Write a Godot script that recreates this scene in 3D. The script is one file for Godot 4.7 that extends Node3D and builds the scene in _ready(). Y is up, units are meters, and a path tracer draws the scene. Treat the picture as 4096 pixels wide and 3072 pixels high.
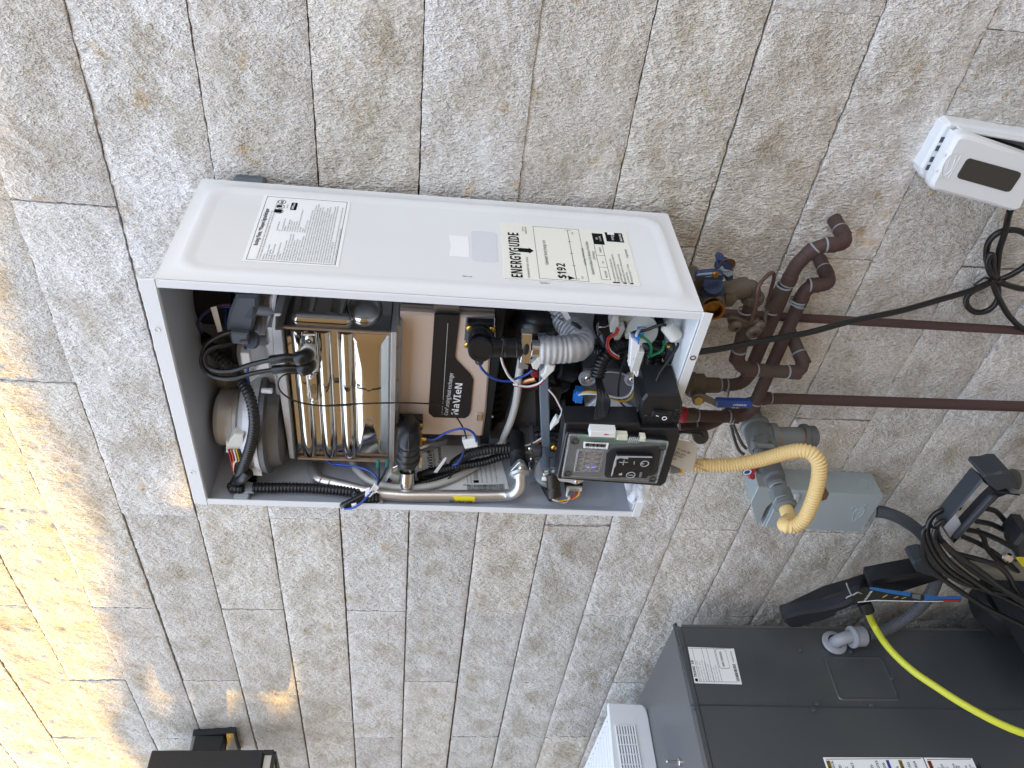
extends Node3D

var taken := {}
var font_plain := SystemFont.new()
var font_bold := SystemFont.new()
var font_mono := SystemFont.new()
var M := {}

const EXPOSURE := 7.0
const SUN_AZ := 14.0
const SUN_EL := 6.0
const HEDGE_TOP := 1.90
const HEDGE_LEAVES := 22000


func V(x: float, y: float, z: float) -> Vector3:
	return Vector3(x, y, z)


# ---------------------------------------------------------------- objects and parts
func numbered(n: String) -> String:
	var k: int = taken.get(n, -1) + 1
	taken[n] = k
	return n if k == 0 else "%s_%03d" % [n, k]


func tag(o: Node3D, label: String, category: String, group := "", kind := "") -> void:
	if label:
		o.set_meta("label", label)
	if category:
		o.set_meta("category", category)
	if group:
		o.set_meta("group", group)
	if kind:
		o.set_meta("kind", kind)


func thing(called: String, label: String, category: String, group := "", where := Vector3.ZERO) -> Node3D:
	var o := Node3D.new()
	o.name = numbered(called)
	add_child(o)
	o.position = where
	tag(o, label, category, group)
	return o


func part(parent: Node3D, called: String, st, m: Material, at := Vector3.ZERO) -> MeshInstance3D:
	var o := MeshInstance3D.new()
	o.name = called if parent != self else numbered(called)
	if st is SurfaceTool:
		st.generate_normals()
		o.mesh = st.commit()
	else:
		o.mesh = st
	o.material_override = m
	parent.add_child(o, true)
	o.global_transform = Transform3D(Basis(), at)
	return o


func mat(hex: String, rough := 0.6, metal := 0.0, spec := 0.5) -> StandardMaterial3D:
	var m := StandardMaterial3D.new()
	m.albedo_color = Color(hex)
	m.roughness = rough
	m.metallic = metal
	m.metallic_specular = spec
	return m


func relief(m: StandardMaterial3D, tex: Texture2D, scale: float, depth_mm: float) -> StandardMaterial3D:
	m.uv1_triplanar = true
	m.uv1_scale = Vector3.ONE * scale
	m.heightmap_enabled = true
	m.heightmap_texture = tex
	m.heightmap_scale = depth_mm * 0.1
	return m


# ---------------------------------------------------------------- shapes
func mb() -> SurfaceTool:
	var st := SurfaceTool.new()
	st.begin(Mesh.PRIMITIVE_TRIANGLES)
	return st


func tri(st: SurfaceTool, a: Vector3, b: Vector3, c: Vector3) -> void:   # counter-clockwise from outside
	st.add_vertex(a)
	st.add_vertex(c)
	st.add_vertex(b)


func quad(st: SurfaceTool, a: Vector3, b: Vector3, c: Vector3, d: Vector3) -> void:
	tri(st, a, b, c)
	tri(st, a, c, d)


func uvquad(st: SurfaceTool, o: Vector3, right: Vector3, down: Vector3) -> void:
	var p := [o, o + down, o + down + right, o + right]
	var t := [Vector2(0, 0), Vector2(0, 1), Vector2(1, 1), Vector2(1, 0)]
	for k in [0, 2, 1, 0, 3, 2]:
		st.set_uv(t[k])
		st.add_vertex(p[k])


func loft(st: SurfaceTool, rings: Array, smooth := true, cap0 := true, cap1 := true) -> void:
	st.set_smooth_group(0 if smooth else -1)
	for i in rings.size() - 1:
		var a: Array = rings[i]
		var b: Array = rings[i + 1]
		var n := a.size()
		for j in n:
			var k := (j + 1) % n
			quad(st, a[j], a[k], b[k], b[j])
	st.set_smooth_group(-1)
	for e in 2:
		if (e == 0 and cap0) or (e == 1 and cap1):
			var r: Array = rings[0] if e == 0 else rings[rings.size() - 1]
			var mid := Vector3.ZERO
			for q in r:
				mid += q
			mid /= r.size()
			for j in r.size():
				var k := (j + 1) % r.size()
				if e == 0:
					tri(st, mid, r[k], r[j])
				else:
					tri(st, mid, r[j], r[k])


func curve(pts: Array, sub := 6) -> Array:
	if pts.size() < 3:
		return pts
	var out := []
	for i in pts.size() - 1:
		var p0: Vector3 = pts[maxi(i - 1, 0)]
		var p1: Vector3 = pts[i]
		var p2: Vector3 = pts[i + 1]
		var p3: Vector3 = pts[mini(i + 2, pts.size() - 1)]
		for k in sub:
			out.append(p1.cubic_interpolate(p2, p0, p3, float(k) / sub))
	out.append(pts[pts.size() - 1])
	return out


func tube_st(st: SurfaceTool, path: Array, r: float, seg := 10, pitch := 0.0, amp := 0.0, r2 := -1.0) -> void:
	var line := path
	if pitch > 0.0:                       # walk along the line in steps of a quarter pitch
		var c := Curve3D.new()
		for q in path:
			c.add_point(q)
		line = []
		var n := maxi(int(c.get_baked_length() / pitch * 4.0), 4)
		for i in n + 1:
			line.append(c.sample_baked(c.get_baked_length() * i / n))
	var rings := []
	var t := ((line[1] - line[0]) as Vector3).normalized()
	var nn := t.cross(Vector3.UP if absf(t.y) < 0.9 else Vector3.RIGHT).normalized()
	for i in line.size():
		var t2: Vector3 = ((line[mini(i + 1, line.size() - 1)] - line[maxi(i - 1, 0)]) as Vector3).normalized()
		nn = (nn - t2 * nn.dot(t2)).normalized()
		var bb := t2.cross(nn)
		var rr := r if r2 < 0.0 else lerpf(r, r2, float(i) / (line.size() - 1))
		if pitch > 0.0:
			rr *= [1.0 - amp, 1.0 + amp * 0.55, 1.0 + amp, 1.0 + amp * 0.55][i % 4]
		var ring := []
		for j in seg:
			var a := TAU * j / seg
			ring.append(line[i] + (nn * cos(a) + bb * sin(a)) * rr)
		rings.append(ring)
	loft(st, rings)


func tube(parent: Node3D, called: String, m: Material, r: float, pts: Array, seg := 10, sub := 6) -> MeshInstance3D:
	var st := mb()
	tube_st(st, curve(pts, sub), r, seg)
	return part(parent, called, st, m)


func ribbed(parent: Node3D, called: String, m: Material, r: float, pts: Array, pitch := 0.005, amp := 0.12, seg := 10) -> MeshInstance3D:
	var st := mb()
	tube_st(st, curve(pts, 8), r, seg, pitch, amp)
	return part(parent, called, st, m)


func lathe_st(st: SurfaceTool, a: Vector3, dir: Vector3, profile: Array, seg := 20) -> void:   # profile: Vector2(radius, height along dir)
	var t := dir.normalized()
	var nn := t.cross(Vector3.UP if absf(t.y) < 0.9 else Vector3.RIGHT).normalized()
	var bb := t.cross(nn)
	for i in profile.size() - 1:          # each band on its own, so that its edges stay crisp
		var rings := []
		for k in 2:
			var q: Vector2 = profile[i + k]
			var ring := []
			for j in seg:
				var an := TAU * j / seg
				ring.append(a + t * q.y + (nn * cos(an) + bb * sin(an)) * maxf(q.x, 0.00001))
			rings.append(ring)
		st.set_smooth_group(i + 1)
		for j in seg:
			var k := (j + 1) % seg
			quad(st, rings[0][j], rings[0][k], rings[1][k], rings[1][j])


func lathe(parent: Node3D, called: String, m: Material, a: Vector3, dir: Vector3, profile: Array, seg := 20) -> MeshInstance3D:
	var st := mb()
	lathe_st(st, a, dir, profile, seg)
	return part(parent, called, st, m)


func rod_st(st: SurfaceTool, a: Vector3, b: Vector3, r: float, bev := 0.0012, seg := 20) -> void:
	var h := a.distance_to(b)
	bev = minf(bev, minf(r, h) * 0.4)
	lathe_st(st, a, b - a, [Vector2(0, 0), Vector2(r - bev, 0), Vector2(r, bev), Vector2(r, h - bev), Vector2(r - bev, h), Vector2(0, h)], seg)


func rod(parent: Node3D, called: String, m: Material, a: Vector3, b: Vector3, r: float, bev := 0.0012, seg := 20) -> MeshInstance3D:
	var st := mb()
	rod_st(st, a, b, r, bev, seg)
	return part(parent, called, st, m)


func box_st(st: SurfaceTool, c: Vector3, s: Vector3, bev := 0.0015, turn := Vector3.ZERO) -> void:
	var h := s * 0.5
	bev = minf(bev, minf(h.x, minf(h.y, h.z)) * 0.8)
	var q := Basis.from_euler(turn)
	var P := func(x: float, y: float, z: float) -> Vector3: return c + q * Vector3(x, y, z)
	st.set_smooth_group(-1)
	var e := [h.x, h.y, h.z]
	for ax in 3:
		var u := (ax + 1) % 3
		var w := (ax + 2) % 3
		for sg in [-1.0, 1.0]:
			var p := []
			for k in [[-1, -1], [1, -1], [1, 1], [-1, 1]]:
				var a := [0.0, 0.0, 0.0]
				a[ax] = sg * e[ax]
				a[u] = k[0] * (e[u] - bev)
				a[w] = k[1] * (e[w] - bev)
				p.append(P.call(a[0], a[1], a[2]))
			if sg > 0:
				quad(st, p[0], p[1], p[2], p[3])
			else:
				quad(st, p[3], p[2], p[1], p[0])
	for ax in 3:                           # chamfers along axis ax
		var u := (ax + 1) % 3
		var w := (ax + 2) % 3
		for su in [-1.0, 1.0]:
			for sw in [-1.0, 1.0]:
				var p := []
				for k in [[-1, 0], [1, 0], [1, 1], [-1, 1]]:
					var a := [0.0, 0.0, 0.0]
					a[ax] = k[0] * (e[ax] - bev)
					a[u] = su * (e[u] - (bev if k[1] == 1 else 0.0))
					a[w] = sw * (e[w] - (0.0 if k[1] == 1 else bev))
					p.append(P.call(a[0], a[1], a[2]))
				if su * sw < 0:
					quad(st, p[0], p[1], p[2], p[3])
				else:
					quad(st, p[3], p[2], p[1], p[0])
	for sx in [-1.0, 1.0]:
		for sy in [-1.0, 1.0]:
			for sz in [-1.0, 1.0]:
				var a: Vector3 = P.call(sx * h.x, sy * (h.y - bev), sz * (h.z - bev))
				var b: Vector3 = P.call(sx * (h.x - bev), sy * h.y, sz * (h.z - bev))
				var d: Vector3 = P.call(sx * (h.x - bev), sy * (h.y - bev), sz * h.z)
				if sx * sy * sz > 0:
					tri(st, a, b, d)
				else:
					tri(st, a, d, b)


func box(parent: Node3D, called: String, m: Material, c: Vector3, s: Vector3, bev := 0.0015, turn := Vector3.ZERO) -> MeshInstance3D:
	var st := mb()
	box_st(st, c, s, bev, turn)
	return part(parent, called, st, m)


func span(parent: Node3D, called: String, m: Material, a: Vector3, b: Vector3, bev := 0.0015) -> MeshInstance3D:
	return box(parent, called, m, (a + b) * 0.5, (b - a).abs(), bev)


func bar(parent: Node3D, called: String, m: Material, a: Vector3, b: Vector3, w: float, d: float, bev := 0.001, face := Vector3(0, 0, 1)) -> MeshInstance3D:   # a flat bar from a to b, w wide, d deep towards face
	var st := mb()
	var y := (b - a).normalized()
	var x := y.cross(face).normalized()
	var z := x.cross(y)
	box_st(st, Vector3.ZERO, V(w, a.distance_to(b), d), bev)
	var o := part(parent, called, st, m)
	o.global_transform = Transform3D(Basis(x, y, z), (a + b) * 0.5)
	return o


func slab_st(st: SurfaceTool, outline: Array, back: Vector3, bev := 0.001, smooth := false) -> void:   # a plate: its front outline and the way to its back
	var n := -back.normalized()
	var u: Vector3 = ((outline[1] - outline[0]) as Vector3)
	u = (u - n * u.dot(n)).normalized()
	var w := n.cross(u)
	var o: Vector3 = outline[0]
	var flat := PackedVector2Array()
	for q in outline:
		flat.append(Vector2((q - o).dot(u), (q - o).dot(w)))
	if Geometry2D.is_polygon_clockwise(flat) :
		flat.reverse()
		outline = outline.duplicate()
		outline.reverse()
	var k := flat.size()
	var small := PackedVector2Array()
	for i in k:
		var e0 := (flat[i] - flat[(i + k - 1) % k]).normalized()
		var e1 := (flat[(i + 1) % k] - flat[i]).normalized()
		var n0 := Vector2(-e0.y, e0.x)
		var n1 := Vector2(-e1.y, e1.x)
		var mid := (n0 + n1).normalized()
		small.append(flat[i] + mid * (bev / maxf(mid.dot(n0), 0.4)))
	var r0 := []
	var r1 := []
	var r2 := []
	for i in k:
		r0.append(outline[i] + back)
		r1.append(outline[i] - n * bev)
		var s2 := small[i] - flat[i]
		r2.append(outline[i] + u * s2.x + w * s2.y)
	if smooth:
		loft(st, [r0, r1], true, false, false)
		st.set_smooth_group(5)
		for i in k:
			quad(st, r1[i], r1[(i + 1) % k], r2[(i + 1) % k], r2[i])
	else:
		loft(st, [r0, r1, r2], false, false, false)
	st.set_smooth_group(-1)
	var idx := Geometry2D.triangulate_polygon(flat)
	for i in range(0, idx.size(), 3):
		var a := idx[i]
		var b := idx[i + 1]
		var c := idx[i + 2]
		if (flat[b] - flat[a]).cross(flat[c] - flat[a]) < 0:
			var x := b
			b = c
			c = x
		tri(st, r2[a], r2[b], r2[c])
		tri(st, r0[a], r0[c], r0[b])


func slab(parent: Node3D, called: String, m: Material, outline: Array, back: Vector3, bev := 0.001, smooth := false) -> MeshInstance3D:
	var st := mb()
	slab_st(st, outline, back, bev, smooth)
	return part(parent, called, st, m)


func rounded(c: Vector3, right: Vector3, up: Vector3, w: float, h: float, r: float, n := 6) -> Array:   # a rounded rectangle's corners, counter-clockwise
	var out := []
	for k in 4:
		var sx := 1.0 if k in [0, 3] else -1.0
		var sy := 1.0 if k in [0, 1] else -1.0
		for i in n + 1:
			var a := (k + float(i) / n) * PI * 0.5
			out.append(c + right * (sx * (w * 0.5 - r) + cos(a) * r) + up * (sy * (h * 0.5 - r) + sin(a) * r))
	return out


func ball(parent: Node3D, called: String, m: Material, c: Vector3, r: Vector3, n := 14) -> MeshInstance3D:
	var st := mb()
	var rings := []
	for i in range(1, n):
		var a := PI * i / n
		var ring := []
		for j in n * 2:
			var b := TAU * j / (n * 2)
			ring.append(c + V(sin(a) * cos(b) * r.x, -cos(a) * r.y, -sin(a) * sin(b) * r.z))
		rings.append(ring)
	loft(st, rings)
	return part(parent, called, st, m)


# a sheet-metal panel with a pressed rim: rounded loops between the edge and the middle, each at its own height along face
func pressed(st: SurfaceTool, c: Vector3, right: Vector3, up: Vector3, w: float, h: float, loops: Array) -> void:
	var face := right.cross(up)
	var rings := []
	for q in loops:                        # [inset, radius, height]
		rings.append(rounded(c + face * q[2], right, up, w - 2.0 * q[0], h - 2.0 * q[0], q[1], 8))
	for i in rings.size() - 1:
		st.set_smooth_group(0)
		var a: Array = rings[i]
		var b: Array = rings[i + 1]
		for j in a.size():
			var k := (j + 1) % a.size()
			quad(st, a[j], a[k], b[k], b[j])
	st.set_smooth_group(0)
	var last: Array = rings[rings.size() - 1]
	var mid: Vector3 = c + face * loops[loops.size() - 1][2]
	for j in last.size():
		tri(st, mid, last[j], last[(j + 1) % last.size()])


func words(parent: Node3D, s: String, size: float, at: Vector3, right: Vector3, up: Vector3, m: Material, font: Font = null, squeeze := 1.0, align := HORIZONTAL_ALIGNMENT_LEFT) -> MeshInstance3D:   # size: height of a capital; at: baseline start
	var t := TextMesh.new()
	t.text = s
	t.font = font if font else font_plain
	t.font_size = 24
	t.pixel_size = size / 17.2
	t.depth = 0.0
	t.curve_step = 3.0
	t.horizontal_alignment = align
	t.vertical_alignment = VERTICAL_ALIGNMENT_BOTTOM
	var o := MeshInstance3D.new()
	o.name = "lettering"
	o.mesh = t
	o.material_override = m
	right = right.normalized()
	up = up.normalized()
	parent.add_child(o, true)
	o.global_transform = Transform3D(Basis(right * squeeze, up, right.cross(up)), at + right.cross(up) * 0.0004 - up * size * 0.33)
	return o


func screw(parent: Node3D, m: Material, at: Vector3, dir: Vector3, r := 0.004, h := 0.003) -> MeshInstance3D:
	var st := mb()
	dir = dir.normalized()
	lathe_st(st, at, dir, [Vector2(r * 1.0, 0), Vector2(r, h * 0.45), Vector2(r * 0.7, h * 0.9), Vector2(r * 0.3, h), Vector2(r * 0.3, h * 0.55), Vector2(0, h * 0.5)], 12)
	return part(parent, "screw", st, m)


func hex_bolt(parent: Node3D, m: Material, at: Vector3, dir: Vector3, r := 0.005) -> MeshInstance3D:
	var st := mb()
	lathe_st(st, at, dir, [Vector2(r * 1.5, 0), Vector2(r * 1.4, 0.0012), Vector2(r, 0.0013)], 16)
	lathe_st(st, at, dir, [Vector2(r, 0.001), Vector2(r, 0.0045), Vector2(r * 0.8, 0.005), Vector2(0, 0.0048)], 6)
	return part(parent, "bolt", st, m)


func noise(kind: int, freq: float, oct: int, sd: int, fractal := FastNoiseLite.FRACTAL_FBM) -> FastNoiseLite:
	var n := FastNoiseLite.new()
	n.noise_type = kind
	n.frequency = freq
	n.fractal_type = fractal
	n.fractal_octaves = oct
	n.seed = sd
	return n


func picture(n: FastNoiseLite, side: int) -> PackedByteArray:
	var im := n.get_seamless_image(side, side)
	im.convert(Image.FORMAT_L8)
	return im.get_data()


func grey_texture(d: PackedByteArray, side: int) -> ImageTexture:
	return ImageTexture.create_from_image(Image.create_from_data(side, side, false, Image.FORMAT_L8, d))


func stone_materials() -> Array:
	var side := 1024
	var big := noise(FastNoiseLite.TYPE_SIMPLEX_SMOOTH, 0.045, 4, 11)
	big.domain_warp_enabled = true
	big.domain_warp_amplitude = 18.0
	big.domain_warp_frequency = 0.03
	var a := picture(big, side)
	var ridged := noise(FastNoiseLite.TYPE_SIMPLEX_SMOOTH, 0.034, 4, 23, FastNoiseLite.FRACTAL_RIDGED)
	ridged.domain_warp_enabled = true
	ridged.domain_warp_amplitude = 10.0
	ridged.domain_warp_frequency = 0.07
	var b := picture(ridged, side)
	var c := picture(noise(FastNoiseLite.TYPE_SIMPLEX, 0.12, 3, 37), side)
	var e := picture(noise(FastNoiseLite.TYPE_CELLULAR, 0.11, 2, 51), side)
	var height := PackedByteArray()
	height.resize(side * side)
	var color := PackedByteArray()
	color.resize(side * side * 3)
	for i in side * side:
		var h := a[i] * 0.36 + b[i] * 0.36 + c[i] * 0.22 + e[i] * 0.06
		height[i] = clampi(int(h), 0, 255)
		var v := 0.865 + (a[i] - 128) * 0.0007 + (b[i] - 128) * 0.0007 + (c[i] - 128) * 0.0004
		var w := (a[i] - 128) * 0.0001
		color[i * 3] = clampi(int((v + w) * 255.0), 0, 255)
		color[i * 3 + 1] = clampi(int((v - 0.014) * 255.0), 0, 255)
		color[i * 3 + 2] = clampi(int((v - 0.034 - w * 1.2) * 255.0), 0, 255)
	var ht := grey_texture(height, side)
	var ct := ImageTexture.create_from_image(Image.create_from_data(side, side, false, Image.FORMAT_RGB8, color))
	# stains: broad brown-grey clouds and a few small rust spots, over the whole wall
	var s1 := picture(noise(FastNoiseLite.TYPE_SIMPLEX_SMOOTH, 0.014, 4, 71), 512)
	var s2 := picture(noise(FastNoiseLite.TYPE_SIMPLEX_SMOOTH, 0.05, 4, 83), 512)
	var s3 := picture(noise(FastNoiseLite.TYPE_SIMPLEX_SMOOTH, 0.016, 3, 97), 512)
	var stain := PackedByteArray()
	stain.resize(512 * 512 * 3)
	for i in 512 * 512:
		var k := clampf((s1[i] * 0.72 + s2[i] * 0.28 - 112.0) / 110.0, 0.0, 1.0) * 0.12
		var rust := clampf((s2[i] - 178.0) / 40.0, 0.0, 1.0) * clampf((s3[i] - 140.0) / 30.0, 0.0, 1.0) * 0.22
		stain[i * 3] = int(255.0 * (1.0 - k * 0.86) * (1.0 - rust * 0.2))
		stain[i * 3 + 1] = int(255.0 * (1.0 - k * 0.98) * (1.0 - rust * 0.5))
		stain[i * 3 + 2] = int(255.0 * (1.0 - k * 1.15) * (1.0 - rust * 0.95))
	var tt := ImageTexture.create_from_image(Image.create_from_data(512, 512, false, Image.FORMAT_RGB8, stain))
	var out := []
	for k in 5:
		var m := mat(["ffffff", "f6f4f1", "fbf9f4", "f3f3f2", "fffdf9"][k], 0.78, 0.0, 0.4)
		m.albedo_texture = ct
		m.vertex_color_use_as_albedo = true
		m.uv1_triplanar = true
		m.uv1_world_triplanar = true
		m.uv1_scale = V(2.9, 1.55, 2.1) * [1.0, 1.12, 0.92, 1.05, 1.18][k]
		m.uv1_offset = V(0.137 * k, 0.31 * k, 0.23 * k)
		m.heightmap_enabled = true
		m.heightmap_texture = ht
		m.heightmap_scale = 0.9
		m.detail_enabled = true
		m.detail_albedo = tt
		m.detail_blend_mode = BaseMaterial3D.BLEND_MODE_MUL
		m.detail_uv_layer = BaseMaterial3D.DETAIL_UV_2
		m.uv2_triplanar = true
		m.uv2_world_triplanar = true
		m.uv2_scale = Vector3.ONE * (0.75 + 0.09 * k)
		m.uv2_offset = V(0.29 * k, 0.17 * k, 0.0)
		out.append(m)
	return out


func stone_mesh(w: float, h: float, sd: int) -> ArrayMesh:   # a split-face slab: uneven front, broken edges, sides going back
	var lo := noise(FastNoiseLite.TYPE_SIMPLEX_SMOOTH, 9.0, 3, sd)
	var mid := noise(FastNoiseLite.TYPE_SIMPLEX_SMOOTH, 38.0, 4, sd + 100)
	var chip := noise(FastNoiseLite.TYPE_SIMPLEX_SMOOTH, 30.0, 3, sd + 200)
	var nx := maxi(int(w / 0.0065), 2)
	var ny := maxi(int(h / 0.0065), 2)
	var soil := noise(FastNoiseLite.TYPE_SIMPLEX_SMOOTH, 6.5, 4, sd + 300)
	var grain := noise(FastNoiseLite.TYPE_SIMPLEX_SMOOTH, 60.0, 3, sd + 400)
	var tint := []
	var p := []
	for j in ny + 1:
		for i in nx + 1:
			var x := w * (float(i) / nx - 0.5)
			var y := h * (float(j) / ny - 0.5)
			var d := minf(minf(w * 0.5 - absf(x), h * 0.5 - absf(y)), 0.05)
			var edge := exp(-d / 0.0045) * (0.0018 + 0.003 * maxf(chip.get_noise_2d(x, y), 0.0))
			var z := lo.get_noise_2d(x, y) * 0.0036 * clampf(d / 0.03 + 0.25, 0.0, 1.0) + mid.get_noise_2d(x, y) * 0.0030 - edge
			var jx := chip.get_noise_2d(x * 2.0 + 5.0, y * 2.0) * 0.0013
			var jy := chip.get_noise_2d(x * 2.0, y * 2.0 + 9.0) * 0.0013
			p.append(V(x + jx, y + jy, z))
			var k := clampf(soil.get_noise_2d(x, y * 1.4) * 1.5 + grain.get_noise_2d(x, y) * 0.55 + 0.12, 0.0, 1.0) * clampf((d - 0.006) / 0.035, 0.0, 1.0)
			tint.append(Color(1.0, 1.0, 1.0).lerp(Color(0.74, 0.70, 0.62), k))
	var st := mb()
	st.set_smooth_group(0)
	for j in ny:
		for i in nx:
			var a := j * (nx + 1) + i
			for q in [a, a + nx + 2, a + 1, a, a + nx + 1, a + nx + 2]:
				st.set_color(tint[q])
				st.add_vertex(p[q])
	st.set_color(Color.WHITE)
	var rim := []
	for i in nx:
		rim.append(p[i])
	for j in ny:
		rim.append(p[j * (nx + 1) + nx])
	for i in nx:
		rim.append(p[ny * (nx + 1) + nx - i])
	for j in ny:
		rim.append(p[(ny - j) * (nx + 1)])
	st.set_smooth_group(1)
	for k in rim.size():
		var a: Vector3 = rim[k]
		var b: Vector3 = rim[(k + 1) % rim.size()]
		quad(st, V(a.x, a.y, -0.03), V(b.x, b.y, -0.03), b, a)
	st.generate_normals()
	return st.commit()


func build_wall() -> void:
	var wall := thing("stone_wall", "pale grey split-face stone wall laid in long running-bond courses", "wall", "", V(-0.6, -1.3, 0))
	span(wall, "mortar_bed", M.mortar, V(-3.6, -1.3, -0.2), V(2.2, 2.75, -0.0185), 0.001)
	var mats := stone_materials()
	var full := []
	for k in 10:
		full.append(stone_mesh(0.7525, 0.1475, 7 + k * 13))
	var rng := RandomNumberGenerator.new()
	rng.seed = 5
	var rows := [1.8855, 1.735, 1.584, 1.427, 1.2815, 1.134, 0.984, 0.8315, 0.68, 0.5285, 0.3785, 0.2265, 0.0735, -0.078, -0.23, -0.384, -0.546, -0.698, -0.85, -1.0, -1.15, -1.302]
	var tilt := [0, 0, 0, 0, 0, 0, 0.0, 0.003, 0.004, 0.006, 0.007, 0.008, 0.012, 0.01, 0.011, 0.01, 0.011, 0.011, 0.01, 0.01, 0.008, 0.0]
	for r in rows.size() - 1:
		var y0: float = rows[r + 1]
		var y1: float = rows[r]
		for k in range(-4, 4):
			var x0 := (0.15 if r % 2 == 0 else 0.527) + 0.755 * (k - 1)
			var o := MeshInstance3D.new()
			o.name = "stone_slab"
			o.mesh = full[rng.randi_range(0, 9)]
			o.material_override = mats[rng.randi_range(0, 4)]
			var t: float = lerpf(tilt[r + 1], tilt[r], 0.5)
			var cx := x0 + 0.3775 + rng.randf_range(-0.0012, 0.0012)
			var cy := (y0 + y1) * 0.5 + t * (cx + 0.56)
			var q := Basis.from_euler(V(rng.randf_range(-0.012, 0.012), rng.randf_range(-0.003, 0.003), t + rng.randf_range(-0.0012, 0.0012) + (PI if rng.randf() < 0.5 else 0.0)))
			q = q.scaled_local(V(1.0, (y1 - y0 - 0.0030) / 0.1475, 1.0))
			wall.add_child(o, true)
			o.global_transform = Transform3D(q, V(cx, cy, rng.randf_range(-0.002, 0.0035)))


func build_surroundings() -> void:
	var g := mb()
	quad(g, V(-45, -1.3, 45), V(45, -1.3, 45), V(45, -1.3, -45), V(-45, -1.3, -45))
	var go := part(self, "ground", g, M.paving)
	tag(go, "", "", "", "structure")
	# what stands round the yard: an added unseen wall, tall and near to shade front faces and reflect brown, and the hedge that lets the low sun through in flecks
	var gw := mb()
	box_st(gw, V(-1.5, 0.35, 3.5), V(14.0, 3.3, 0.2), 0.01)
	box_st(gw, V(-1.5, 2.03, 3.5), V(14.1, 0.08, 0.3), 0.01)
	tag(part(self, "added_shade_wall", gw, M.stucco), "unseen brown stucco wall added opposite the stone wall to shade it and to reflect brown in the steel", "wall")
	var hedge := thing("hedge", "tall clipped hedge at the far end of the stone wall", "hedge", "", V(-8.0, -1.3, 2))
	# gaps in the foliage through which single flecks of sun reach the wall: [z, y, half width, half height]
	var gaps := [[1.834, 1.624, 0.018, 0.045], [1.75, 1.722, 0.016, 0.03], [1.707, 1.51, 0.024, 0.06], [1.696, 1.583, 0.014, 0.03], [1.641, 1.609, 0.02, 0.025], [1.657, 1.443, 0.018, 0.035], [1.646, 1.765, 0.012, 0.02]]
	var bumps := noise(FastNoiseLite.TYPE_SIMPLEX_SMOOTH, 7.0, 3, 9)
	var core := mb()
	box_st(core, V(-8.0, -0.2, 2.6), V(0.5, 2.2, 5.6), 0.1)
	box_st(core, V(-8.0, 1.3, 0.55), V(0.3, 1.0, 1.5), 0.05)
	box_st(core, V(-8.0, 1.3, 3.9), V(0.3, 1.0, 3.2), 0.05)
	for iz in 34:
		var z := 1.3 + iz * 0.03
		var top := HEDGE_TOP + bumps.get_noise_2d(z * 1.2, 3.0) * 0.10
		for iy in 30:
			var y := 0.85 + iy * 0.04
			if y > top - 0.03:
				break
			var open := false
			for g2 in gaps:
				open = open or pow((z - g2[0]) / (g2[2] * 1.5 + 0.012), 2.0) + pow((y - g2[1]) / (g2[3] * 1.4 + 0.012), 2.0) < 1.0
			if not open:
				box_st(core, V(-8.0, y, z), V(0.08, 0.042, 0.032), 0.001)
	part(hedge, "inner_branches", core, M.leaf)
	var leaf := mb()
	var lf := [V(0, 0, 0), V(0.03, 0.022, 0.006), V(0.075, 0.0, 0.0), V(0.03, -0.022, 0.006)]
	tri(leaf, lf[0], lf[1], lf[2])
	tri(leaf, lf[0], lf[2], lf[3])
	leaf.generate_normals()
	var mm := MultiMesh.new()
	mm.transform_format = MultiMesh.TRANSFORM_3D
	mm.mesh = leaf.commit()
	var rng := RandomNumberGenerator.new()
	rng.seed = 77
	var put := []
	while put.size() < HEDGE_LEAVES:
		var q := V(rng.randf_range(-8.3, -7.75), rng.randf_range(0.3, 2.3), rng.randf_range(-0.3, 5.6))
		if put.size() % 2 == 0:
			q.z = rng.randf_range(1.2, 2.4)
		var top := HEDGE_TOP + bumps.get_noise_2d(q.z * 1.2, 3.0) * 0.10 + rng.randf_range(-0.03, 0.03)
		if q.y > top - 0.02:
			continue
		var open := false
		for g2 in gaps:
			open = open or pow((q.z - g2[0]) / (g2[2] * 1.5 + 0.05), 2.0) + pow((q.y - g2[1]) / (g2[3] * 1.4 + 0.05), 2.0) < 1.0
		if open:
			continue
		put.append(Transform3D(Basis.from_euler(V(rng.randf() * TAU, rng.randf() * TAU, rng.randf() * TAU)).scaled(Vector3.ONE * 0.6), q))
	mm.instance_count = put.size()
	for i in put.size():
		mm.set_instance_transform(i, put[i])
	var mi := MultiMeshInstance3D.new()
	mi.name = "foliage"
	mi.multimesh = mm
	mi.material_override = M.leaf
	mi.set_meta("kind", "stuff")
	hedge.add_child(mi)
	mi.global_transform = Transform3D()


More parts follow.
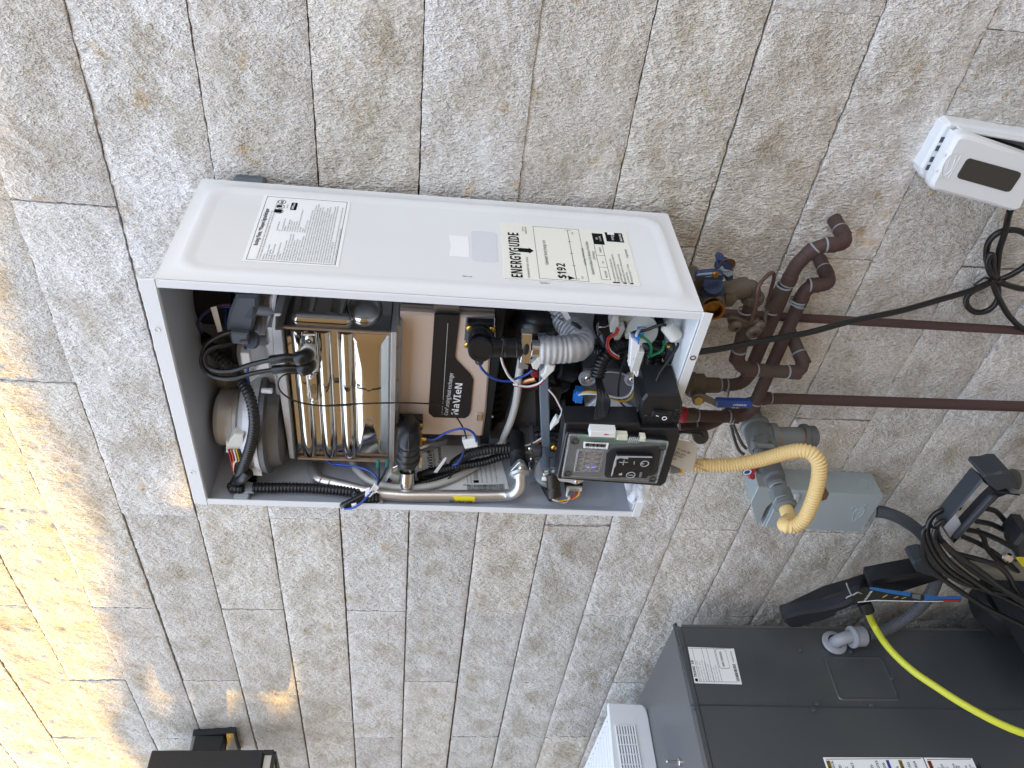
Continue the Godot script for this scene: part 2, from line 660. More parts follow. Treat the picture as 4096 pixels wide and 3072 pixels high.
func materials() -> void:
	font_plain.font_names = PackedStringArray(["Droid Sans"])
	font_bold.font_names = PackedStringArray(["Droid Sans"])
	font_bold.font_weight = 700
	font_mono.font_names = PackedStringArray(["Droid Sans Mono"])
	var fine := grey_texture(picture(noise(FastNoiseLite.TYPE_SIMPLEX_SMOOTH, 0.09, 3, 5), 256), 256)
	var peel := grey_texture(picture(noise(FastNoiseLite.TYPE_SIMPLEX_SMOOTH, 0.03, 2, 15), 256), 256)
	M.mortar = relief(mat("a39c92", 0.95), fine, 12.0, 2.0)
	M.paving = relief(mat("9a8d7a", 0.9), peel, 3.0, 2.0)
	M.stucco = relief(mat("987a52", 0.95), fine, 4.0, 4.0)
	M.leaf = mat("47603a", 0.6)
	M.leaf.backlight_enabled = true
	M.leaf.backlight = Color("20301a")
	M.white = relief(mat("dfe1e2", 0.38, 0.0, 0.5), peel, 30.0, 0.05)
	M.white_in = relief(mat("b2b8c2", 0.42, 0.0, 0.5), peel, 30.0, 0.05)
	M.steel = relief(mat("cdc9c0", 0.10, 1.0), peel, 9.0, 0.05)
	M.steel_side = relief(mat("c9c7c2", 0.13, 1.0), peel, 7.0, 0.06)
	M.braze = relief(mat("9c8470", 0.5, 0.7), fine, 60.0, 0.4)
	M.bright = mat("d8d6d2", 0.22, 1.0)
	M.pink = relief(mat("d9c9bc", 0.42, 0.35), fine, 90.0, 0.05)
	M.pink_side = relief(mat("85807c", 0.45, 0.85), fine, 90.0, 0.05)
	M.alu = relief(mat("b9bbbd", 0.42, 0.85), fine, 40.0, 0.2)
	M.alu_tube = mat("d6d4d2", 0.34, 0.85)
	M.cast = relief(mat("cfd1d4", 0.42, 0.25), fine, 25.0, 0.3)
	M.cast_dark = relief(mat("6f7072", 0.5, 0.5), fine, 25.0, 0.3)
	M.brass = mat("c9a64e", 0.25, 1.0)
	M.bronze = mat("94703a", 0.3, 1.0)
	M.dull_brass = relief(mat("5d5448", 0.65, 0.35), fine, 30.0, 0.5)
	M.black = mat("15161a", 0.4, 0.0, 0.5)
	M.black_matt = mat("1a1b1d", 0.65, 0.0, 0.4)
	M.rubber = mat("131417", 0.33, 0.0, 0.5)
	M.conduit = mat("1b1c1e", 0.36, 0.0, 0.5)
	M.foam = relief(mat("303030", 0.95, 0.0, 0.2), fine, 22.0, 1.2)
	M.foam_grey = relief(mat("4c4b4a", 0.95, 0.0, 0.2), fine, 22.0, 1.2)
	M.grey_plastic = mat("565d66", 0.5, 0.0, 0.4)
	M.panel_grey = mat("6d7884", 0.45, 0.1, 0.5)
	M.milky = mat("d3d4cb", 0.42, 0.0, 0.5)
	M.hose_white = mat("c3c4bf", 0.4, 0.0, 0.5)
	M.paper = mat("eceeee", 0.75, 0.0, 0.3)
	M.paper_old = mat("e5e4da", 0.8, 0.0, 0.3)
	M.paper_beige = mat("b9b2a2", 0.85, 0.0, 0.3)
	M.print = mat("16171a", 0.8, 0.0, 0.2)
	M.print_grey = mat("6a6d70", 0.8, 0.0, 0.2)
	M.print_white = mat("e8eaea", 0.7, 0.0, 0.3)
	M.print_dim = mat("a9acaf", 0.7, 0.0, 0.3)
	M.blue = mat("1d4f9e", 0.4)
	M.blue_wire = mat("1f47a0", 0.38)
	M.red_wire = mat("a81f26", 0.4)
	M.yellow_wire = mat("d6a52c", 0.4)
	M.orange_wire = mat("c8542c", 0.4)
	M.white_wire = mat("d9dadb", 0.4)
	M.black_wire = mat("141517", 0.4)
	M.brown_wire = mat("5a3a30", 0.45)
	M.green_wire = mat("1f8a5b", 0.4)
	M.blue_clip = mat("2a7fd8", 0.45)
	M.yellow_tag = mat("e3d42a", 0.6)
	M.red = mat("a01c2a", 0.45)
	M.foil = relief(mat("c8c9cb", 0.36, 0.75), fine, 70.0, 0.5)
	M.board = mat("1f5a3a", 0.5)
	M.glass = mat("ffffff", 0.06, 0.0, 0.5)
	M.glass.metallic_specular = 0.15
	M.glass.albedo_color.a = 0.06
	M.glass.transparency = BaseMaterial3D.TRANSPARENCY_ALPHA


func _ready() -> void:
	var cam := Camera3D.new()
	cam.name = "camera"
	add_child(cam)
	cam.transform = Transform3D(Basis(V(0.114022, -0.992169, 0.05099), V(0.727, 0.048347, -0.684934), V(0.677104, 0.115167, 0.726819)), V(0.82859, 0.36746, 1.07512))
	cam.fov = 51.875
	cam.near = 0.05
	cam.far = 200.0
	var env := Environment.new()
	env.background_mode = Environment.BG_SKY
	var sky := ProceduralSkyMaterial.new()
	sky.sky_top_color = Color("bccbe2")
	sky.sky_horizon_color = Color("eee8de")
	sky.sky_curve = 0.2
	sky.ground_bottom_color = Color("8a7f70")
	sky.ground_horizon_color = Color("cfc4b4")
	sky.sun_angle_max = 40.0
	sky.sky_energy_multiplier = 0.80
	sky.ground_energy_multiplier = 0.45
	env.sky = Sky.new()
	env.sky.sky_material = sky
	env.tonemap_mode = Environment.TONE_MAPPER_LINEAR
	env.tonemap_exposure = EXPOSURE
	env.sdfgi_enabled = true
	env.ssao_enabled = true
	env.ssil_enabled = true
	var around := WorldEnvironment.new()
	around.name = "environment"
	around.environment = env
	add_child(around)
	var sun := DirectionalLight3D.new()
	sun.name = "sun"
	sun.light_color = Color(1.0, 0.78, 0.28)
	sun.light_energy = 0.65
	sun.light_angular_distance = 0.55
	sun.shadow_enabled = true
	add_child(sun)
	var az := deg_to_rad(SUN_AZ)
	var el := deg_to_rad(SUN_EL)
	sun.look_at_from_position(Vector3.ZERO, -V(-cos(el) * cos(az), sin(el), cos(el) * sin(az)))
	materials()
	build_surroundings()
	build_wall()
	build_heater()
	build_pipes()
	build_gas()
	build_electrics()
	build_condenser()
	build_lamp()
	build_washer()


func build_heater() -> void:
	var h := thing("water_heater", "white wall-hung tankless water heater with its front cover off and insides showing", "water heater", "", V(0, 0, 0.018))
	# cabinet: five sheets with folded lips
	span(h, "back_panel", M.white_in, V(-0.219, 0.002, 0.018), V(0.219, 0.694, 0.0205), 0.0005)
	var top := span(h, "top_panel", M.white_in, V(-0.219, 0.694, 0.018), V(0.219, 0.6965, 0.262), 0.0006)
	var bot := span(h, "bottom_panel", M.white, V(-0.219, 0.0, 0.018), V(0.219, 0.0025, 0.262), 0.0006)
	var rims := [[0.0, 0.004, 0.0], [0.0145, 0.03, 0.0], [0.018, 0.03, 0.0022], [0.0225, 0.03, 0.0028], [0.028, 0.028, 0.0022], [0.0335, 0.024, 0.0006], [0.038, 0.022, 0.0]]
	for sx in [1.0, -1.0]:
		var st := mb()
		var r := V(0, 0, -sx)
		pressed(st, V(sx * 0.22, 0.348, 0.1415), r, Vector3.UP, 0.247, 0.696, rims)
		var inner := []
		for q in rims:
			inner.append([q[0], q[1], -q[2]])
		var side := part(h, "side_panel", st, M.white)
		st = mb()
		pressed(st, V(sx * 0.2186, 0.348, 0.1415), -r, Vector3.UP, 0.247, 0.696, inner)
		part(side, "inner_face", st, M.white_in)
		var lip := mb()
		box_st(lip, V(sx * 0.2135, 0.348, 0.2645), V(0.013, 0.696, 0.0035), 0.0015)
		part(side, "front_lip", lip, M.white)
	var fl := mb()
	slab_st(fl, [V(-0.221, 0.695, 0.267), V(0.221, 0.695, 0.267), V(0.2185, 0.715, 0.267), V(-0.217, 0.715, 0.267)], V(0, 0, -0.002), 0.0005)
	part(top, "front_flange", fl, M.white)
	fl = mb()
	slab_st(fl, [V(-0.219, 0.001, 0.267), V(-0.217, -0.0125, 0.267), V(0.219, -0.0125, 0.267), V(0.2205, 0.001, 0.267)], V(0, 0, -0.002), 0.0005)
	part(bot, "front_flange", fl, M.white)
	for q in [V(.1407,.7061,.2672), V(-.1409,.7054,.2672)]:
		lathe(top, "screw_hole", M.bright, q, V(0, 0, 1), [Vector2(0.0042, 0), Vector2(0.0042, 0.0006), Vector2(0.003, 0.0006), Vector2(0.0028, -0.001), Vector2(0, -0.001)], 14)
	lathe(bot, "screw_hole", M.black, V(.1421,-.0059,.2672), V(0, 0, 1), [Vector2(0.0042, 0), Vector2(0.0042, 0.0006), Vector2(0.003, 0.0006), Vector2(0.0028, -0.001), Vector2(0, -0.001)], 14)
	box(h, "wall_bracket", M.grey_plastic, V(0.2036, 0.6297, 0.009), V(0.04, 0.046, 0.016), 0.004)
	# stickers on the side panel
	heater_labels(h)
	heater_inside(h)


func heater_labels(h: Node3D) -> void:
	var R := V(0, 0, -1)
	var U := V(0, 1, 0)
	var x := 0.2203
	# rating plate
	var st := mb()
	slab_st(st, [V(x + 0.0003, 0.6012, 0.2163), V(x + 0.0003, 0.48, 0.2163), V(x + 0.0003, 0.48, 0.0503), V(x + 0.0003, 0.6012, 0.0503)], V(-0.0003, 0, 0), 0.0001)
	var plate := part(h, "rating_plate", st, M.paper)
	var fr := mb()
	for q in [[0.5967, 0.1335, 0.0006, 0.158], [0.4847, 0.1335, 0.0006, 0.158]]:
		box_st(fr, V(x + 0.0004, q[0], q[1]), V(0.0002, q[2], q[3]), 0.00001)
	for z in [0.0552, 0.2125]:
		box_st(fr, V(x + 0.0004, 0.5407, z), V(0.0002, 0.1125, 0.0006), 0.00001)
	part(plate, "printed_frame", fr, M.print)
	var lx := x + 0.0003
	words(plate, "Rating Plate, *Plaque Signalétique", 0.0052, V(lx, 0.5885, 0.1800), R, U, M.print, font_bold, 0.77)
	var lines := ["Direct Vent Automatic Instantaneous Water Heater. *Chauffe-eau instantané automatique à évent direct", "For Indoor, Outdoor or Manufactured Home (Mobile Home) Installation. *Pour installation dans une maison préfabriquée usinée", "Navien, Inc.", "20 Goodyear, Irvine, CA 92618", "Tel. 1-800-519-8794", "Model No. *Numéro de modèle", "NPE-240A", "Min. Input Rating, *Entrée GPL min", "19,900 Btu/h", "Recovery Rating, *Taux de recouvrement", "Max. Inlet Gas Pressure, *Pression max. de gaz d'entrée", "Min. Inlet Gas Pressure, *Pression min. de gaz d'entrée", "Manifold Pressure, *Pression d'admission", "Electrical Rating, *Régime nominal électrique", "Max. Water Pressure, *Pression d'eau max.", "Category of water heater, *Catégorie du chauffe-eau", "Orifices necessary for LP conversion are provided. *Les orifices nécessaires à la conversion au GPL sont fournis.", "Failure to use the correct gas can cause problems which can result in death, serious injury or property damage. *Le fait de ne pas", "utiliser le bon gaz peut causer des problèmes qui peuvent mener à la mort, causer des blessures graves ou endommager la propriété.", "Consult your installation manual for more information. *Consultez votre manuel d'installation pour plus d'information.", "Suitable for combination water (potable) heating and space heating and not suitable for space heating applications only.", "*Convient au chauffage combiné de l'eau (potable) et de l'espace, mais non au chauffage des locaux seulement.", "This appliance is certified for use at altitudes up to 4,500 ft (1,370 m) in accordance to the local CAN/CGA 2.17 High Altitude Installation", "procedures at normal manifold pressure. This appliance has also been tested up to 10,100 ft (3,078 m). For installations at altitudes up to", "10,100 ft, follow the directions provided in the High Altitude Installation section of the Installation Manual.", "This appliance must be installed in accordance with local codes, or in the absence of local codes, the National Fuel Gas Code, ANSI", "Z223.1/NFPA 54 or the CSA B149.1, Natural Gas and Propane Installation Code. *Cet appareil doit être installé selon les règlements locaux", "FOR YOUR SAFETY  *POUR VOTRE SÉCURITÉ", "Do not store or use gasoline or other flammable vapors and liquids in the vicinity of this or any other gas appliance. *Ne pas ranger", "près de cet appareil d'essence ou autres vapeurs ou liquides inflammables."]
	var y := 0.5832
	for i in lines.size():
		words(plate, lines[i], 0.0019, V(lx, y, 0.2100), R, U, M.print, font_plain, clampf(118.0 / lines[i].length(), 0.62, 0.95))
		y -= 0.00335 if i != 1 else 0.0042
	var k := 0
	for s in ["Type of Gas, *Type de gaz", "NG", "Max. Input Rating, *Entrée GPL max", "199,900 Btu/h", "287 Gallons/Hour, *gallons/heure", "10.5 Inches W.C. *pouces W.C.", "3.5 Inches W.C. *pouces W.C.", "-0.05 Inches W.C. *pouces W.C.", "AC 1 Ph, 120 Volts 60Hz, less than 2 amperes, *120V moins de 2A", "150 psi *lb/po²", "Category IV", "ANSI Z21.10.3-2017 / CSA 4.3-2017"]:
		words(plate, s, 0.0019, V(lx, 0.5690 - k * 0.00335, 0.1420), R, U, M.print, font_plain, 0.75)
		k += 1
	for q in [[0.0675, 0.0055], [0.0800, 0.0055], [0.0925, 0.0055]]:      # certification seals
		var seal := mb()
		lathe_st(seal, V(lx, 0.5745, q[0]), V(1, 0, 0), [Vector2(q[1], 0), Vector2(q[1], 0.0003), Vector2(q[1] - 0.0007, 0.0003), Vector2(q[1] - 0.0007, 0)], 20)
		part(plate, "seal", seal, M.print)
	words(plate, "NSF", 0.0036, V(lx, 0.5725, 0.0716), R, U, M.print, font_bold, 0.85)
	words(plate, "★", 0.006, V(lx, 0.5715, 0.0962), R, U, M.print, font_bold)
	words(plate, "▲", 0.004, V(lx, 0.573, 0.0825), R, U, M.print, font_bold)
	words(plate, "Low NOx", 0.0022, V(lx, 0.5645, 0.0836), R, U, M.print, font_plain, 0.8)
	slab(plate, "certified_mark", M.print, rounded(V(lx + 0.0003, 0.5567, 0.077), R, U, 0.020, 0.0085, 0.002, 3), V(-0.0002, 0, 0), 0.0001)
	words(plate, "AHRI", 0.0036, V(lx + 0.0004, 0.5558, 0.0862), R, U, M.print_white, font_bold, 0.8)
	words(plate, "CERTIFIED", 0.0022, V(lx + 0.0004, 0.5555, 0.0770), R, U, M.print_white, font_bold, 0.7)
	# energy guide sheet, torn round its edges
	var rng := RandomNumberGenerator.new()
	rng.seed = 3
	var torn := []
	var c := [V(x + 0.0004, 0.2650, 0.2178), V(x + 0.0004, 0.0770, 0.2168), V(x + 0.0004, 0.0760, 0.0792), V(x + 0.0004, 0.2648, 0.0789)]
	for i in 4:
		var a: Vector3 = c[i]
		var b: Vector3 = c[(i + 1) % 4]
		var n := 14
		for j in n:
			var inward: Vector3 = ((c[0] + c[2]) * 0.5 - a.lerp(b, float(j) / n)).normalized()
			torn.append(a.lerp(b, float(j) / n) + inward * (0.0 if j == 0 else rng.randf_range(0.0, 0.0022)))
	st = mb()
	slab_st(st, torn, V(-0.0004, 0, 0), 0.0001)
	var eg := part(h, "energy_sheet", st, M.paper_old)
	lx = x + 0.0005
	words(eg, "ENERGYGUIDE", 0.0155, V(lx, 0.2385, 0.2155), R, U, M.print, font_bold, 0.74)
	st = mb()
	slab_st(st, [V(lx + 0.0003, 0.226, 0.153), V(lx + 0.0003, 0.226, 0.1555), V(lx + 0.0003, 0.2195, 0.1482), V(lx + 0.0003, 0.226, 0.141), V(lx + 0.0003, 0.226, 0.1435), V(lx + 0.0003, 0.241, 0.1435), V(lx + 0.0003, 0.241, 0.153)], V(-0.0003, 0, 0), 0.0001)
	part(eg, "printed_arrow", st, M.print)
	words(eg, "Instantaneous Water Heater - Natural Gas", 0.0032, V(lx, 0.2290, 0.2135), R, U, M.print, font_plain, 0.58)
	words(eg, "Navien, Inc.", 0.0026, V(lx, 0.2305, 0.1000), R, U, M.print, font_plain, 0.7)
	words(eg, "Model NPE-240A", 0.0026, V(lx, 0.2262, 0.1060), R, U, M.print, font_plain, 0.7)
	words(eg, "Estimated Yearly Energy Cost", 0.0046, V(lx, 0.2010, 0.1800), R, U, M.print, font_plain, 0.72)
	words(eg, "$192", 0.0125, V(lx, 0.1780, 0.2105), R, U, M.print, font_bold, 0.95)
	words(eg, "$185", 0.0028, V(lx, 0.1555, 0.2085), R, U, M.print, font_plain, 0.7)
	words(eg, "$230", 0.0028, V(lx, 0.1575, 0.0985), R, U, M.print, font_plain, 0.7)
	words(eg, "Cost Range of Similar Models", 0.0034, V(lx, 0.1475, 0.1760), R, U, M.print, font_plain, 0.7)
	words(eg, "Maximum Gallons Per Minute of Hot Water", 0.0042, V(lx, 0.1385, 0.1960), R, U, M.print, font_plain, 0.72)
	words(eg, "(GPM Rating)", 0.0034, V(lx, 0.1325, 0.1600), R, U, M.print, font_plain, 0.75)
	for q in [["very small", 0.202], ["low", 0.168], ["medium", 0.141]]:
		words(eg, q[0], 0.0033, V(lx, 0.1215, q[1]), R, U, M.print, font_plain, 0.75)
	var fr2 := mb()
	for q in [[0.2160, 0.1487, 0.0005, 0.129], [0.1487, 0.1487, 0.0005, 0.129], [0.1655, 0.1487, 0.0007, 0.122], [0.1302, 0.163, 0.0005, 0.086], [0.1180, 0.163, 0.0005, 0.086]]:
		box_st(fr2, V(lx, q[0], q[1]), V(0.0002, q[2], q[3]), 0.00001)
	for q in [[0.1823, 0.0842, 0.068], [0.1823, 0.2132, 0.068], [0.1241, 0.2060, 0.0125], [0.1241, 0.1770, 0.0125], [0.1241, 0.1480, 0.0125], [0.1655, 0.0882, 0.009], [0.1655, 0.1180, 0.005], [0.1655, 0.1480, 0.005], [0.1655, 0.1780, 0.005], [0.1655, 0.2090, 0.009]]:
		box_st(fr2, V(lx, q[0], q[1]), V(0.0002, q[2], 0.0005), 0.00001)
	part(eg, "printed_rules", fr2, M.print)
	slab(eg, "printed_arrow", M.print, [V(lx + 0.0001, 0.1765, 0.2125), V(lx + 0.0001, 0.1675, 0.2075), V(lx + 0.0001, 0.1765, 0.2020)], V(-0.0003, 0, 0), 0.0001)
	span(eg, "printed_block", M.print, V(lx - 0.0001, 0.1140, 0.0912), V(lx + 0.0002, 0.1300, 0.1200), 0.0001)
	words(eg, "high", 0.003, V(lx + 0.0003, 0.1232, 0.1090), R, U, M.print_white, font_plain, 0.8)
	words(eg, "5.0 GPM", 0.003, V(lx + 0.0003, 0.1176, 0.1120), R, U, M.print_white, font_plain, 0.8)
	span(eg, "printed_block", M.print, V(lx - 0.0001, 0.0838, 0.0862), V(lx + 0.0002, 0.1098, 0.1105), 0.0001)
	words(eg, "energy", 0.0042, V(lx + 0.0003, 0.0985, 0.1070), R, U, M.print_white, font_plain, 0.75)
	words(eg, "☆", 0.006, V(lx + 0.0003, 0.0965, 0.0930), R, U, M.print_white, font_plain, 0.8)
	words(eg, "ENERGY STAR", 0.0032, V(lx + 0.0003, 0.0862, 0.1090), R, U, M.print_white, font_bold, 0.66)
	k = 0
	for s in ["● Your cost will depend on your utility rates and use.", "● Cost range based only on models fueled by natural gas with a", "   high GPM rating (greater than 4.0 GPM).", "● Estimated energy cost based on a national average natural gas", "   cost of $1.09 per therm.", "● Estimated yearly energy use: 176 therms."]:
		words(eg, s, 0.0028, V(lx, 0.1105 - k * 0.0047, 0.2130), R, U, M.print, font_plain, 0.62)
		k += 1
	words(eg, "ftc.gov/energy", 0.0032, V(lx, 0.0840, 0.1500), R, U, M.print, font_plain, 0.75)
	# what is left of two peeled stickers
	st = mb()
	slab_st(st, [V(x + 0.0002, 0.337, 0.1745), V(x + 0.0002, 0.3285, 0.1738), V(x + 0.0002, 0.3098, 0.1741), V(x + 0.0002, 0.3096, 0.1480), V(x + 0.0002, 0.3105, 0.1225), V(x + 0.0002, 0.3375, 0.1233), V(x + 0.0002, 0.3345, 0.1480)], V(-0.0003, 0, 0), 0.0001)
	part(h, "sticker_remnant", st, M.paper)
	slab(h, "sticker_remnant", mat("d2d5da", 0.55), rounded(V(x + 0.0002, 0.2885, 0.1442), R, U, 0.0745, 0.036, 0.006, 4), V(-0.0003, 0, 0), 0.0001)
	for q in [V(x, 0.2085, 0.2215), V(x, 0.3125, 0.2185)]:               # scuffs
		for j in 5:
			bar(h, "scuff_mark", M.print_grey, q + V(0, rng.randf_range(-0.008, 0.008), rng.randf_range(-0.002, 0.002)), q + V(0.0, rng.randf_range(-0.008, 0.008), rng.randf_range(-0.002, 0.002)), 0.0003, 0.0004, 0.00005, V(1, 0, 0))
# @inside


func heater_inside(h: Node3D) -> void:
	heat_exchangers(h)
	blower_and_igniter(h)
	water_fittings(h)
	gas_train(h)
	lower_right(h)
	control_box(h)
	loose_wires(h)
	papers(h)


func heat_exchangers(h: Node3D) -> void:
	# primary heat exchanger: polished stainless casing with pressed ribs, brazed seams, aluminium flanges
	var st := mb()
	box_st(st, V(-0.0325, 0.4865, 0.127), V(0.271, 0.147, 0.146), 0.002)
	var hx := part(h, "heat_exchanger", st, M.steel)
	var ribs := [0.5405, 0.5080, 0.4757]
	for i in 3:
		st = mb()
		var rings := []
		var x0 := 0.1015 if i != 0 else 0.1015
		for k in 15:
			var f := k / 14.0
			var x := lerpf(x0, -0.1620, f)
			var r := 0.0125 * (1.0 if f < 0.95 else 0.86)
			var ring := []
			for j in 17:
				var a := PI * j / 16.0
				ring.append(V(x, ribs[i] + cos(a) * r, 0.1985 + sin(a) * r * 0.95))
			rings.append(ring)
		loft(st, rings, true, true, true)
		part(hx, "pressed_rib", st, M.steel)
	st = mb()
	pressed(st, V(-0.0300, 0.4435, 0.2004), V(1, 0, 0), V(0, 1, 0), 0.255, 0.056, [[0.0, 0.003, 0.0], [0.010, 0.003, 0.0075], [0.0105, 0.003, 0.0078]])
	part(hx, "pressed_panel", st, M.steel)
	# side plate of the exchanger, stamped with a rounded channel and a dome
	st = mb()
	slab_st(st, [V(0.1045, 0.5600, 0.0560), V(0.1045, 0.5600, 0.2040), V(0.1045, 0.4140, 0.2040), V(0.1045, 0.4140, 0.0560)], V(-0.002, 0, 0), 0.0006)
	var sp := part(h, "exchanger_end_plate", st, M.steel_side)
	ball(sp, "stamped_dome", M.steel_side, V(.1045,.4527,.1544), V(0.017, 0.0260, 0.0345), 14)
	st = mb()
	var bars := [[V(0.1045, 0.5430, 0.1830), V(0.1045, 0.4785, 0.1830)], [V(0.1045, 0.5330, 0.1830), V(0.1045, 0.5330, 0.070)], [V(0.1045, 0.4900, 0.1830), V(0.1045, 0.4900, 0.070)]]
	for q in bars:
		tube_st(st, [q[0].lerp(q[1], -0.0), q[0].lerp(q[1], 0.15), q[0].lerp(q[1], 0.5), q[0].lerp(q[1], 0.85), q[1]], 0.0115, 16)
	part(sp, "stamped_channel", st, M.steel_side)
	for q in bars[0]:
		ball(sp, "channel_end", M.steel_side, q, V(0.0115, 0.0115, 0.0115), 10)
	# brazed edges
	bar(h, "brazed_seam", M.braze, V(0.1055, 0.5610, 0.2055), V(0.1055, 0.4120, 0.2055), 0.0040, 0.005, 0.001)
	bar(h, "brazed_seam", M.braze, V(-0.1685, 0.5600, 0.2050), V(-0.1685, 0.4060, 0.2050), 0.0040, 0.007, 0.001)
	# aluminium flanges above and below
	st = mb()
	slab_st(st, [V(.0684,.576,.215), V(.1143,.574,.215), V(.1362,.5692,.215), V(.1362,.5596,.215), V(.1318,.5605,.215), V(.1307,.5668,.215), V(.107,.5693,.215), V(.1063,.5611,.215), V(-.1611,.5629,.215), V(-.1601,.5708,.215)], V(0, 0, -0.14), 0.001)
	part(h, "upper_flange", st, M.alu)
	box(h, "upper_flange", M.alu, V(0.094, 0.5755, 0.13), V(0.028, 0.013, 0.165), 0.002)
	st = mb()
	box_st(st, V(-0.030, 0.4075, 0.1445), V(0.292, 0.0085, 0.145), 0.001)
	box_st(st, V(-0.030, 0.4035, 0.130), V(0.280, 0.012, 0.13), 0.002)
	part(h, "lower_flange", st, M.alu)
	for q in [V(.0706,.4045,.196), V(.0068,.4041,.196), V(-.0611,.404,.196)]:
		screw(h, M.brass, q + V(0, 0.001, 0), V(0, 0, 1), 0.0035, 0.0025)
	# igniter bracket, sight glass
	var ib := slab(h, "igniter_bracket", M.bright, [V(.1011,.5336,.215), V(.1024,.5157,.215), V(.0641,.5168,.215), V(.0313,.5159,.215), V(.0296,.5304,.215), V(.0818,.5343,.215)], V(0, 0, -0.004), 0.001)
	screw(ib, M.bright, V(.0931,.5252,.215), V(0, 0, 1), 0.0062, 0.004)
	screw(ib, M.bright, V(.035,.5234,.215), V(0, 0, 1), 0.0045, 0.003)
	for q in [[V(.0708,.5271,.218), V(.0784,.5252,.232)], [V(.0482,.5249,.218), V(.0581,.5235,.232)]]:
		lathe(ib, "ceramic_collar", mat("dcdcda", 0.6), q[0], V(0, 0, 1), [Vector2(0, -0.004), Vector2(0.0115, -0.004), Vector2(0.0115, 0.004), Vector2(0.0085, 0.008), Vector2(0, 0.008)], 18)
	var sg := slab(h, "sight_glass", M.steel_side, [V(.0254,.5325,.213), V(.0265,.5175,.213), V(-.0292,.5188,.213), V(-.033,.5296,.213)], V(0, 0, -0.006), 0.0015)
	slab(sg, "glass_pane", mat("7a6a4a", 0.15), rounded(V(-.0038,.525,.214), V(1, -0.02, 0), V(0, 1, 0), 0.0185, 0.007, 0.003, 4), V(0, 0, -0.002), 0.0004)
	screw(sg, M.bright, V(.0208,.5261,.213), V(0, 0, 1), 0.0052, 0.0035)
	screw(sg, M.bright, V(-.0297,.5257,.213), V(0, 0, 1), 0.0052, 0.0035)
	# secondary heat exchanger: satin steel box with a black name plate
	st = mb()
	slab_st(st, [V(0.1240, 0.4010, 0.18), V(.1227,.2651,.18), V(.068,.2603,.18), V(.0497,.2647,.18), V(-.0744,.2601,.18), V(-.1257,.2606,.18), V(-.1282,.2612,.18), V(-.13,.3582,.18), V(-0.103, 0.4010, 0.18)], V(0, 0, -0.13), 0.003)
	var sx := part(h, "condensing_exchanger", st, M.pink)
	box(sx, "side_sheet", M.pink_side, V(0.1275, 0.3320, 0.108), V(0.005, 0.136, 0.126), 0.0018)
	var np := slab(h, "name_plate", M.black, [V(.126,.3524,.1835), V(.1267,.3163,.1835), V(.0563,.3175,.1835), V(.0472,.318,.1835), V(.0393,.3151,.1835), V(.0112,.2917,.1835), V(.0011,.2867,.1835), V(-.0662,.2856,.1835), V(-.0777,.2876,.1835), V(-.0833,.2931,.1835), V(-.0844,.3439,.1835), V(-.0755,.3519,.1835), V(-.0704,.3524,.1835)], V(0, 0, -0.004), 0.0008)
	var R := V(1, -0.035, 0)
	var U := V(0.035, 1, 0)
	words(np, "Condensing heat exchanger", 0.0062, V(-.0766,.3214,.184), R, U, M.print_white, font_plain, 0.86)
	words(np, "NaVIeN", 0.0112, V(-.0756,.305,.184), R, U, M.print_white, font_bold, 1.25)
	bar(np, "printed_line", M.print_white, V(.1115,.3324,.1836), V(-.0431,.3308,.1836), 0.0005, 0.0004, 0.0001)
	for i in 9:
		var p0 := V(-.0477,.3308,.1836)
		var p1 := V(-.0752,.3309,.1836)
		box(np, "printed_dot", M.print_white, p0.lerp(p1, i / 8.0), V(0.0009, 0.0009, 0.0004), 0.0001)
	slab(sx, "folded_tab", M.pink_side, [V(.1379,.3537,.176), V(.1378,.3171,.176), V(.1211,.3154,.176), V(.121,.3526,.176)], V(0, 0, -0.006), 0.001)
	box(sx, "lug", M.bright, V(-.0776,.2698,.183), V(0.016, 0.009, 0.006), 0.001)
	screw(sx, M.bright, V(-.0891,.2488,.17), V(0, 0, 1), 0.003, 0.003)
	# black edge seal and the foam block under it
	slab(h, "edge_seal", M.black_matt, [V(.1371,.2631,.176), V(.1372,.2507,.176), V(.0473,.2492,.176), V(-.0328,.2494,.176), V(-.0947,.2495,.176), V(-.1503,.2484,.176), V(-.1504,.2629,.176), V(-.0954,.2622,.176), V(.0353,.2632,.176), V(.0572,.2632,.176)], V(0, 0, -0.03), 0.001)
	st = mb()
	slab_st(st, [V(.1091,.2515,.14), V(.115,.2187,.14), V(.05,.1864,.14), V(-.1265,.1618,.14), V(-.1754,.1565,.14), V(-.1725,.2254,.14), V(-.1733,.2388,.14), V(-.1439,.2417,.14), V(-.149,.2365,.14), V(-.0927,.2467,.14), V(.016,.2444,.14)], V(0, 0, -0.11), 0.004)
	part(h, "foam_block", st, M.foam)
	st = mb()
	slab_st(st, [V(-.0395,.2148,.152), V(-.041,.1761,.152), V(-.1221,.1633,.152), V(-.156,.1649,.152), V(-.1665,.2265,.152), V(-.1675,.2429,.152), V(-.1561,.2433,.152), V(-.131,.2357,.152), V(-.1236,.2233,.152), V(-.0832,.2187,.152)], V(0, 0, -0.06), 0.006)
	part(h, "foam_block", st, M.foam_grey)
	for i in 7:
		bar(h, "foam_fin", M.foam, V(-.0493,.2495,.142).lerp(V(-.1473,.243,.142), i / 6.0), V(-.0423,.2354,.142).lerp(V(-.1397,.229,.142), i / 6.0), 0.004, 0.012, 0.0015)
	slab(h, "cover_sheet", M.white_in, [V(.0578,.1598,.07), V(.0647,.0671,.07), V(-.0467,.054,.07), V(-.0532,.1477,.07)], V(0, 0, -0.02), 0.002)


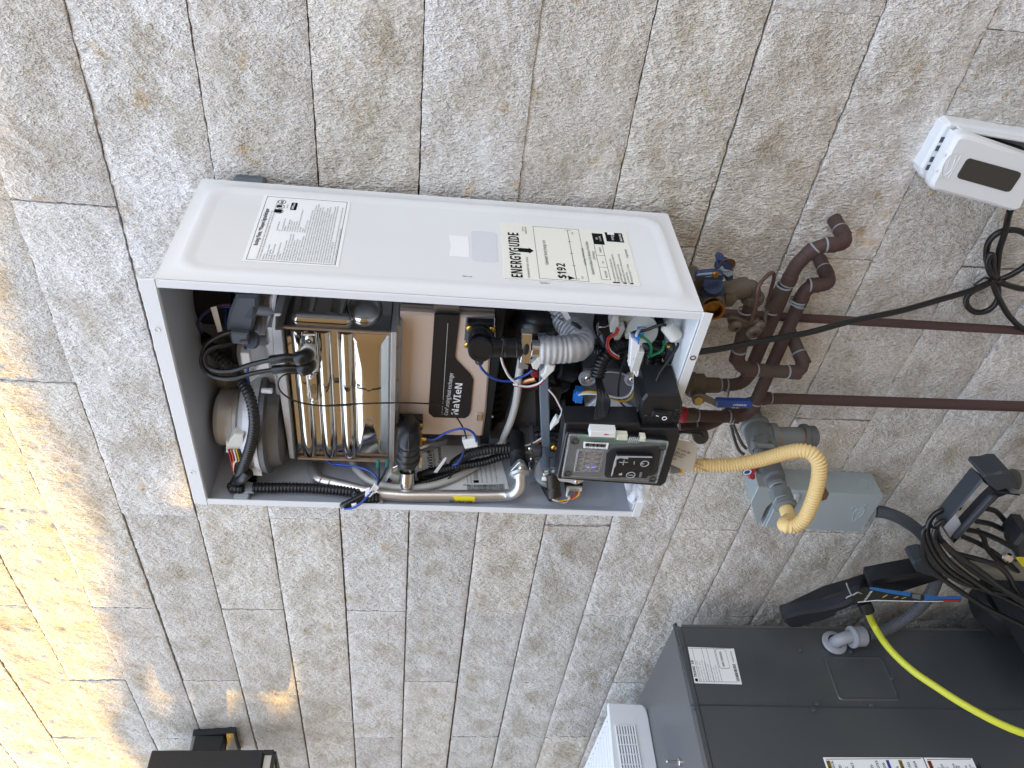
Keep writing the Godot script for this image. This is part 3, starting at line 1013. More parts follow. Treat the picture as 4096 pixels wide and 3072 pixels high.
func blower_and_igniter(h: Node3D) -> void:
	# exhaust collar and dark duct at the top
	rod(h, "exhaust_collar", M.black_matt, V(0.088, 0.694, 0.100), V(0.088, 0.640, 0.100), 0.056, 0.002, 28)
	rod(h, "air_duct", M.cast_dark, V(0.02, 0.66, 0.06), V(0.02, 0.57, 0.06), 0.04, 0.004, 24)
	# aluminium mixing chamber
	slab(h, "mixing_chamber", M.cast, [V(.1369,.5753,.165), V(.1284,.5962,.165), V(.0596,.6086,.165), V(.0271,.6413,.165), V(.009,.6442,.165), V(-.0115,.6434,.165), V(-.0412,.6308,.165), V(-.0519,.6097,.165), V(-.0708,.5985,.165), V(-.114,.5971,.165), V(-.1423,.5851,.165), V(-.0402,.5787,.165), V(.0176,.5857,.165)], V(0, 0, -0.1), 0.006, true)
	slab(h, "mixing_flange", M.cast, [V(.1494,.5687,.185), V(.1388,.5803,.185), V(.0516,.5955,.185), V(.0412,.5925,.185), V(-.029,.5865,.185), V(-.0805,.5909,.185), V(-.1158,.5808,.185), V(-.1154,.5746,.185), V(.0421,.5803,.185), V(.099,.5785,.185)], V(0, 0, -0.05), 0.003, true)
	var ex := slab(h, "exhaust_sticker", M.paper, [V(.009,.6212,.196), V(-.0126,.6194,.196), V(.0179,.5895,.196), V(.0324,.5903,.196)], V(0, 0, -0.0006), 0.0002)
	words(ex, "EXHAUST", 0.0046, V(.0029,.6185,.1965), V(0.78, -0.62, 0), V(0.62, 0.78, 0), M.print, font_plain, 0.95)
	# blower: motor drum above, cast volute, dark lower plate
	var dn := V(0, -1, 0)
	var c := V(-0.122, 0.6870, 0.165)
	lathe(h, "blower_motor", M.cast, c, dn, [Vector2(0, 0.0), Vector2(0.036, 0.0), Vector2(0.043, 0.003), Vector2(0.046, 0.009), Vector2(0.046, 0.030), Vector2(0.0485, 0.032), Vector2(0.0485, 0.037), Vector2(0.045, 0.040), Vector2(0.045, 0.05)], 40)
	var st := mb()
	var rings := []
	for q in [[0.050, 0.0], [0.066, 0.005], [0.072, 0.013], [0.074, 0.026], [0.0775, 0.028], [0.0775, 0.035]]:
		var ring := []
		for j in 44:
			var a := TAU * j / 44
			var k: float = q[0] * (1.0 + 0.22 * fposmod(0.80 - float(j) / 44, 1.0))
			ring.append(V(-0.118, 0.645 - q[1], 0.160) + V(sin(a), 0, cos(a)) * k)
		rings.append(ring)
	loft(st, rings, false)
	part(h, "blower_housing", st, M.cast)
	st = mb()
	rings = []
	for q in [[0.077, 0.0], [0.0785, 0.002], [0.0785, 0.008], [0.070, 0.011], [0.066, 0.028], [0.045, 0.034]]:
		var ring := []
		for j in 44:
			var a := TAU * j / 44
			var k: float = q[0] * (1.0 + 0.22 * fposmod(0.80 - float(j) / 44, 1.0))
			ring.append(V(-0.118, 0.609 - q[1], 0.160) + V(sin(a), 0, cos(a)) * k)
		rings.append(ring)
	loft(st, rings, false)
	part(h, "blower_lower_plate", st, M.cast_dark)
	for q in [V(-.117,.6064,.235), V(-.0005,.5912,.225)]:
		rod(h, "housing_bolt", M.cast, q + V(0, 0.006, 0), q + V(0, -0.010, 0), 0.0042, 0.001, 12)
	slab(h, "warning_sticker", M.paper, [V(-.1586,.6256,.238), V(-.1593,.6127,.238), V(-.1809,.6116,.236), V(-.1802,.6248,.236)], V(0, 0, -0.001), 0.0003)
	# white bracket under the lid, a screw stub, grey putty
	box(h, "cable_saddle", mat("d8cfc4", 0.6), V(-.1312,.7039,.15), V(0.018, 0.0165, 0.010), 0.001)
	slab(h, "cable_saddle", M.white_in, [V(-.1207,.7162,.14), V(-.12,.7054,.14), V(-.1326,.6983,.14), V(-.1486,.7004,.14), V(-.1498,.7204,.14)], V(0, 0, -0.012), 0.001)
	for q in [V(-.0082,.7038,.08), V(-.1979,.7108,.08)]:
		ribbed(h, "screw_stub", M.brass, 0.0022, [q, q + V(0.001, -0.006, 0.001), q + V(0.002, -0.012, 0.002)], 0.0016, 0.15, 8)
	lathe(h, "plastic_plug", mat("b9b4aa", 0.7), V(-.0906,.6868,.1), V(0.1, -0.5, 0.4), [Vector2(0, 0), Vector2(0.02, 0), Vector2(0.024, 0.01), Vector2(0.02, 0.03), Vector2(0, 0.03)], 18)
	# ignition transformer: grey plastic body with lugs on two aluminium posts
	st = mb()
	slab_st(st, [V(.1549,.6183,.205), V(.156,.5912,.205), V(.1377,.5915,.205), V(.0971,.603,.205), V(.0874,.6109,.205), V(.0676,.61,.205), V(.0675,.6348,.205), V(.0845,.6369,.205), V(.0929,.6389,.205), V(.1006,.6383,.205), V(.123,.6325,.205)], V(0, 0, -0.05), 0.004)
	var tr := part(h, "ignition_transformer", st, M.grey_plastic)
	slab(tr, "terminal_block", M.grey_plastic, [V(.0991,.631,.216), V(.0977,.6077,.216), V(.0776,.6076,.216), V(.0781,.6306,.216)], V(0, 0, -0.012), 0.002)
	slab(tr, "terminal_slot", M.black, [V(.0875,.6202,.2165), V(.09,.6077,.2165), V(.0859,.6079,.2165), V(.083,.6192,.2165)], V(0, 0, -0.002), 0.0004)
	for q in [[V(.1289,.6054,.2), V(.1127,.5812,.18)], [V(.0736,.6082,.2), V(.0572,.5934,.18)]]:
		rod(h, "mounting_post", M.alu, q[0], q[1], 0.0075, 0.001, 16)
		lathe(tr, "lug", M.grey_plastic, q[0] + (q[0] - q[1]) * 0.08, q[1] - q[0], [Vector2(0, 0), Vector2(0.0125, 0), Vector2(0.0125, 0.006), Vector2(0.0075, 0.008)], 18)
	# thick ignition leads with rubber boots
	tube(h, "ignition_lead", M.rubber, 0.0034, [V(.0755,.6324,.212), V(.0753,.6488,.218), V(.0705,.6623,.222), V(.06,.6682,.226), V(.0467,.6654,.23), V(.0427,.6513,.234), V(.0472,.6288,.236), V(.0614,.6038,.238), V(.0747,.5731,.24)], 10)
	tube(h, "ignition_lead", M.rubber, 0.0034, [V(.0968,.6313,.212), V(.0894,.6478,.214), V(.0775,.6639,.217), V(.0618,.6723,.22), V(.0457,.6741,.226), V(.0335,.6653,.232), V(.0326,.6472,.238), V(.0363,.6262,.24), V(.0474,.6003,.24), V(.0558,.5717,.24)], 10)
	tube(h, "lead_boot", M.rubber, 0.0065, [V(.0736,.5747,.24), V(.0792,.5573,.241), V(.0794,.5422,.24), V(.0787,.5332,.239)], 14)
	tube(h, "lead_boot", M.rubber, 0.0065, [V(.0555,.573,.24), V(.0599,.5558,.241), V(.0599,.5389,.24), V(.0599,.5298,.239)], 14)
	tube(h, "lead_boot", M.rubber, 0.0105, [V(.0787,.5377,.24), V(.0817,.5312,.241), V(.0807,.5273,.236), V(.0731,.5274,.225)], 16)
	tube(h, "lead_boot", M.rubber, 0.0105, [V(.0598,.5343,.24), V(.0628,.5285,.241), V(.0617,.5254,.236), V(.054,.5258,.225)], 16)


func elbow_flange(h: Node3D, name_: String, corners: Array, bolts: Array) -> Node3D:
	var f := slab(h, name_, M.black, corners, V(0, 0, -0.012), 0.0015)
	for q in bolts:
		screw(f, M.brass, q, V(0, 0, 1), 0.0058, 0.004)
	return f


func water_fittings(h: Node3D) -> void:
	# upper outlet: square flange, elbow towards the front, pipe going down, capped thermistor end
	slab(h, "pressed_seat", M.bright, [V(.1212,.3069,.184), V(.1242,.2654,.184), V(.075,.2598,.184), V(.0787,.3064,.184)], V(0, 0, -0.006), 0.003)
	var f := elbow_flange(h, "outlet_flange", [V(.1251,.3054,.198), V(.127,.2675,.198), V(.1004,.2638,.198), V(.0915,.2679,.198), V(.0816,.2855,.198), V(.0838,.3042,.198), V(.0974,.3065,.198)], [V(.1159,.301,.198), V(.1162,.27,.198), V(.085,.3017,.198)])
	lathe(f, "outlet_neck", M.black, V(.1056,.2863,.198), V(.131,.289,.252) - V(.1056,.2863,.198), [Vector2(0.021, 0), Vector2(0.021, 0.006), Vector2(0.0175, 0.008), Vector2(0.0175, 0.02), Vector2(0.019, 0.022), Vector2(0.019, 0.028), Vector2(0.0165, 0.03), Vector2(0.0165, 0.06)], 28)
	lathe(f, "outlet_cap", M.black, V(.1242,.2882,.243), V(.1345,.2885,.272) - V(.1242,.2882,.243), [Vector2(0.016, 0), Vector2(0.0175, 0.004), Vector2(0.0175, 0.020), Vector2(0.0160, 0.023), Vector2(0.012, 0.023), Vector2(0.012, 0.022), Vector2(0, 0.022)], 28)
	rod(f, "sensor_stub", M.black, V(.12,.2895,.262), V(.1058,.2878,.258), 0.0062, 0.001, 14)
	var hp := rod(h, "outlet_pipe", M.black, V(.1252,.2878,.248), V(.1165,.2301,.236), 0.0135, 0.001, 24)
	for q in [V(.1207,.2563,.2415), V(.1179,.2394,.238), V(.1156,.2383,.236)]:
		rod(hp, "pipe_collar", M.black, q, q + V(0.0006, -0.004, -0.0006), 0.0150, 0.0008, 24)
	tube(h, "cable_tie", M.black, 0.0012, [V(.1477,.2611,.256), V(.1463,.2586,.258), V(.1351,.2583,.26), V(.1126,.2578,.252)], 6)
	var clip := slab(h, "spring_clip", M.bright, [V(.1509,.2337,.247), V(.1512,.2192,.247), V(.1383,.2181,.247), V(.1317,.2187,.247), V(.1186,.2164,.247), V(.0967,.2148,.247), V(.0983,.2295,.247), V(.1177,.2296,.247), V(.1373,.2326,.247)], V(0, 0, -0.012), 0.001)
	ball(clip, "clip_opening", M.black, V(.1238,.2243,.2475), V(0.0105, 0.0045, 0.0015), 8)
	slab(h, "clip_tail", M.alu, [V(.0848,.2288,.225), V(.0736,.2129,.225), V(.0674,.2127,.225), V(.0673,.2274,.225)], V(0, 0, -0.002), 0.0005)
	rod(h, "steel_pipe", M.steel, V(.1162,.2171,.235), V(.1148,.1987,.233), 0.0125, 0.0005, 24)
	var foil := mb()
	tube_st(foil, curve([V(.1117,.2021,.232), V(.1131,.1868,.232), V(.1132,.1684,.23), V(.1141,.1552,.228), V(.113,.1455,.222), V(.1133,.1411,.212), V(.1142,.1432,.2), V(.1133,.1491,.185), V(.1126,.1567,.168), V(.1148,.1648,.15), V(.1185,.1713,.14)], 8), 0.0198, 20, 0.0075, 0.035)
	var fo := part(h, "foil_sleeve", foil, M.foil)
	slab(fo, "foil_sticker", M.paper, [V(.1471,.174,.186), V(.1505,.166,.186), V(.134,.1554,.186), V(.1309,.1622,.186)], V(0, 0, -0.0006), 0.0002)
	words(fo, "NPE-240A", 0.005, V(.1349,.1649,.187), V(0.35, 0.93, 0), V(-0.93, 0.35, 0), M.print, font_bold, 0.8)
	tube(fo, "strap", M.black, 0.003, [V(.1407,.1583,.203), V(.1396,.1507,.207), V(.1302,.1427,.203), V(.1172,.1384,.195)], 8)
	# black hose on the far right with a clamp
	tube(h, "black_hose", M.rubber, 0.022, [V(.0825,.2474,.11), V(.0881,.2189,.13), V(.098,.2062,.15), V(.1013,.192,.155), V(.0906,.1799,.145), V(.0661,.1642,.12)], 18)
	lathe(h, "hose_clamp", M.bright, V(.0885,.2137,.14), V(0.05, -1, 0.1), [Vector2(0.0228, 0), Vector2(0.0238, 0.0005), Vector2(0.0238, 0.007), Vector2(0.0228, 0.0075)], 24)
	rod(h, "steel_pipe", M.bright, V(.0682,.1671,.125), V(.0629,.158,.12), 0.019, 0.002, 20)
	# lower outlet on the left: flange, ribbed elbow, clip and steel stub
	slab(h, "pressed_seat", M.bright, [V(-.086,.3987,.182), V(-.0851,.3613,.182), V(-.0924,.3603,.182), V(-.0938,.4,.182)], V(0, 0, -0.006), 0.003)
	f = elbow_flange(h, "inlet_flange", [V(-.0805,.4017,.194), V(-.0784,.3611,.194), V(-.103,.3602,.194), V(-.1097,.3658,.194), V(-.1114,.3947,.194), V(-.1055,.4013,.194)], [V(-.093,.3968,.194), V(-.0923,.3652,.194)])
	tube(f, "inlet_elbow", M.black, 0.0175, [V(-.0917,.3815,.194), V(-.0811,.3813,.212), V(-.0766,.3812,.226), V(-.0781,.381,.236), V(-.0841,.3811,.24)], 20)
	ball(f, "elbow_knuckle", M.black, V(-.0822,.3812,.238), V(0.0182, 0.0178, 0.0178), 12)
	var lower := lathe(h, "inlet_pipe", M.black, V(-.0873,.3811,.239), V(-.1719,.3826,.222) - V(-.0873,.3811,.239), [Vector2(0.0165, 0), Vector2(0.0165, 0.014), Vector2(0.0180, 0.016), Vector2(0.0180, 0.031), Vector2(0.0160, 0.033), Vector2(0.0195, 0.036), Vector2(0.0195, 0.042), Vector2(0.0200, 0.046), Vector2(0.0175, 0.055), Vector2(0.0145, 0.064)], 26)
	tube(lower, "mould_seam", M.black, 0.0012, [V(-.0622,.3808,.228), V(-.0565,.3801,.256), V(-.0705,.3806,.258), V(-.1234,.3812,.2465)], 6)
	for k in 2:
		tube(lower, "spring_wire", M.bright, 0.0011, [V(-.1551,.3934,.232), V(-.133,.3874,.246), V(-.1349,.3824,.247), V(-.1502,.3764,.243)] if k == 0 else [V(-.1516,.3647,.225), V(-.1346,.3746,.244), V(-.1525,.3764,.242)], 6)
	slab(lower, "clip_tail", M.bright, [V(-.1628,.4053,.225), V(-.1568,.3981,.225), V(-.1679,.3962,.225), V(-.1753,.4059,.225)], V(0, 0, -0.002), 0.0006)
	slab(lower, "clip_tail", M.bright, [V(-.1345,.3646,.226), V(-.135,.3577,.226), V(-.1601,.3574,.226), V(-.1605,.3644,.226)], V(0, 0, -0.008), 0.0006)
	lathe(h, "steel_stub", M.bright, V(-.1776,.3822,.219), V(-.2065,.3814,.2317) - V(-.1776,.3822,.219), [Vector2(0.0128, 0), Vector2(0.0128, 0.018), Vector2(0.0118, 0.026), Vector2(0.008, 0.033), Vector2(0, 0.036)], 24)
	rod(h, "thermistor", M.brass, V(-.1033,.3622,.214), V(-.1034,.3536,.214), 0.0034, 0.0005, 12)
	box(h, "thermistor_plate", M.brass, V(-.1117,.3639,.206), V(0.034, 0.008, 0.004), 0.0006)
	tube(h, "steel_pipe", M.bright, 0.0125, [V(-.2065,.4082,.1401), V(-.2065,.3801,.1396), V(-.2065,.3613,.1365), V(-.2065,.3426,.1269), V(-.2065,.322,.1139)], 18)


func gas_train(h: Node3D) -> void:
	# aluminium gas tube from the blower down to the gas valve
	var g := tube(h, "gas_tube", M.alu_tube, 0.0098, [V(-.2065,.5433,.1652), V(-.2065,.542,.1829), V(-.2065,.5373,.2), V(-.2065,.5255,.2178), V(-.2065,.5044,.2258), V(-.2065,.5205,.2204), V(-.2065,.4707,.2336), V(-.2065,.4318,.2424), V(-.2065,.3873,.2462), V(-.2065,.3518,.2452), V(-.2065,.307,.2433), V(-.2065,.2496,.241), V(-.2044,.2169,.24), V(-.1916,.2049,.245), V(-.1771,.1977,.246), V(-.1656,.1961,.242), V(-.1544,.198,.236), V(-.1524,.1985,.23)], 20)
	var arc0 := []
	var arc1 := []
	var cy0 := V(-.2,.3145,.2541)
	var cy1 := V(-.2,.2685,.2523)
	var cc := V(-.2065,.2919,.2427)
	for k in 7:
		var an := 0.05 + 1.25 * k / 6.0
		var d := V(0.78 * cos(an) - 0.62 * sin(an), 0, 0.62 * cos(an) + 0.78 * sin(an)) * 0.0102
		arc0.append(V(-0.2065, cy0.y, cc.z) + d)
		arc1.append(V(-0.2065, cy1.y, cc.z) + d)
	var stk := mb()
	stk.set_smooth_group(0)
	for k in 6:
		quad(stk, arc0[k + 1], arc1[k + 1], arc1[k], arc0[k])
	var ms := part(g, "model_sticker", stk, M.yellow_tag)
	words(ms, "NPE-210 / 240", 0.0042, V(arc1[4].x, cy1.y + 0.004, arc1[4].z) + V(0.0006, 0, 0.0008), V(0, 1, 0), V(-0.92, 0, 0.38), M.print, font_bold, 1.0)
	# gas valve: black elbow, aluminium diamond flange, cast body and regulator
	var fl := slab(h, "gas_flange", M.alu, [V(-.13,.2045,.234), V(-.1276,.2007,.234), V(-.1317,.1943,.234), V(-.1437,.1876,.234), V(-.1525,.1834,.234), V(-.1594,.1841,.234), V(-.1701,.1887,.234), V(-.1763,.197,.234), V(-.1755,.2032,.234), V(-.1655,.2104,.234), V(-.157,.214,.234), V(-.1496,.2137,.234)], V(0, 0, -0.008), 0.0012)
	screw(fl, M.bright, V(-.142,.1975,.234), V(0, 0, 1), 0.0052, 0.004)
	lathe(fl, "tube_collar", M.alu, V(-.1579,.1977,.232), V(-0.2, -0.05, 0.6), [Vector2(0.0185, 0), Vector2(0.0165, 0.004), Vector2(0.0125, 0.006), Vector2(0.010, 0.010)], 22)
	slab(h, "valve_elbow", M.black_matt, [V(-.121,.2149,.222), V(-.1153,.2096,.222), V(-.1158,.2007,.222), V(-.1242,.1923,.222), V(-.1463,.188,.222), V(-.1642,.1811,.222), V(-.1703,.1864,.222), V(-.1658,.2098,.222), V(-.1568,.2127,.222), V(-.1277,.216,.222)], V(0, 0, -0.05), 0.006, true)
	slab(h, "valve_body", M.cast_dark, [V(-.1324,.1971,.208), V(-.1304,.1808,.208), V(-.1237,.1817,.208), V(-.1234,.1765,.208), V(-.1294,.1636,.208), V(-.1747,.1572,.208), V(-.1755,.171,.208), V(-.179,.1721,.208), V(-.1781,.1761,.208), V(-.1585,.1786,.208), V(-.1578,.1864,.208), V(-.14,.1931,.208)], V(0, 0, -0.07), 0.003)
	for q in [V(-.1471,.179,.208), V(-.1217,.1846,.208), V(-.1712,.1781,.208), V(-.1811,.1575,.218), V(-.1431,.1606,.223)]:
		screw(h, M.bright, q, V(0, 0, 1), 0.004, 0.004)
	box(h, "valve_boss", M.cast_dark, V(-.1555,.1657,.213), V(0.03, 0.016, 0.014), 0.003)
	slab(h, "regulator", M.grey_plastic, [V(-.1292,.1622,.218), V(-.1268,.1588,.218), V(-.1267,.1377,.218), V(-.1388,.1336,.218), V(-.1629,.1336,.218), V(-.1697,.1526,.218), V(-.1841,.1582,.218), V(-.1772,.1607,.218), V(-.1518,.1628,.218)], V(0, 0, -0.07), 0.003)
	for q in [[V(-.13,.1587,.223), V(-.1314,.1587,.234)], [V(-.1338,.1469,.223), V(-.133,.1476,.234)]]:
		lathe(h, "regulator_port", M.grey_plastic, q[0], q[1] - q[0], [Vector2(0.0085, 0), Vector2(0.0085, 0.022), Vector2(0.006, 0.023), Vector2(0.006, 0.012), Vector2(0, 0.012)], 16)
	rod(h, "regulator_dome", M.cast_dark, V(-.1635,.147,.223), V(-.144,.1516,.234), 0.026, 0.004, 26)
	slab(h, "milky_clip", M.milky, [V(-.1374,.1635,.244), V(-.135,.1597,.244), V(-.1335,.1443,.244), V(-.1385,.1417,.244), V(-.143,.1418,.244), V(-.143,.1515,.244), V(-.1521,.1513,.244), V(-.1494,.1543,.244), V(-.1596,.1524,.244), V(-.1616,.1578,.244), V(-.1497,.161,.244)], V(0, 0, -0.012), 0.002)
	rod(h, "milky_pin", M.milky, V(-.1495,.1569,.244), V(-.1533,.1571,.249), 0.0065, 0.001, 14)
	lathe(h, "adjuster_screw", mat("2b241c", 0.4, 0.2), V(-.1433,.1469,.243), V(-.1563,.144,.254) - V(-.1433,.1469,.243), [Vector2(0.0115, 0), Vector2(0.0112, 0.022), Vector2(0.0118, 0.024), Vector2(0.0118, 0.036), Vector2(0.0105, 0.038), Vector2(0.005, 0.038), Vector2(0.004, 0.034), Vector2(0, 0.034)], 20)
	# grey steel rail across the cabinet
	var rail := mb()
	slab_st(rail, [V(.105,.1999,.198), V(.1059,.188,.198), V(-.018,.1664,.198), V(-.1341,.1475,.198), V(-.1271,.1628,.198), V(-.0189,.1813,.198)], V(0, 0, -0.012), 0.0015)
	part(h, "steel_rail", rail, M.panel_grey)
	slab(h, "rail_end", M.bright, [V(-.126,.1631,.199), V(-.1281,.1485,.199), V(-.1326,.1487,.199), V(-.1306,.162,.199)], V(0, 0, -0.004), 0.0008)
	# hanging ear of the control box
	var ear := slab(h, "control_box_ear", M.black, [V(-.0862,.1568,.225), V(-.0853,.1507,.225), V(-.0897,.1434,.225), V(-.0979,.137,.225), V(-.1197,.1335,.225), V(-.1156,.1394,.225), V(-.1115,.146,.225), V(-.1098,.1544,.225), V(-.1078,.1565,.225)], V(0, 0, -0.006), 0.001)
	screw(ear, M.brass, V(-.0977,.1477,.225), V(0, 0, 1), 0.0062, 0.003)
	# cast motor body and its plug below the control box
	slab(h, "valve_motor", M.cast, [V(-.1431,.1413,.255), V(-.1383,.14,.255), V(-.1406,.0937,.255), V(-.1453,.0928,.255), V(-.1521,.0979,.255), V(-.1566,.1077,.255), V(-.1517,.1211,.255), V(-.1501,.1371,.255)], V(0, 0, -0.05), 0.004)
	screw(h, M.bright, V(-.1444,.1056,.255), V(0, 0, 1), 0.0055, 0.002)
	var plug := slab(h, "motor_plug", M.black, [V(-.1671,.1229,.245), V(-.1655,.0922,.245), V(-.1753,.09,.245), V(-.1828,.0902,.245), V(-.1834,.1192,.245)], V(0, 0, -0.02), 0.001)
	for i in 5:
		box(plug, "plug_cell", M.milky, V(-.1737,.1142,.246).lerp(V(-.1736,.0968,.246), i / 4.0), V(0.009, 0.0085, 0.006), 0.0008)
	ribbed(h, "conduit", M.conduit, 0.0062, [V(-.2065,.1514,.2009), V(-.2065,.1497,.2099), V(-.2065,.1467,.2207), V(-.2065,.1416,.2342), V(-.2065,.1371,.2447)], 0.005, 0.14, 12)
	slab(h, "wire_flag", mat("3c4147", 0.5), [V(-.2065,.1735,.2129), V(-.2065,.1653,.2086), V(-.2046,.15,.21), V(-.2065,.1491,.2119), V(-.2065,.1609,.2124), V(-.2065,.1714,.2168)], V(0, 0, -0.001), 0.0003)


func lower_right(h: Node3D) -> void:
	# pump: dark painted head, cast face with raised ring and letters
	var pump := slab(h, "pump", M.cast_dark, [V(-.0124,.1099,.15), V(.0025,.1082,.15), V(.0055,.0844,.15), V(.0064,.0505,.15), V(.0046,.0338,.15), V(-.0085,.0219,.15), V(-.0421,.0066,.15), V(-.1188,-.0126,.15), V(-.1207,-.0003,.15), V(-.1113,.0838,.15), V(-.073,.0938,.15)], V(0, 0, -0.09), 0.006)
	slab(pump, "pump_face", M.cast, [V(-.0733,.0922,.156), V(-.0557,.081,.156), V(-.0493,.0625,.156), V(-.053,.0389,.156), V(-.0684,.0155,.156), V(-.089,0,.156), V(-.1173,-.008,.156), V(-.1231,.0871,.156)], V(0, 0, -0.01), 0.002)
	lathe(pump, "raised_ring", M.cast, V(-.119,.0377,.157), V(0, 0, 1), [Vector2(0.040, 0), Vector2(0.040, 0.0025), Vector2(0.0365, 0.0025), Vector2(0.0355, 0.0)], 40)
	lathe(pump, "raised_ring", M.cast, V(-.1392,.0351,.157), V(0, 0, 1), [Vector2(0.030, 0), Vector2(0.030, 0.003), Vector2(0.0, 0.003)], 30)
	words(pump, "Na", 0.012, V(-.0902,.0335,.16), V(0.75, -0.66, 0).rotated(V(0, 0, 1), 0.45), V(0.66, 0.75, 0).rotated(V(0, 0, 1), 0.45), M.alu, font_bold, 1.1)
	for q in [[V(-.0122,.1006,.15), 0.011], [V(-.0084,.0271,.15), 0.010]]:
		lathe(pump, "screw_well", M.cast, q[0], V(0, 0, 1), [Vector2(q[1] + 0.004, -0.002), Vector2(q[1] + 0.003, 0.004), Vector2(q[1], 0.004), Vector2(q[1] * 0.9, 0.001), Vector2(0, 0.001)], 20)
		screw(pump, M.bright, q[0] + V(0, 0, 0.001), V(0, 0, 1), 0.0065, 0.004)
	tube(pump, "face_edge", M.cast, 0.0016, [V(-.0017,.0966,.152), V(.0054,.0774,.153), V(.0059,.0553,.153), V(-.0006,.0359,.152)], 6)
	slab(h, "pump_sticker", M.yellow_tag, [V(-.0974,.0753,.163), V(-.079,.0652,.163), V(-.0736,.0479,.163), V(-.0934,.0461,.163), V(-.0981,.0584,.163)], V(0, 0, -0.001), 0.0002)
	var pt := slab(h, "pump_tag", M.paper, [V(-.0223,.0872,.178), V(-.0232,.0848,.178), V(-.0443,.0797,.178), V(-.0675,.0778,.178), V(-.0655,.0853,.178), V(-.0447,.0867,.178)], V(0, 0, -0.0006), 0.0002)
	words(pt, "PUMP", 0.005, V(-.0655,.0788,.1786), V(0.98, 0.12, 0), V(-0.12, 0.98, 0), M.print, font_plain, 0.9)
	# dark fittings round the pump
	slab(h, "pump_shroud", M.black_matt, [V(-.0427,.1498,.075), V(-.0345,-.0286,.075), V(-.2065,-.0524,.0781), V(-.2065,.1265,.0882)], V(0, 0, -0.02), 0.004)
	for q in [[V(-.0049,.1552,.14), V(-.0177,.1224,.13), 0.020], [V(-.0165,.1411,.15), V(-.0369,.1563,.14), 0.022], [V(.0008,.0553,.13), V(-.0029,.0363,.12), 0.024], [V(-.0553,.1454,.15), V(-.0727,.1467,.16), 0.018]]:
		rod(h, "dark_fitting", M.black, q[0], q[1], q[2], 0.003, 20)
	box(h, "dark_fitting", M.black, V(-.0373,.154,.165), V(0.045, 0.022, 0.02), 0.003)
	slab(h, "dark_cover", M.black_matt, [V(-.046,.1349,.12), V(-.1047,.124,.12), V(-.1435,.1017,.12), V(-.1495,.1249,.12), V(-.0635,.1475,.12)], V(0, 0, -0.05), 0.004)
	slab(h, "dark_bracket", M.black, [V(-.1,.1138,.135), V(-.0993,.0857,.135), V(-.1268,.0823,.135), V(-.1264,.1118,.135)], V(0, 0, -0.03), 0.002)
	rod(h, "copper_stub", mat("b98a68", 0.3, 1.0), V(-.0177,.2098,.16), V(-.0036,.1866,.165), 0.0065, 0.001, 14)
	slab(h, "red_cap", mat("8e1f24", 0.5), [V(.0164,.1991,.172), V(.0163,.1863,.172), V(.0002,.1833,.172), V(.0042,.1961,.172)], V(0, 0, -0.012), 0.002)
	# blue housing plug
	var bc := slab(h, "blue_plug", M.blue_clip, [V(-.01,.1232,.185), V(-.0111,.1106,.185), V(-.0371,.1089,.185), V(-.0359,.1209,.185)], V(0, 0, -0.014), 0.0012)
	slab(bc, "plug_latch", M.blue_clip, [V(-.016,.1252,.183), V(-.0162,.1226,.183), V(-.0348,.1206,.183), V(-.0344,.1242,.183)], V(0, 0, -0.008), 0.001)
	# clear white valve actuator with printed disc
	var sv := slab(h, "valve_actuator", M.milky, [V(.1331,.0913,.165), V(.1354,.0306,.165), V(.1241,.0253,.165), V(.1151,.0235,.165), V(.1051,.06,.165), V(.0977,.0606,.165), V(.0926,.0661,.165), V(.1038,.0656,.165), V(.1153,.071,.165), V(.1112,.0897,.165)], V(0, 0, -0.06), 0.004)
	lathe(sv, "actuator_drum", M.milky, V(.0946,.0355,.15), V(.1229,.048,.19) - V(.0946,.0355,.15), [Vector2(0.0235, 0), Vector2(0.0235, 0.036), Vector2(0.0225, 0.038), Vector2(0, 0.038)], 34)
	slab(sv, "actuator_lug", M.milky, [V(.1066,.0689,.182), V(.1116,.0628,.182), V(.1124,.0514,.182), V(.0997,.0485,.182), V(.098,.0663,.182)], V(0, 0, -0.015), 0.002)
	slab(sv, "actuator_arm", M.milky, [V(.1084,.086,.178), V(.1251,.0801,.178), V(.1255,.0752,.178), V(.1142,.0695,.178), V(.0909,.0736,.178), V(.0903,.0808,.178), V(.1009,.0881,.178)], V(0, 0, -0.012), 0.002)
	slab(sv, "actuator_socket", M.milky, [V(.1261,.0969,.184), V(.1423,.0925,.184), V(.1419,.0867,.184), V(.1255,.0811,.184), V(.1227,.0827,.184), V(.1135,.085,.184), V(.1102,.0923,.184)], V(0, 0, -0.02), 0.002)
	slab(sv, "blue_sticker", mat("3d8fc8", 0.5), [V(.1318,.0587,.1925), V(.1332,.0473,.1925), V(.1148,.0444,.1925), V(.1164,.0541,.1925)], V(0, 0, -0.0012), 0.0002)
	words(sv, "N 4E101", 0.0056, V(.1328,.0442,.1925), V(-0.99, 0.1, 0), V(0.1, 0.99, 0), M.print, font_bold, 0.95)
	# black hose left of it with a bright spring clip
	tube(h, "black_hose", M.rubber, 0.0150, [V(.1057,.0883,.12), V(.109,.0967,.145), V(.1034,.0991,.16), V(.0922,.0927,.165), V(.0741,.0862,.16), V(.0476,.0788,.15)], 16)
	slab(h, "spring_clip", M.bright, [V(.1213,.1163,.182), V(.1277,.114,.182), V(.1127,.1097,.182), V(.1085,.106,.182), V(.0998,.1057,.182), V(.1036,.1101,.182)], V(0, 0, -0.004), 0.0008)
	tube(h, "spring_wire", M.bright, 0.0012, [V(.1133,.1115,.184), V(.1237,.1133,.188), V(.1259,.1055,.19), V(.1267,.0987,.186)], 6)
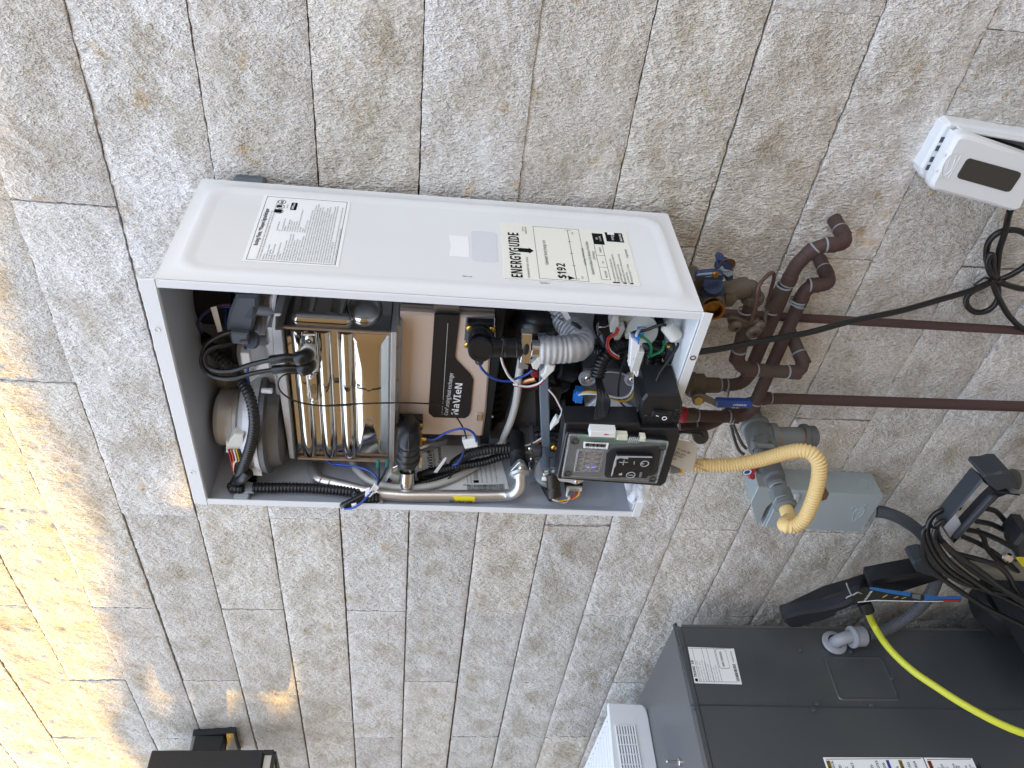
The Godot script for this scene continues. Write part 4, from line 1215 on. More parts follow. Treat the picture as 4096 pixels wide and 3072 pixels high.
	# fat ribbed conduits on the cabinet floor
	ribbed(h, "conduit", M.conduit, 0.0150, [V(.0882,-.006,.1), V(.0919,.0032,.135), V(.0829,.0055,.155), V(.07,.0066,.17), V(.0528,.0068,.182), V(.0318,.0039,.19), V(.0057,-.0001,.195)], 0.0052, 0.10, 14)
	ribbed(h, "conduit", M.conduit, 0.0085, [V(.0776,.0235,.178), V(.0637,.0221,.185), V(.0404,.0189,.19), V(.0201,.0186,.195), V(.0065,.0171,.198)], 0.0045, 0.13, 12)
	ribbed(h, "conduit", M.conduit, 0.0105, [V(.0768,.0485,.16), V(.0805,.0626,.172), V(.0827,.0772,.182), V(.0789,.0883,.192), V(.0734,.099,.202), V(.0639,.104,.212), V(.0537,.1072,.222)], 0.0050, 0.13, 12)
	ribbed(h, "conduit", M.conduit, 0.0085, [V(.0556,.045,.15), V(.055,.058,.16), V(.0583,.07,.168), V(.0644,.0871,.17), V(.0607,.1041,.165), V(.0582,.1165,.16)], 0.0045, 0.13, 12)
	# milky snap-on ferrite case, grommet, cable gland
	rod(h, "ferrite_case", M.milky, V(.1635,.0295,.222), V(.1455,.0099,.232), 0.0105, 0.003, 20)
	lathe(h, "grommet", M.black, V(0.060, 0.0027, 0.205), V(0, 1, 0), [Vector2(0.020, 0), Vector2(0.018, 0.004), Vector2(0.010, 0.004), Vector2(0.009, 0.001), Vector2(0, 0.001)], 24)
	rod(h, "supply_cable", M.rubber, V(.0961,.0438,.185), V(.0964,.0297,.195), 0.0068, 0.001, 14)
	tube(h, "supply_cable", M.rubber, 0.0062, [V(.0976,.0321,.195), V(.0975,.0222,.2), V(.0992,.0127,.205), V(.1018,.005,.21)], 12)
	box(h, "cable_clamp", M.black, V(.1027,.0027,.212), V(0.035, 0.020, 0.022), 0.005)
	for q in [V(.1158,.0051,.214), V(.0856,.0033,.208)]:
		ribbed(h, "clamp_screw", M.brass, 0.0033, [q + V(0, 0.010, 0), q, q + V(0, -0.010, 0)], 0.0018, 0.18, 8)
	# white two-wire terminal on its leads
	var wt := slab(h, "wire_terminal", mat("eceeee", 0.45), [V(.1469,.078,.238), V(.146,.0734,.238), V(.1412,.0672,.238), V(.1441,.0638,.238), V(.1371,.0625,.238), V(.1187,.0593,.238), V(.1102,.0654,.238), V(.0906,.0624,.238), V(.0943,.0702,.238), V(.0957,.0695,.238)], V(0, 0, -0.014), 0.0015)
	slab(wt, "blue_insert", M.blue_clip, [V(.1497,.0753,.24), V(.1507,.0677,.24), V(.1378,.0651,.24), V(.1377,.0667,.24), V(.1437,.0684,.24)], V(0, 0, -0.01), 0.001)
	box(wt, "terminal_step", M.milky, V(.1038,.0595,.2345), V(0.040, 0.012, 0.010), 0.001)
	# switch box with its rocker
	var sb := slab(h, "switch_box", M.black, [V(.0795,.0566,.292), V(.0921,.0524,.292), V(.0943,.0053,.292), V(.0744,-.0047,.292), V(.0376,-.0092,.292), V(.029,-.0087,.292), V(.0285,.0461,.292), V(.0651,.0553,.292)], V(0, 0, -0.062), 0.003)
	slab(sb, "switch_frame", M.black, [V(.0619,.0364,.2945), V(.0619,.0068,.2945), V(.041,.0076,.2945), V(.0486,.0368,.2945)], V(0, 0, -0.006), 0.0015)
	var rk := slab(sb, "rocker", M.black_matt, [V(.0619,.0344,.2975), V(.0617,.0159,.2985), V(.047,.0145,.2985), V(.0523,.0336,.2965)], V(0, 0, -0.006), 0.0008)
	bar(rk, "printed_mark", M.print_white, V(.0564,.0315,.2977), V(.0557,.0276,.298), 0.0012, 0.0006, 0.0001)
	lathe(rk, "printed_mark", M.print_white, V(.0524,.0184,.2982), V(0, 0, 1), [Vector2(0.0037, 0), Vector2(0.0037, 0.0006), Vector2(0.0026, 0.0006), Vector2(0.0026, 0)], 18)
	for q in [V(.0609,-.0011,.2925), V(.0531,.0004,.2925), V(.0395,-.0018,.2925), V(.0462,.0416,.2925)]:
		lathe(sb, "moulded_ring", M.black, q, V(0, 0, 1), [Vector2(0.0062, 0), Vector2(0.0058, 0.0007), Vector2(0.0048, 0.0007), Vector2(0.0046, 0)], 16)
	for q in [V(.0706,.0278,.262), V(.0706,.0163,.262)]:
		box(sb, "milky_tab", mat("c6cba8", 0.5), q, V(0.012, 0.022, 0.008), 0.001)
	# clear plastic bag in the bottom corner
	var bag := mat("e8ecf2", 0.2)
	bag.albedo_color.a = 0.55
	bag.transparency = BaseMaterial3D.TRANSPARENCY_ALPHA
	bag.roughness = 0.35
	var bs := mb()
	var grid := []
	var rg := RandomNumberGenerator.new()
	rg.seed = 12
	for j in 8:
		for i in 8:
			var a := V(-.1388,.031,.263).lerp(V(-.1289,.0038,.27), i / 7.0)
			var b := V(-.1856,.0112,.263).lerp(V(-.1628,-.0074,.275), i / 7.0)
			grid.append(a.lerp(b, j / 7.0) + V(rg.randf_range(-0.002, 0.002), rg.randf_range(-0.002, 0.002), rg.randf_range(-0.006, 0.006)))
	for j in 7:
		for i in 7:
			var a := j * 8 + i
			quad(bs, grid[a + 8], grid[a + 9], grid[a + 1], grid[a])
	part(h, "plastic_bag", bs, bag)


func control_box(h: Node3D) -> void:
	var z := 0.305
	var cb := slab(h, "control_box", M.black, [V(.0353,.1605,.3), V(.0406,.053,.3), V(.0309,.0478,.3), V(.0333,-.0073,.3), V(.0173,-.0138,.3), V(-.0891,-.0189,.3), V(-.0973,-.0135,.3), V(-.088,.1515,.3), V(-.0817,.1546,.3), V(-.0074,.1573,.3), V(.0137,.1594,.3)], V(0, 0, -0.035), 0.002)
	slab(cb, "raised_rim", M.black, [V(.0222,.1554,.306), V(.0177,.0407,.306), V(.0139,.0052,.306), V(-.0821,-.0056,.306), V(-.0776,.1523,.306), V(-.0746,.1553,.306), V(.0184,.1568,.306)], V(0, 0, -0.01), 0.0015)
	var face := slab(cb, "circuit_board", M.board, [V(.021,.1396,.3075), V(.0135,.0075,.3075), V(-.0022,.0073,.3075), V(.0058,.1376,.3075)], V(0, 0, -0.004), 0.0004)
	slab(cb, "board_carrier", mat("33342f", 0.5), [V(.0086,.15,.3072), V(.0075,.0045,.3072), V(-.0778,.0007,.3072), V(-.0707,.148,.3072)], V(0, 0, -0.004), 0.0006)
	slab(cb, "dark_strip", mat("2b2a29", 0.6), [V(.0034,.1486,.3085), V(.0022,.1355,.3085), V(-.0609,.1317,.3085), V(-.0577,.1495,.3085)], V(0, 0, -0.002), 0.0004)
	var win := slab(cb, "display", mat("332c2e", 0.25), [V(-.0092,.1328,.3095), V(-.0077,.0898,.3095), V(-.057,.0882,.3095), V(-.0566,.1318,.3095)], V(0, 0, -0.003), 0.0006)
	var seg := mat("857c76", 0.5)
	for i in 4:                            # four star-burst digits standing in a column
		var a := V(-.0166,.11,.3097).lerp(V(-.049,.1091,.3097), i / 3.0)
		var ux := V(0.0175, -0.0010, 0)
		var dg := mb()
		for s in [-1.0, 0.0, 1.0]:
			box_st(dg, a + V(0.0, s * 0.0068 * 2.0 * 0.0, 0) + V(0, s * 0.0135, 0) , V(0.0125, 0.0013, 0.0006), 0.0001)
		for s in [-1.0, 1.0]:
			box_st(dg, a + V(s * 0.0062, 0, 0), V(0.0013, 0.027, 0.0006), 0.0001)
			box_st(dg, a, V(0.0012, 0.026, 0.0006), 0.0001, V(0, 0, s * 0.42))
		part(win, "digit", dg, seg)
	var lit := mat("2a2a6a", 0.5)
	lit.emission_enabled = true
	lit.emission = Color("5a5cff")
	lit.emission_energy_multiplier = 0.35
	for q in [[V(-.0464,.1159,.3103), V(-.0461,.1111,.3103)], [V(-.0457,.1081,.3103), V(-.0452,.103,.3103)]]:
		bar(win, "lit_segment", lit, q[0], q[1], 0.0016, 0.0006, 0.0001)
	for q in [V(-.0155,.1258,.3097), V(-.0275,.1256,.3097), V(-.0382,.1252,.3097), V(-.0494,.1245,.3097)]:
		var ic := mb()
		for s in [-1.0, 1.0]:
			box_st(ic, q + V(s * 0.0075, 0, 0), V(0.0006, 0.015, 0.0005), 0.0001)
			box_st(ic, q + V(0, s * 0.0075, 0), V(0.015, 0.0006, 0.0005), 0.0001)
		box_st(ic, q, V(0.0011, 0.009, 0.0005), 0.0001, V(0, 0, 0.5))
		box_st(ic, q, V(0.0065, 0.0011, 0.0005), 0.0001, V(0, 0, 0.3))
		part(win, "icon", ic, seg)
	words(win, "°F %", 0.0042, V(-.0215,.0925,.3098), V(1, -0.05, 0), V(0.05, 1, 0), seg, font_plain, 0.9)
	words(win, "GPM", 0.0042, V(-.0336,.0935,.3098), V(1, -0.05, 0), V(0.05, 1, 0), seg, font_plain, 0.9)
	words(win, "L/m", 0.0042, V(-.0428,.0938,.3098), V(1, -0.05, 0), V(0.05, 1, 0), seg, font_plain, 0.9)
	words(win, "DO NOT", 0.0034, V(-.0536,.0937,.3098), V(1, -0.05, 0), V(0.05, 1, 0), seg, font_plain, 0.9)
	# barcode sticker, upside down on the cover
	var bsx := slab(cb, "barcode_sticker", M.paper, [V(.014,.1313,.315), V(.0137,.0942,.315), V(.0001,.0935,.315), V(.001,.1297,.315)], V(0, 0, -0.0005), 0.0002)
	var bc := mb()
	var rng := RandomNumberGenerator.new()
	rng.seed = 8
	var f := 0.0
	while f < 1.0:
		var w := rng.randf_range(0.006, 0.018)
		var a := V(.0097,.1276,.3153).lerp(V(.009,.0977,.3153), f)
		box_st(bc, a + V(-0.0012, 0, 0), V(0.0066, w * 0.05, 0.0004), 0.0001)
		f += w + rng.randf_range(0.01, 0.022)
	part(bsx, "bar_code", bc, M.print)
	words(bsx, "ATO  ELEC  QC  PASS", 0.0026, V(.0029,.0954,.3153), V(0.04, 1, 0), V(-1, 0.04, 0), M.print, font_plain, 0.95)
	words(bsx, "3302 48 0036  V5  JNC 305", 0.0018, V(.0144,.0977,.3153), V(0.04, 1, 0), V(-1, 0.04, 0), M.print, font_plain, 0.8)
	# button pad with its torn silver sticker
	slab(cb, "button_surround", mat("202124", 0.5), rounded(V(-.0273,.051,.315), V(0.13, -0.99, 0).normalized(), V(0.99, 0.13, 0), 0.083, 0.068, 0.012, 5), V(0, 0, -0.008), 0.002)
	var pad := slab(cb, "button_pad", mat("17181d", 0.22), [V(-.0036,.0802,.3215), V(-.0036,.029,.3215), V(-.0074,.0254,.3215), V(-.0501,.022,.3215), V(-.0544,.0252,.3215), V(-.0521,.0784,.3215)], V(0, 0, -0.007), 0.0012)
	slab(pad, "torn_sticker", mat("b9c0c6", 0.3, 0.4), [V(-.0058,.0806,.3222), V(-.0038,.0277,.3222), V(-.0066,.0257,.3222), V(-.0077,.062,.3222), V(-.0116,.0611,.3222), V(-.0097,.0737,.3222), V(-.0136,.0783,.3222), V(-.0255,.0765,.3222), V(-.0337,.0779,.3222), V(-.046,.077,.3222), V(-.0522,.0782,.3222), V(-.0482,.0793,.3222), V(-.0197,.0808,.3222)], V(0, 0, -0.0006), 0.0002)
	var R := V(0.99, 0.06, 0)
	var U := V(-0.06, 0.99, 0)
	for q in [V(-.0187,.0666,.322)]:
		bar(pad, "printed_sign", M.print_dim, q - R * 0.0058, q + R * 0.0058, 0.0012, 0.0006, 0.0001)
		bar(pad, "printed_sign", M.print_dim, q - U * 0.0065, q + U * 0.0065, 0.0012, 0.0006, 0.0001)
	bar(pad, "printed_sign", M.print_dim, V(-.0159,.0511,.322), V(-.0223,.0503,.322), 0.0012, 0.0006, 0.0001)
	for q in [[V(-.0202,.0346,.3216), 0.0065], [V(-.0466,.0498,.3216), 0.0070]]:
		lathe(pad, "printed_sign", M.print_dim, q[0], V(0, 0, 1), [Vector2(q[1], 0), Vector2(q[1], 0.0006), Vector2(q[1] - 0.0013, 0.0006), Vector2(q[1] - 0.0013, 0)], 22)
		bar(pad, "printed_sign", M.print_dim, q[0] + V(-0.0004, 0.001 if q[1] < 0.0068 else -0.0035, 0.0003), q[0] + V(0, 0.0068 if q[1] < 0.0068 else 0.0035, 0.0003), 0.0014, 0.0006, 0.0001)
	slab(pad, "printed_sign", M.print_dim, [V(-.0446,.0674,.322), V(-.0424,.0637,.322), V(-.0485,.0627,.322), V(-.0474,.0684,.322)], V(0, 0, -0.0006), 0.0002)
	words(pad, "RESET", 0.0034, V(-.0507,.0331,.3218), R, U, M.print_dim, font_bold, 0.9)
	# row of plugs along the edge, cable comb and clear cover
	var plug := slab(cb, "main_plug", mat("dadbd8", 0.5), [V(.0401,.1262,.318), V(.0399,.0894,.318), V(.0278,.0873,.318), V(.0278,.1263,.318)], V(0, 0, -0.014), 0.001)
	slab(plug, "ink_mark", mat("c02838", 0.6), [V(.0346,.1067,.3184), V(.0358,.1037,.3184), V(.0343,.0975,.3184), V(.0329,.1038,.3184)], V(0, 0, -0.0006), 0.0002)
	for q in [[V(.0294,.0847,.314), V(.0288,.0693,.314), V(.0186,.0675,.314), V(.019,.0835,.314)], [V(.027,.0507,.314), V(.0266,.0422,.314), V(.0177,.0408,.314), V(.0181,.0496,.314)]]:
		slab(cb, "small_plug", mat("d9d7c4", 0.5), q, V(0, 0, -0.010), 0.001)
	for i in 6:
		box(cb, "board_pin", M.bright, V(.0208,.065,.312).lerp(V(.0201,.051,.312), i / 5.0), V(0.012, 0.0012, 0.003), 0.0002)
	for i in 13:
		var a := V(.0374,.1233,.316).lerp(V(.0373,.0908,.316), i / 12.0)
		var top := V(.0526,.1089,.222).lerp(V(.054,.1018,.222), (i * 5 % 13) / 12.0)
		var midp := V(.0483,.111,.262).lerp(V(.0459,.0917,.262), (i * 7 % 13) / 12.0)
		var low := V(.0341,.1193,.3).lerp(V(.0323,.1018,.3), i / 12.0)
		tube(h, "control_wire", M.black_wire, 0.00135, [top, midp.lerp(top, 0.5) + V(0.004, 0, 0.006), midp, midp.lerp(low, 0.6), low, low.lerp(a, 0.6), a], 6, 4)
	var cover := mb()
	slab_st(cover, [V(.0266,.1539,.3135), V(.0215,.0161,.3135), V(.0191,.0071,.3135), V(-.0714,.003,.3135), V(-.0643,.1496,.3135), V(-.0603,.1509,.3135)], V(0, 0, -0.0012), 0.0004)
	part(cb, "clear_cover", cover, M.glass)
	var edge := mat("cfd6d6", 0.15)
	edge.albedo_color.a = 0.09
	edge.transparency = BaseMaterial3D.TRANSPARENCY_ALPHA
	for q in [[V(.0267,.154,.314), V(.0196,.0076,.314)], [V(.0196,.0076,.314), V(-.0708,.0033,.314)], [V(-.0708,.0033,.314), V(-.0642,.1499,.314)], [V(-.0642,.1499,.314), V(.0267,.154,.314)], [V(-.0044,.1363,.314), V(-.0028,.0907,.314)], [V(-.0044,.1363,.314), V(-.0525,.1337,.314)]]:
		bar(cb, "cover_edge", edge, q[0], q[1], 0.0026, 0.004, 0.0006)
	for q in [V(.0135,.1443,.314), V(.007,.0132,.314), V(-.0582,.1431,.314), V(-.0643,.0102,.314)]:
		lathe(cb, "cover_screw", mat("3a3f3c", 0.3), q, V(0, 0, 1), [Vector2(0.0062, 0), Vector2(0.006, 0.001), Vector2(0.004, 0.001), Vector2(0.0035, -0.001), Vector2(0, -0.001)], 16)


func loose_wires(h: Node3D) -> void:
	# ribbed conduit from the lid round to the left and down the cabinet's side
	ribbed(h, "conduit", M.conduit, 0.0078, [V(.0192,.7027,.135), V(.0284,.6873,.15), V(.0309,.682,.165), V(.0272,.668,.18), V(.015,.6515,.19), V(.0001,.6386,.195), V(-.003,.623,.215), V(-.0112,.6127,.232), V(-.0307,.6075,.245), V(-.0593,.6096,.25), V(-.0976,.6191,.252), V(-.1398,.6333,.25), V(-.197,.6541,.235), V(-.2065,.6615,.2392), V(-.2065,.6581,.2426), V(-.2065,.6439,.2432)], 0.0055, 0.10, 12)
	ribbed(h, "conduit", M.conduit, 0.0082, [V(-.2065,.6285,.2402), V(-.2065,.6072,.2397), V(-.2065,.5718,.2378), V(-.2065,.5358,.2374), V(-.2065,.4993,.2394), V(-.2065,.4624,.2431), V(-.2065,.4649,.2494), V(-.2065,.4456,.2533), V(-.2065,.4253,.2515)], 0.0055, 0.12, 12)
	slab(h, "cable_clip", mat("a2aab2", 0.4), [V(-.2065,.6429,.2278), V(-.2065,.6276,.2307), V(-.2065,.625,.2517), V(-.2065,.6393,.2504)], V(0, 0, -0.022), 0.001)
	tube(h, "conduit_sleeve", M.black, 0.009, [V(-.1556,.6282,.25), V(-.167,.6364,.25), V(-.1894,.6496,.24)], 12)
	for i in 5:
		var m: Material = [M.red_wire, M.orange_wire, M.white_wire, M.yellow_wire, M.black_wire][i]
		var a := V(-.1155,.6552,.24).lerp(V(-.1146,.6391,.24), i / 4.0)
		tube(h, "motor_wire", m, 0.0015, [a, a + V(-0.022, -0.002, 0.003), V(-.1436,.653,.243).lerp(V(-.1405,.6458,.243), i / 4.0), V(-.164,.6519,.244), V(-.1848,.6476,.243)], 6)
	var cn := slab(h, "motor_plug", M.milky, [V(-.0783,.6411,.242), V(-.0787,.628,.242), V(-.1081,.6313,.242), V(-.1056,.6552,.242), V(-.09,.6491,.242)], V(0, 0, -0.016), 0.0015)
	slab(cn, "plug_half", M.milky, [V(-.1012,.6575,.238), V(-.1087,.6329,.238), V(-.1267,.6389,.238), V(-.1264,.6607,.238)], V(0, 0, -0.014), 0.0012)
	# short white tag and pair of thin wires by the collar
	slab(h, "wire_tag", M.paper, [V(.1216,.6594,.192), V(.1248,.651,.192), V(.0811,.6486,.192), V(.0775,.6552,.192)], V(0, 0, -0.0006), 0.0002)
	tube(h, "thin_wire", M.brown_wire, 0.0016, [V(.127,.6321,.19), V(.1222,.645,.185), V(.111,.6628,.18), V(.0898,.6803,.17), V(.0621,.6929,.16), V(.0322,.6952,.15)], 6)
	tube(h, "thin_wire", M.blue_wire, 0.0016, [V(.1214,.6331,.188), V(.1165,.6477,.183), V(.1041,.6672,.178), V(.0818,.6835,.168), V(.0584,.6924,.158), V(.0306,.6948,.148)], 6)
	tube(h, "thin_wire", M.blue_wire, 0.0018, [V(.0945,.6484,.16), V(.0819,.6492,.165), V(.0735,.649,.17)], 6)
	tube(h, "thin_wire", M.blue_wire, 0.0022, [V(.0489,.6228,.185), V(.0392,.6206,.19), V(.024,.6188,.2), V(.0021,.6189,.208), V(-.0189,.6172,.21), V(-.0424,.6183,.209)], 6)
	box(h, "white_plug", mat("e6e7e6", 0.45), V(.0358,.6198,.196), V(0.026, 0.0125, 0.010), 0.001)
	# thin black sensor wire looping over the exchangers
	tube(h, "sensor_wire", M.black_wire, 0.0013, [V(.0436,.5388,.232), V(.044,.5534,.234), V(.0385,.5645,.236), V(.0227,.5698,.236), V(.003,.5645,.234), V(-.0129,.5449,.233), V(-.0216,.5098,.23), V(-.019,.4686,.228), V(-.0254,.5072,.226), V(-.0196,.454,.224), V(-.0158,.3937,.222), V(-.0176,.3462,.22), V(-.0231,.3254,.22), V(-.0439,.3102,.219), V(-.0654,.2989,.219), V(-.0839,.2926,.218), V(-.1071,.2901,.216), V(-.1446,.2939,.214), V(-.1792,.3028,.212), V(-.2032,.315,.212), V(-.2065,.3269,.2147), V(-.2048,.3437,.213), V(-.1957,.3584,.214)], 6, 5)
	# blue pair leads
	tube(h, "sensor_wire", M.blue_wire, 0.0019, [V(.104,.288,.257), V(.088,.2827,.252), V(.0694,.2699,.246), V(.058,.253,.242), V(.0563,.2369,.24), V(.0581,.2364,.24), V(.0692,.2179,.24), V(.0795,.2087,.24)], 6)
	tube(h, "sensor_wire", M.blue_wire, 0.0019, [V(-.1017,.3531,.216), V(-.0972,.3397,.218), V(-.0806,.3249,.22), V(-.0687,.3072,.222), V(-.0662,.2932,.223), V(-.0758,.2811,.222), V(-.0934,.2753,.22), V(-.1053,.2786,.218)], 6)
	tube(h, "sensor_wire", M.blue_wire, 0.0019, [V(-.1072,.2807,.217), V(-.1158,.2894,.214), V(-.1402,.2935,.212), V(-.1619,.2994,.21), V(-.1687,.308,.209)], 6)
	box(h, "white_plug", mat("e6e7e6", 0.45), V(-.1025,.2839,.216), V(0.020, 0.022, 0.010), 0.001, V(0, 0, 0.3))
	tube(h, "sensor_wire", M.white_wire, 0.0016, [V(.11,.2581,.25), V(.0916,.2522,.248), V(.0696,.2413,.246), V(.0553,.2278,.245), V(.054,.2334,.244), V(.0499,.213,.243), V(.0554,.1977,.242), V(.0648,.1911,.242)], 6)
	tube(h, "sensor_wire", M.red_wire, 0.0016, [V(.1083,.257,.248), V(.0882,.2505,.246), V(.0661,.2395,.244), V(.0517,.2259,.243), V(.0495,.2315,.242), V(.0469,.2098,.241), V(.0518,.1957,.24), V(.0619,.1889,.24)], 6)
	slab(h, "white_plug", mat("d5d5cc", 0.45), [V(.0915,.2124,.242), V(.1014,.2066,.242), V(.1076,.2036,.242), V(.1048,.1948,.242), V(.0969,.1969,.242), V(.0898,.1998,.242), V(.0809,.2019,.242), V(.0831,.2087,.242)], V(0, 0, -0.010), 0.0015)
	slab(h, "white_plug", mat("d5d5cc", 0.45), [V(.0717,.1964,.244), V(.079,.1919,.244), V(.0922,.1912,.244), V(.0951,.1871,.244), V(.0922,.1779,.244), V(.0835,.1781,.244), V(.0743,.184,.244), V(.0641,.1891,.244)], V(0, 0, -0.011), 0.0015)
	tube(h, "sensor_wire", M.red_wire, 0.0017, [V(.0911,.1803,.24), V(.0895,.1753,.232), V(.0888,.171,.222)], 6)
	tube(h, "sensor_wire", M.white_wire, 0.0014, [V(.0055,.1714,.2), V(-.003,.1614,.205), V(-.0152,.1529,.21), V(-.0287,.146,.212), V(-.045,.1484,.212)], 6)
	tube(h, "sensor_wire", M.red_wire, 0.0013, [V(.0014,.1699,.198), V(-.0077,.1598,.203), V(-.021,.1511,.208), V(-.0336,.1443,.21), V(-.048,.147,.21)], 6)
	slab(h, "white_plug", mat("e3e3da", 0.45), [V(-.0412,.1528,.214), V(-.0459,.1467,.214), V(-.0531,.1473,.214), V(-.0618,.1533,.214), V(-.0725,.1581,.214), V(-.0663,.159,.214), V(-.0516,.1563,.214)], V(0, 0, -0.009), 0.0012)
	# bundle of ribbed wires folded back and taped, sticking out past the left edge
	tube(h, "folded_bundle", M.black, 0.0062, [V(-.2074,.4793,.272), V(-.2019,.4673,.268), V(-.1971,.4534,.262), V(-.1962,.444,.254)], 12)
	tube(h, "folded_bundle", M.black, 0.0050, [V(-.2086,.481,.27), V(-.2071,.4824,.27), V(-.2008,.477,.272), V(-.1948,.4616,.266), V(-.189,.445,.258)], 10)
	for q in [[V(-.1932,.4675,.279), V(-.1898,.4596,.279), V(-.1967,.4588,.279), V(-.2034,.4656,.279)], [V(-.1615,.445,.272), V(-.1589,.4386,.272), V(-.1816,.4395,.272), V(-.1808,.4466,.272)], [V(-.1595,.4316,.262), V(-.1693,.4245,.262), V(-.1965,.4404,.262), V(-.1768,.4388,.262)]]:
		slab(h, "white_tape", M.paper, q, V(0, 0, -0.002), 0.0006)
	tube(h, "sensor_wire", M.blue_wire, 0.0018, [V(-.206,.4786,.278), V(-.1979,.4659,.282), V(-.1893,.4545,.281), V(-.1791,.4449,.276), V(-.1715,.4355,.268)], 6)
	tube(h, "sensor_wire", M.blue_wire, 0.0019, [V(-.1756,.518,.2), V(-.1817,.504,.205), V(-.18,.4741,.21), V(-.1717,.4979,.214), V(-.1685,.4639,.22), V(-.1682,.4443,.228), V(-.1716,.4322,.236), V(-.1776,.4278,.246), V(-.1794,.4309,.254)], 6)
	for q in [[V(-.1596,.4289,.225), V(-.1668,.4267,.236)], [V(-.1566,.4141,.225), V(-.171,.4206,.236)]]:
		tube(h, "sensor_wire", M.black_wire, 0.0018, [q[0], q[1], V(-.1727,.4268,.25), V(-.1789,.4346,.262)], 6)
		rod(h, "crimp_sleeve", mat("2f6f6a", 0.3), q[0] + V(0.014, 0, 0), q[0] + V(-0.006, 0, 0.0), 0.0034, 0.0008, 10)
	box(h, "white_plug", M.milky, V(-.2065,.4036,.2073), V(0.026, 0.024, 0.014), 0.002, V(0, 0, -0.4))
	for i in 3:
		tube(h, "sensor_wire", [M.red_wire, M.blue_wire, M.black_wire][i], 0.0015, [V(-.2065,.4076,.2154) + V(0.003 * i, 0.002 * i, 0), V(-.2065,.414,.2215) + V(0.002 * i, 0, 0), V(-.2065,.4195,.2275)], 6)
	# translucent drain hose
	tube(h, "drain_hose", M.hose_white, 0.0062, [V(.0363,.2146,.165), V(-.0028,.215,.168), V(-.0322,.2129,.168), V(-.0669,.2132,.168), V(-.1063,.2168,.167), V(-.1443,.2232,.166), V(-.1522,.2232,.165), V(-.1901,.2411,.163), V(-.2065,.2683,.1789), V(-.2065,.3026,.2048), V(-.2065,.3374,.2221), V(-.2065,.3703,.2293), V(-.2065,.4031,.2297), V(-.2065,.4333,.2223), V(-.2065,.4536,.2096), V(-.2065,.4688,.1905), V(-.2065,.4768,.1727)], 12)
	# ribbed looms in the lower left
	ribbed(h, "conduit", M.conduit, 0.0072, [V(-.2065,.3599,.203), V(-.2027,.3457,.198), V(-.1955,.3232,.196), V(-.188,.2931,.193), V(-.1801,.2552,.19), V(-.1679,.2255,.186), V(-.1605,.1984,.182), V(-.1572,.2009,.18), V(-.1401,.1813,.178)], 0.005, 0.12, 12)
	ribbed(h, "conduit", M.conduit, 0.0078, [V(-.1944,.3049,.185), V(-.1741,.294,.19), V(-.1561,.2772,.193), V(-.1445,.251,.194), V(-.1405,.2211,.193), V(-.1387,.1985,.192), V(-.1387,.1984,.192)], 0.005, 0.12, 12)
	ribbed(h, "conduit", M.conduit, 0.0070, [V(-.1652,.2116,.165), V(-.1518,.1946,.168), V(-.1373,.178,.17), V(-.1275,.1624,.17), V(-.1306,.1259,.165)], 0.005, 0.12, 12)
	ribbed(h, "conduit", M.conduit, 0.0066, [V(-.2065,.3823,.2279), V(-.2065,.3526,.2178), V(-.2065,.3225,.2027), V(-.2065,.2917,.1841), V(-.2044,.2604,.168)], 0.005, 0.12, 12)
	for i in 4:
		var m: Material = [M.red_wire, M.yellow_wire, M.black_wire, M.white_wire][i]
		tube(h, "loom_wire", m, 0.0016, [V(-.141,.1989,.192) + V(0.0022 * i, 0, 0), V(-.1369,.1858,.193) + V(0.0022 * i, 0, 0), V(-.1289,.1747,.193) + V(0.0022 * i, 0, 0), V(-.1204,.1634,.19) + V(0.0022 * i, 0, 0)], 6)
	rod(h, "loom_mouth", M.black, V(-.2033,.358,.205), V(-.2059,.3621,.205), 0.0085, 0.001, 14)
	slab(h, "wire_tag", M.paper, [V(-.1881,.3385,.21), V(-.1496,.3218,.21), V(-.1494,.3188,.21), V(-.1574,.3199,.21), V(-.189,.3324,.21)], V(0, 0, -0.0006), 0.0002)
	# wires at the lower right
	for i in 6:
		var m: Material = [M.red_wire, M.orange_wire, M.white_wire, M.black_wire, M.blue_wire, M.red_wire][i]
		var o := V(0.0022 * (i % 3), 0.002 * (i / 3), 0.002 * (i % 2))
		tube(h, "actuator_wire", m, 0.0016, [V(.1286,.0865,.196) + o, V(.1202,.0887,.199) + o, V(.1132,.0973,.2) + o, V(.1029,.0984,.203) + o, V(.0921,.0938,.205) + o, V(.086,.0864,.207) + o, V(.0814,.0782,.207) + o], 6)
	tube(h, "earth_wire", M.green_wire, 0.0021, [V(.1456,.0732,.225), V(.146,.0655,.228), V(.139,.0536,.228), V(.1299,.045,.227), V(.1195,.0406,.226), V(.1088,.0387,.224), V(.1015,.0394,.222), V(.1035,.0324,.22), V(.1077,.0206,.216), V(.1129,.0171,.21), V(.1145,.0156,.2)], 8)
	tube(h, "neutral_wire", M.white_wire, 0.0021, [V(.139,.0516,.205), V(.15,.0623,.22), V(.1526,.0688,.23), V(.1505,.0714,.236), V(.1462,.0702,.237)], 8)
	tube(h, "neutral_wire", M.white_wire, 0.0019, [V(.0885,.0614,.235), V(.0848,.0593,.24), V(.0817,.0555,.243), V(.086,.055,.24), V(.0976,.054,.225), V(.1097,.0492,.21)], 8)
	tube(h, "live_wire", M.black_wire, 0.0023, [V(.1688,.0328,.232), V(.1702,.0379,.232), V(.1646,.0457,.23), V(.1545,.0564,.227), V(.1495,.0672,.225), V(.1472,.0737,.226), V(.1428,.0741,.226), V(.1398,.0684,.225)], 8)
	tube(h, "live_wire", M.black_wire, 0.0020, [V(.1386,.0071,.232), V(.1358,.0079,.236), V(.1282,.0127,.242), V(.1139,.0218,.25), V(.1014,.0299,.258), V(.0891,.0338,.265)], 8)
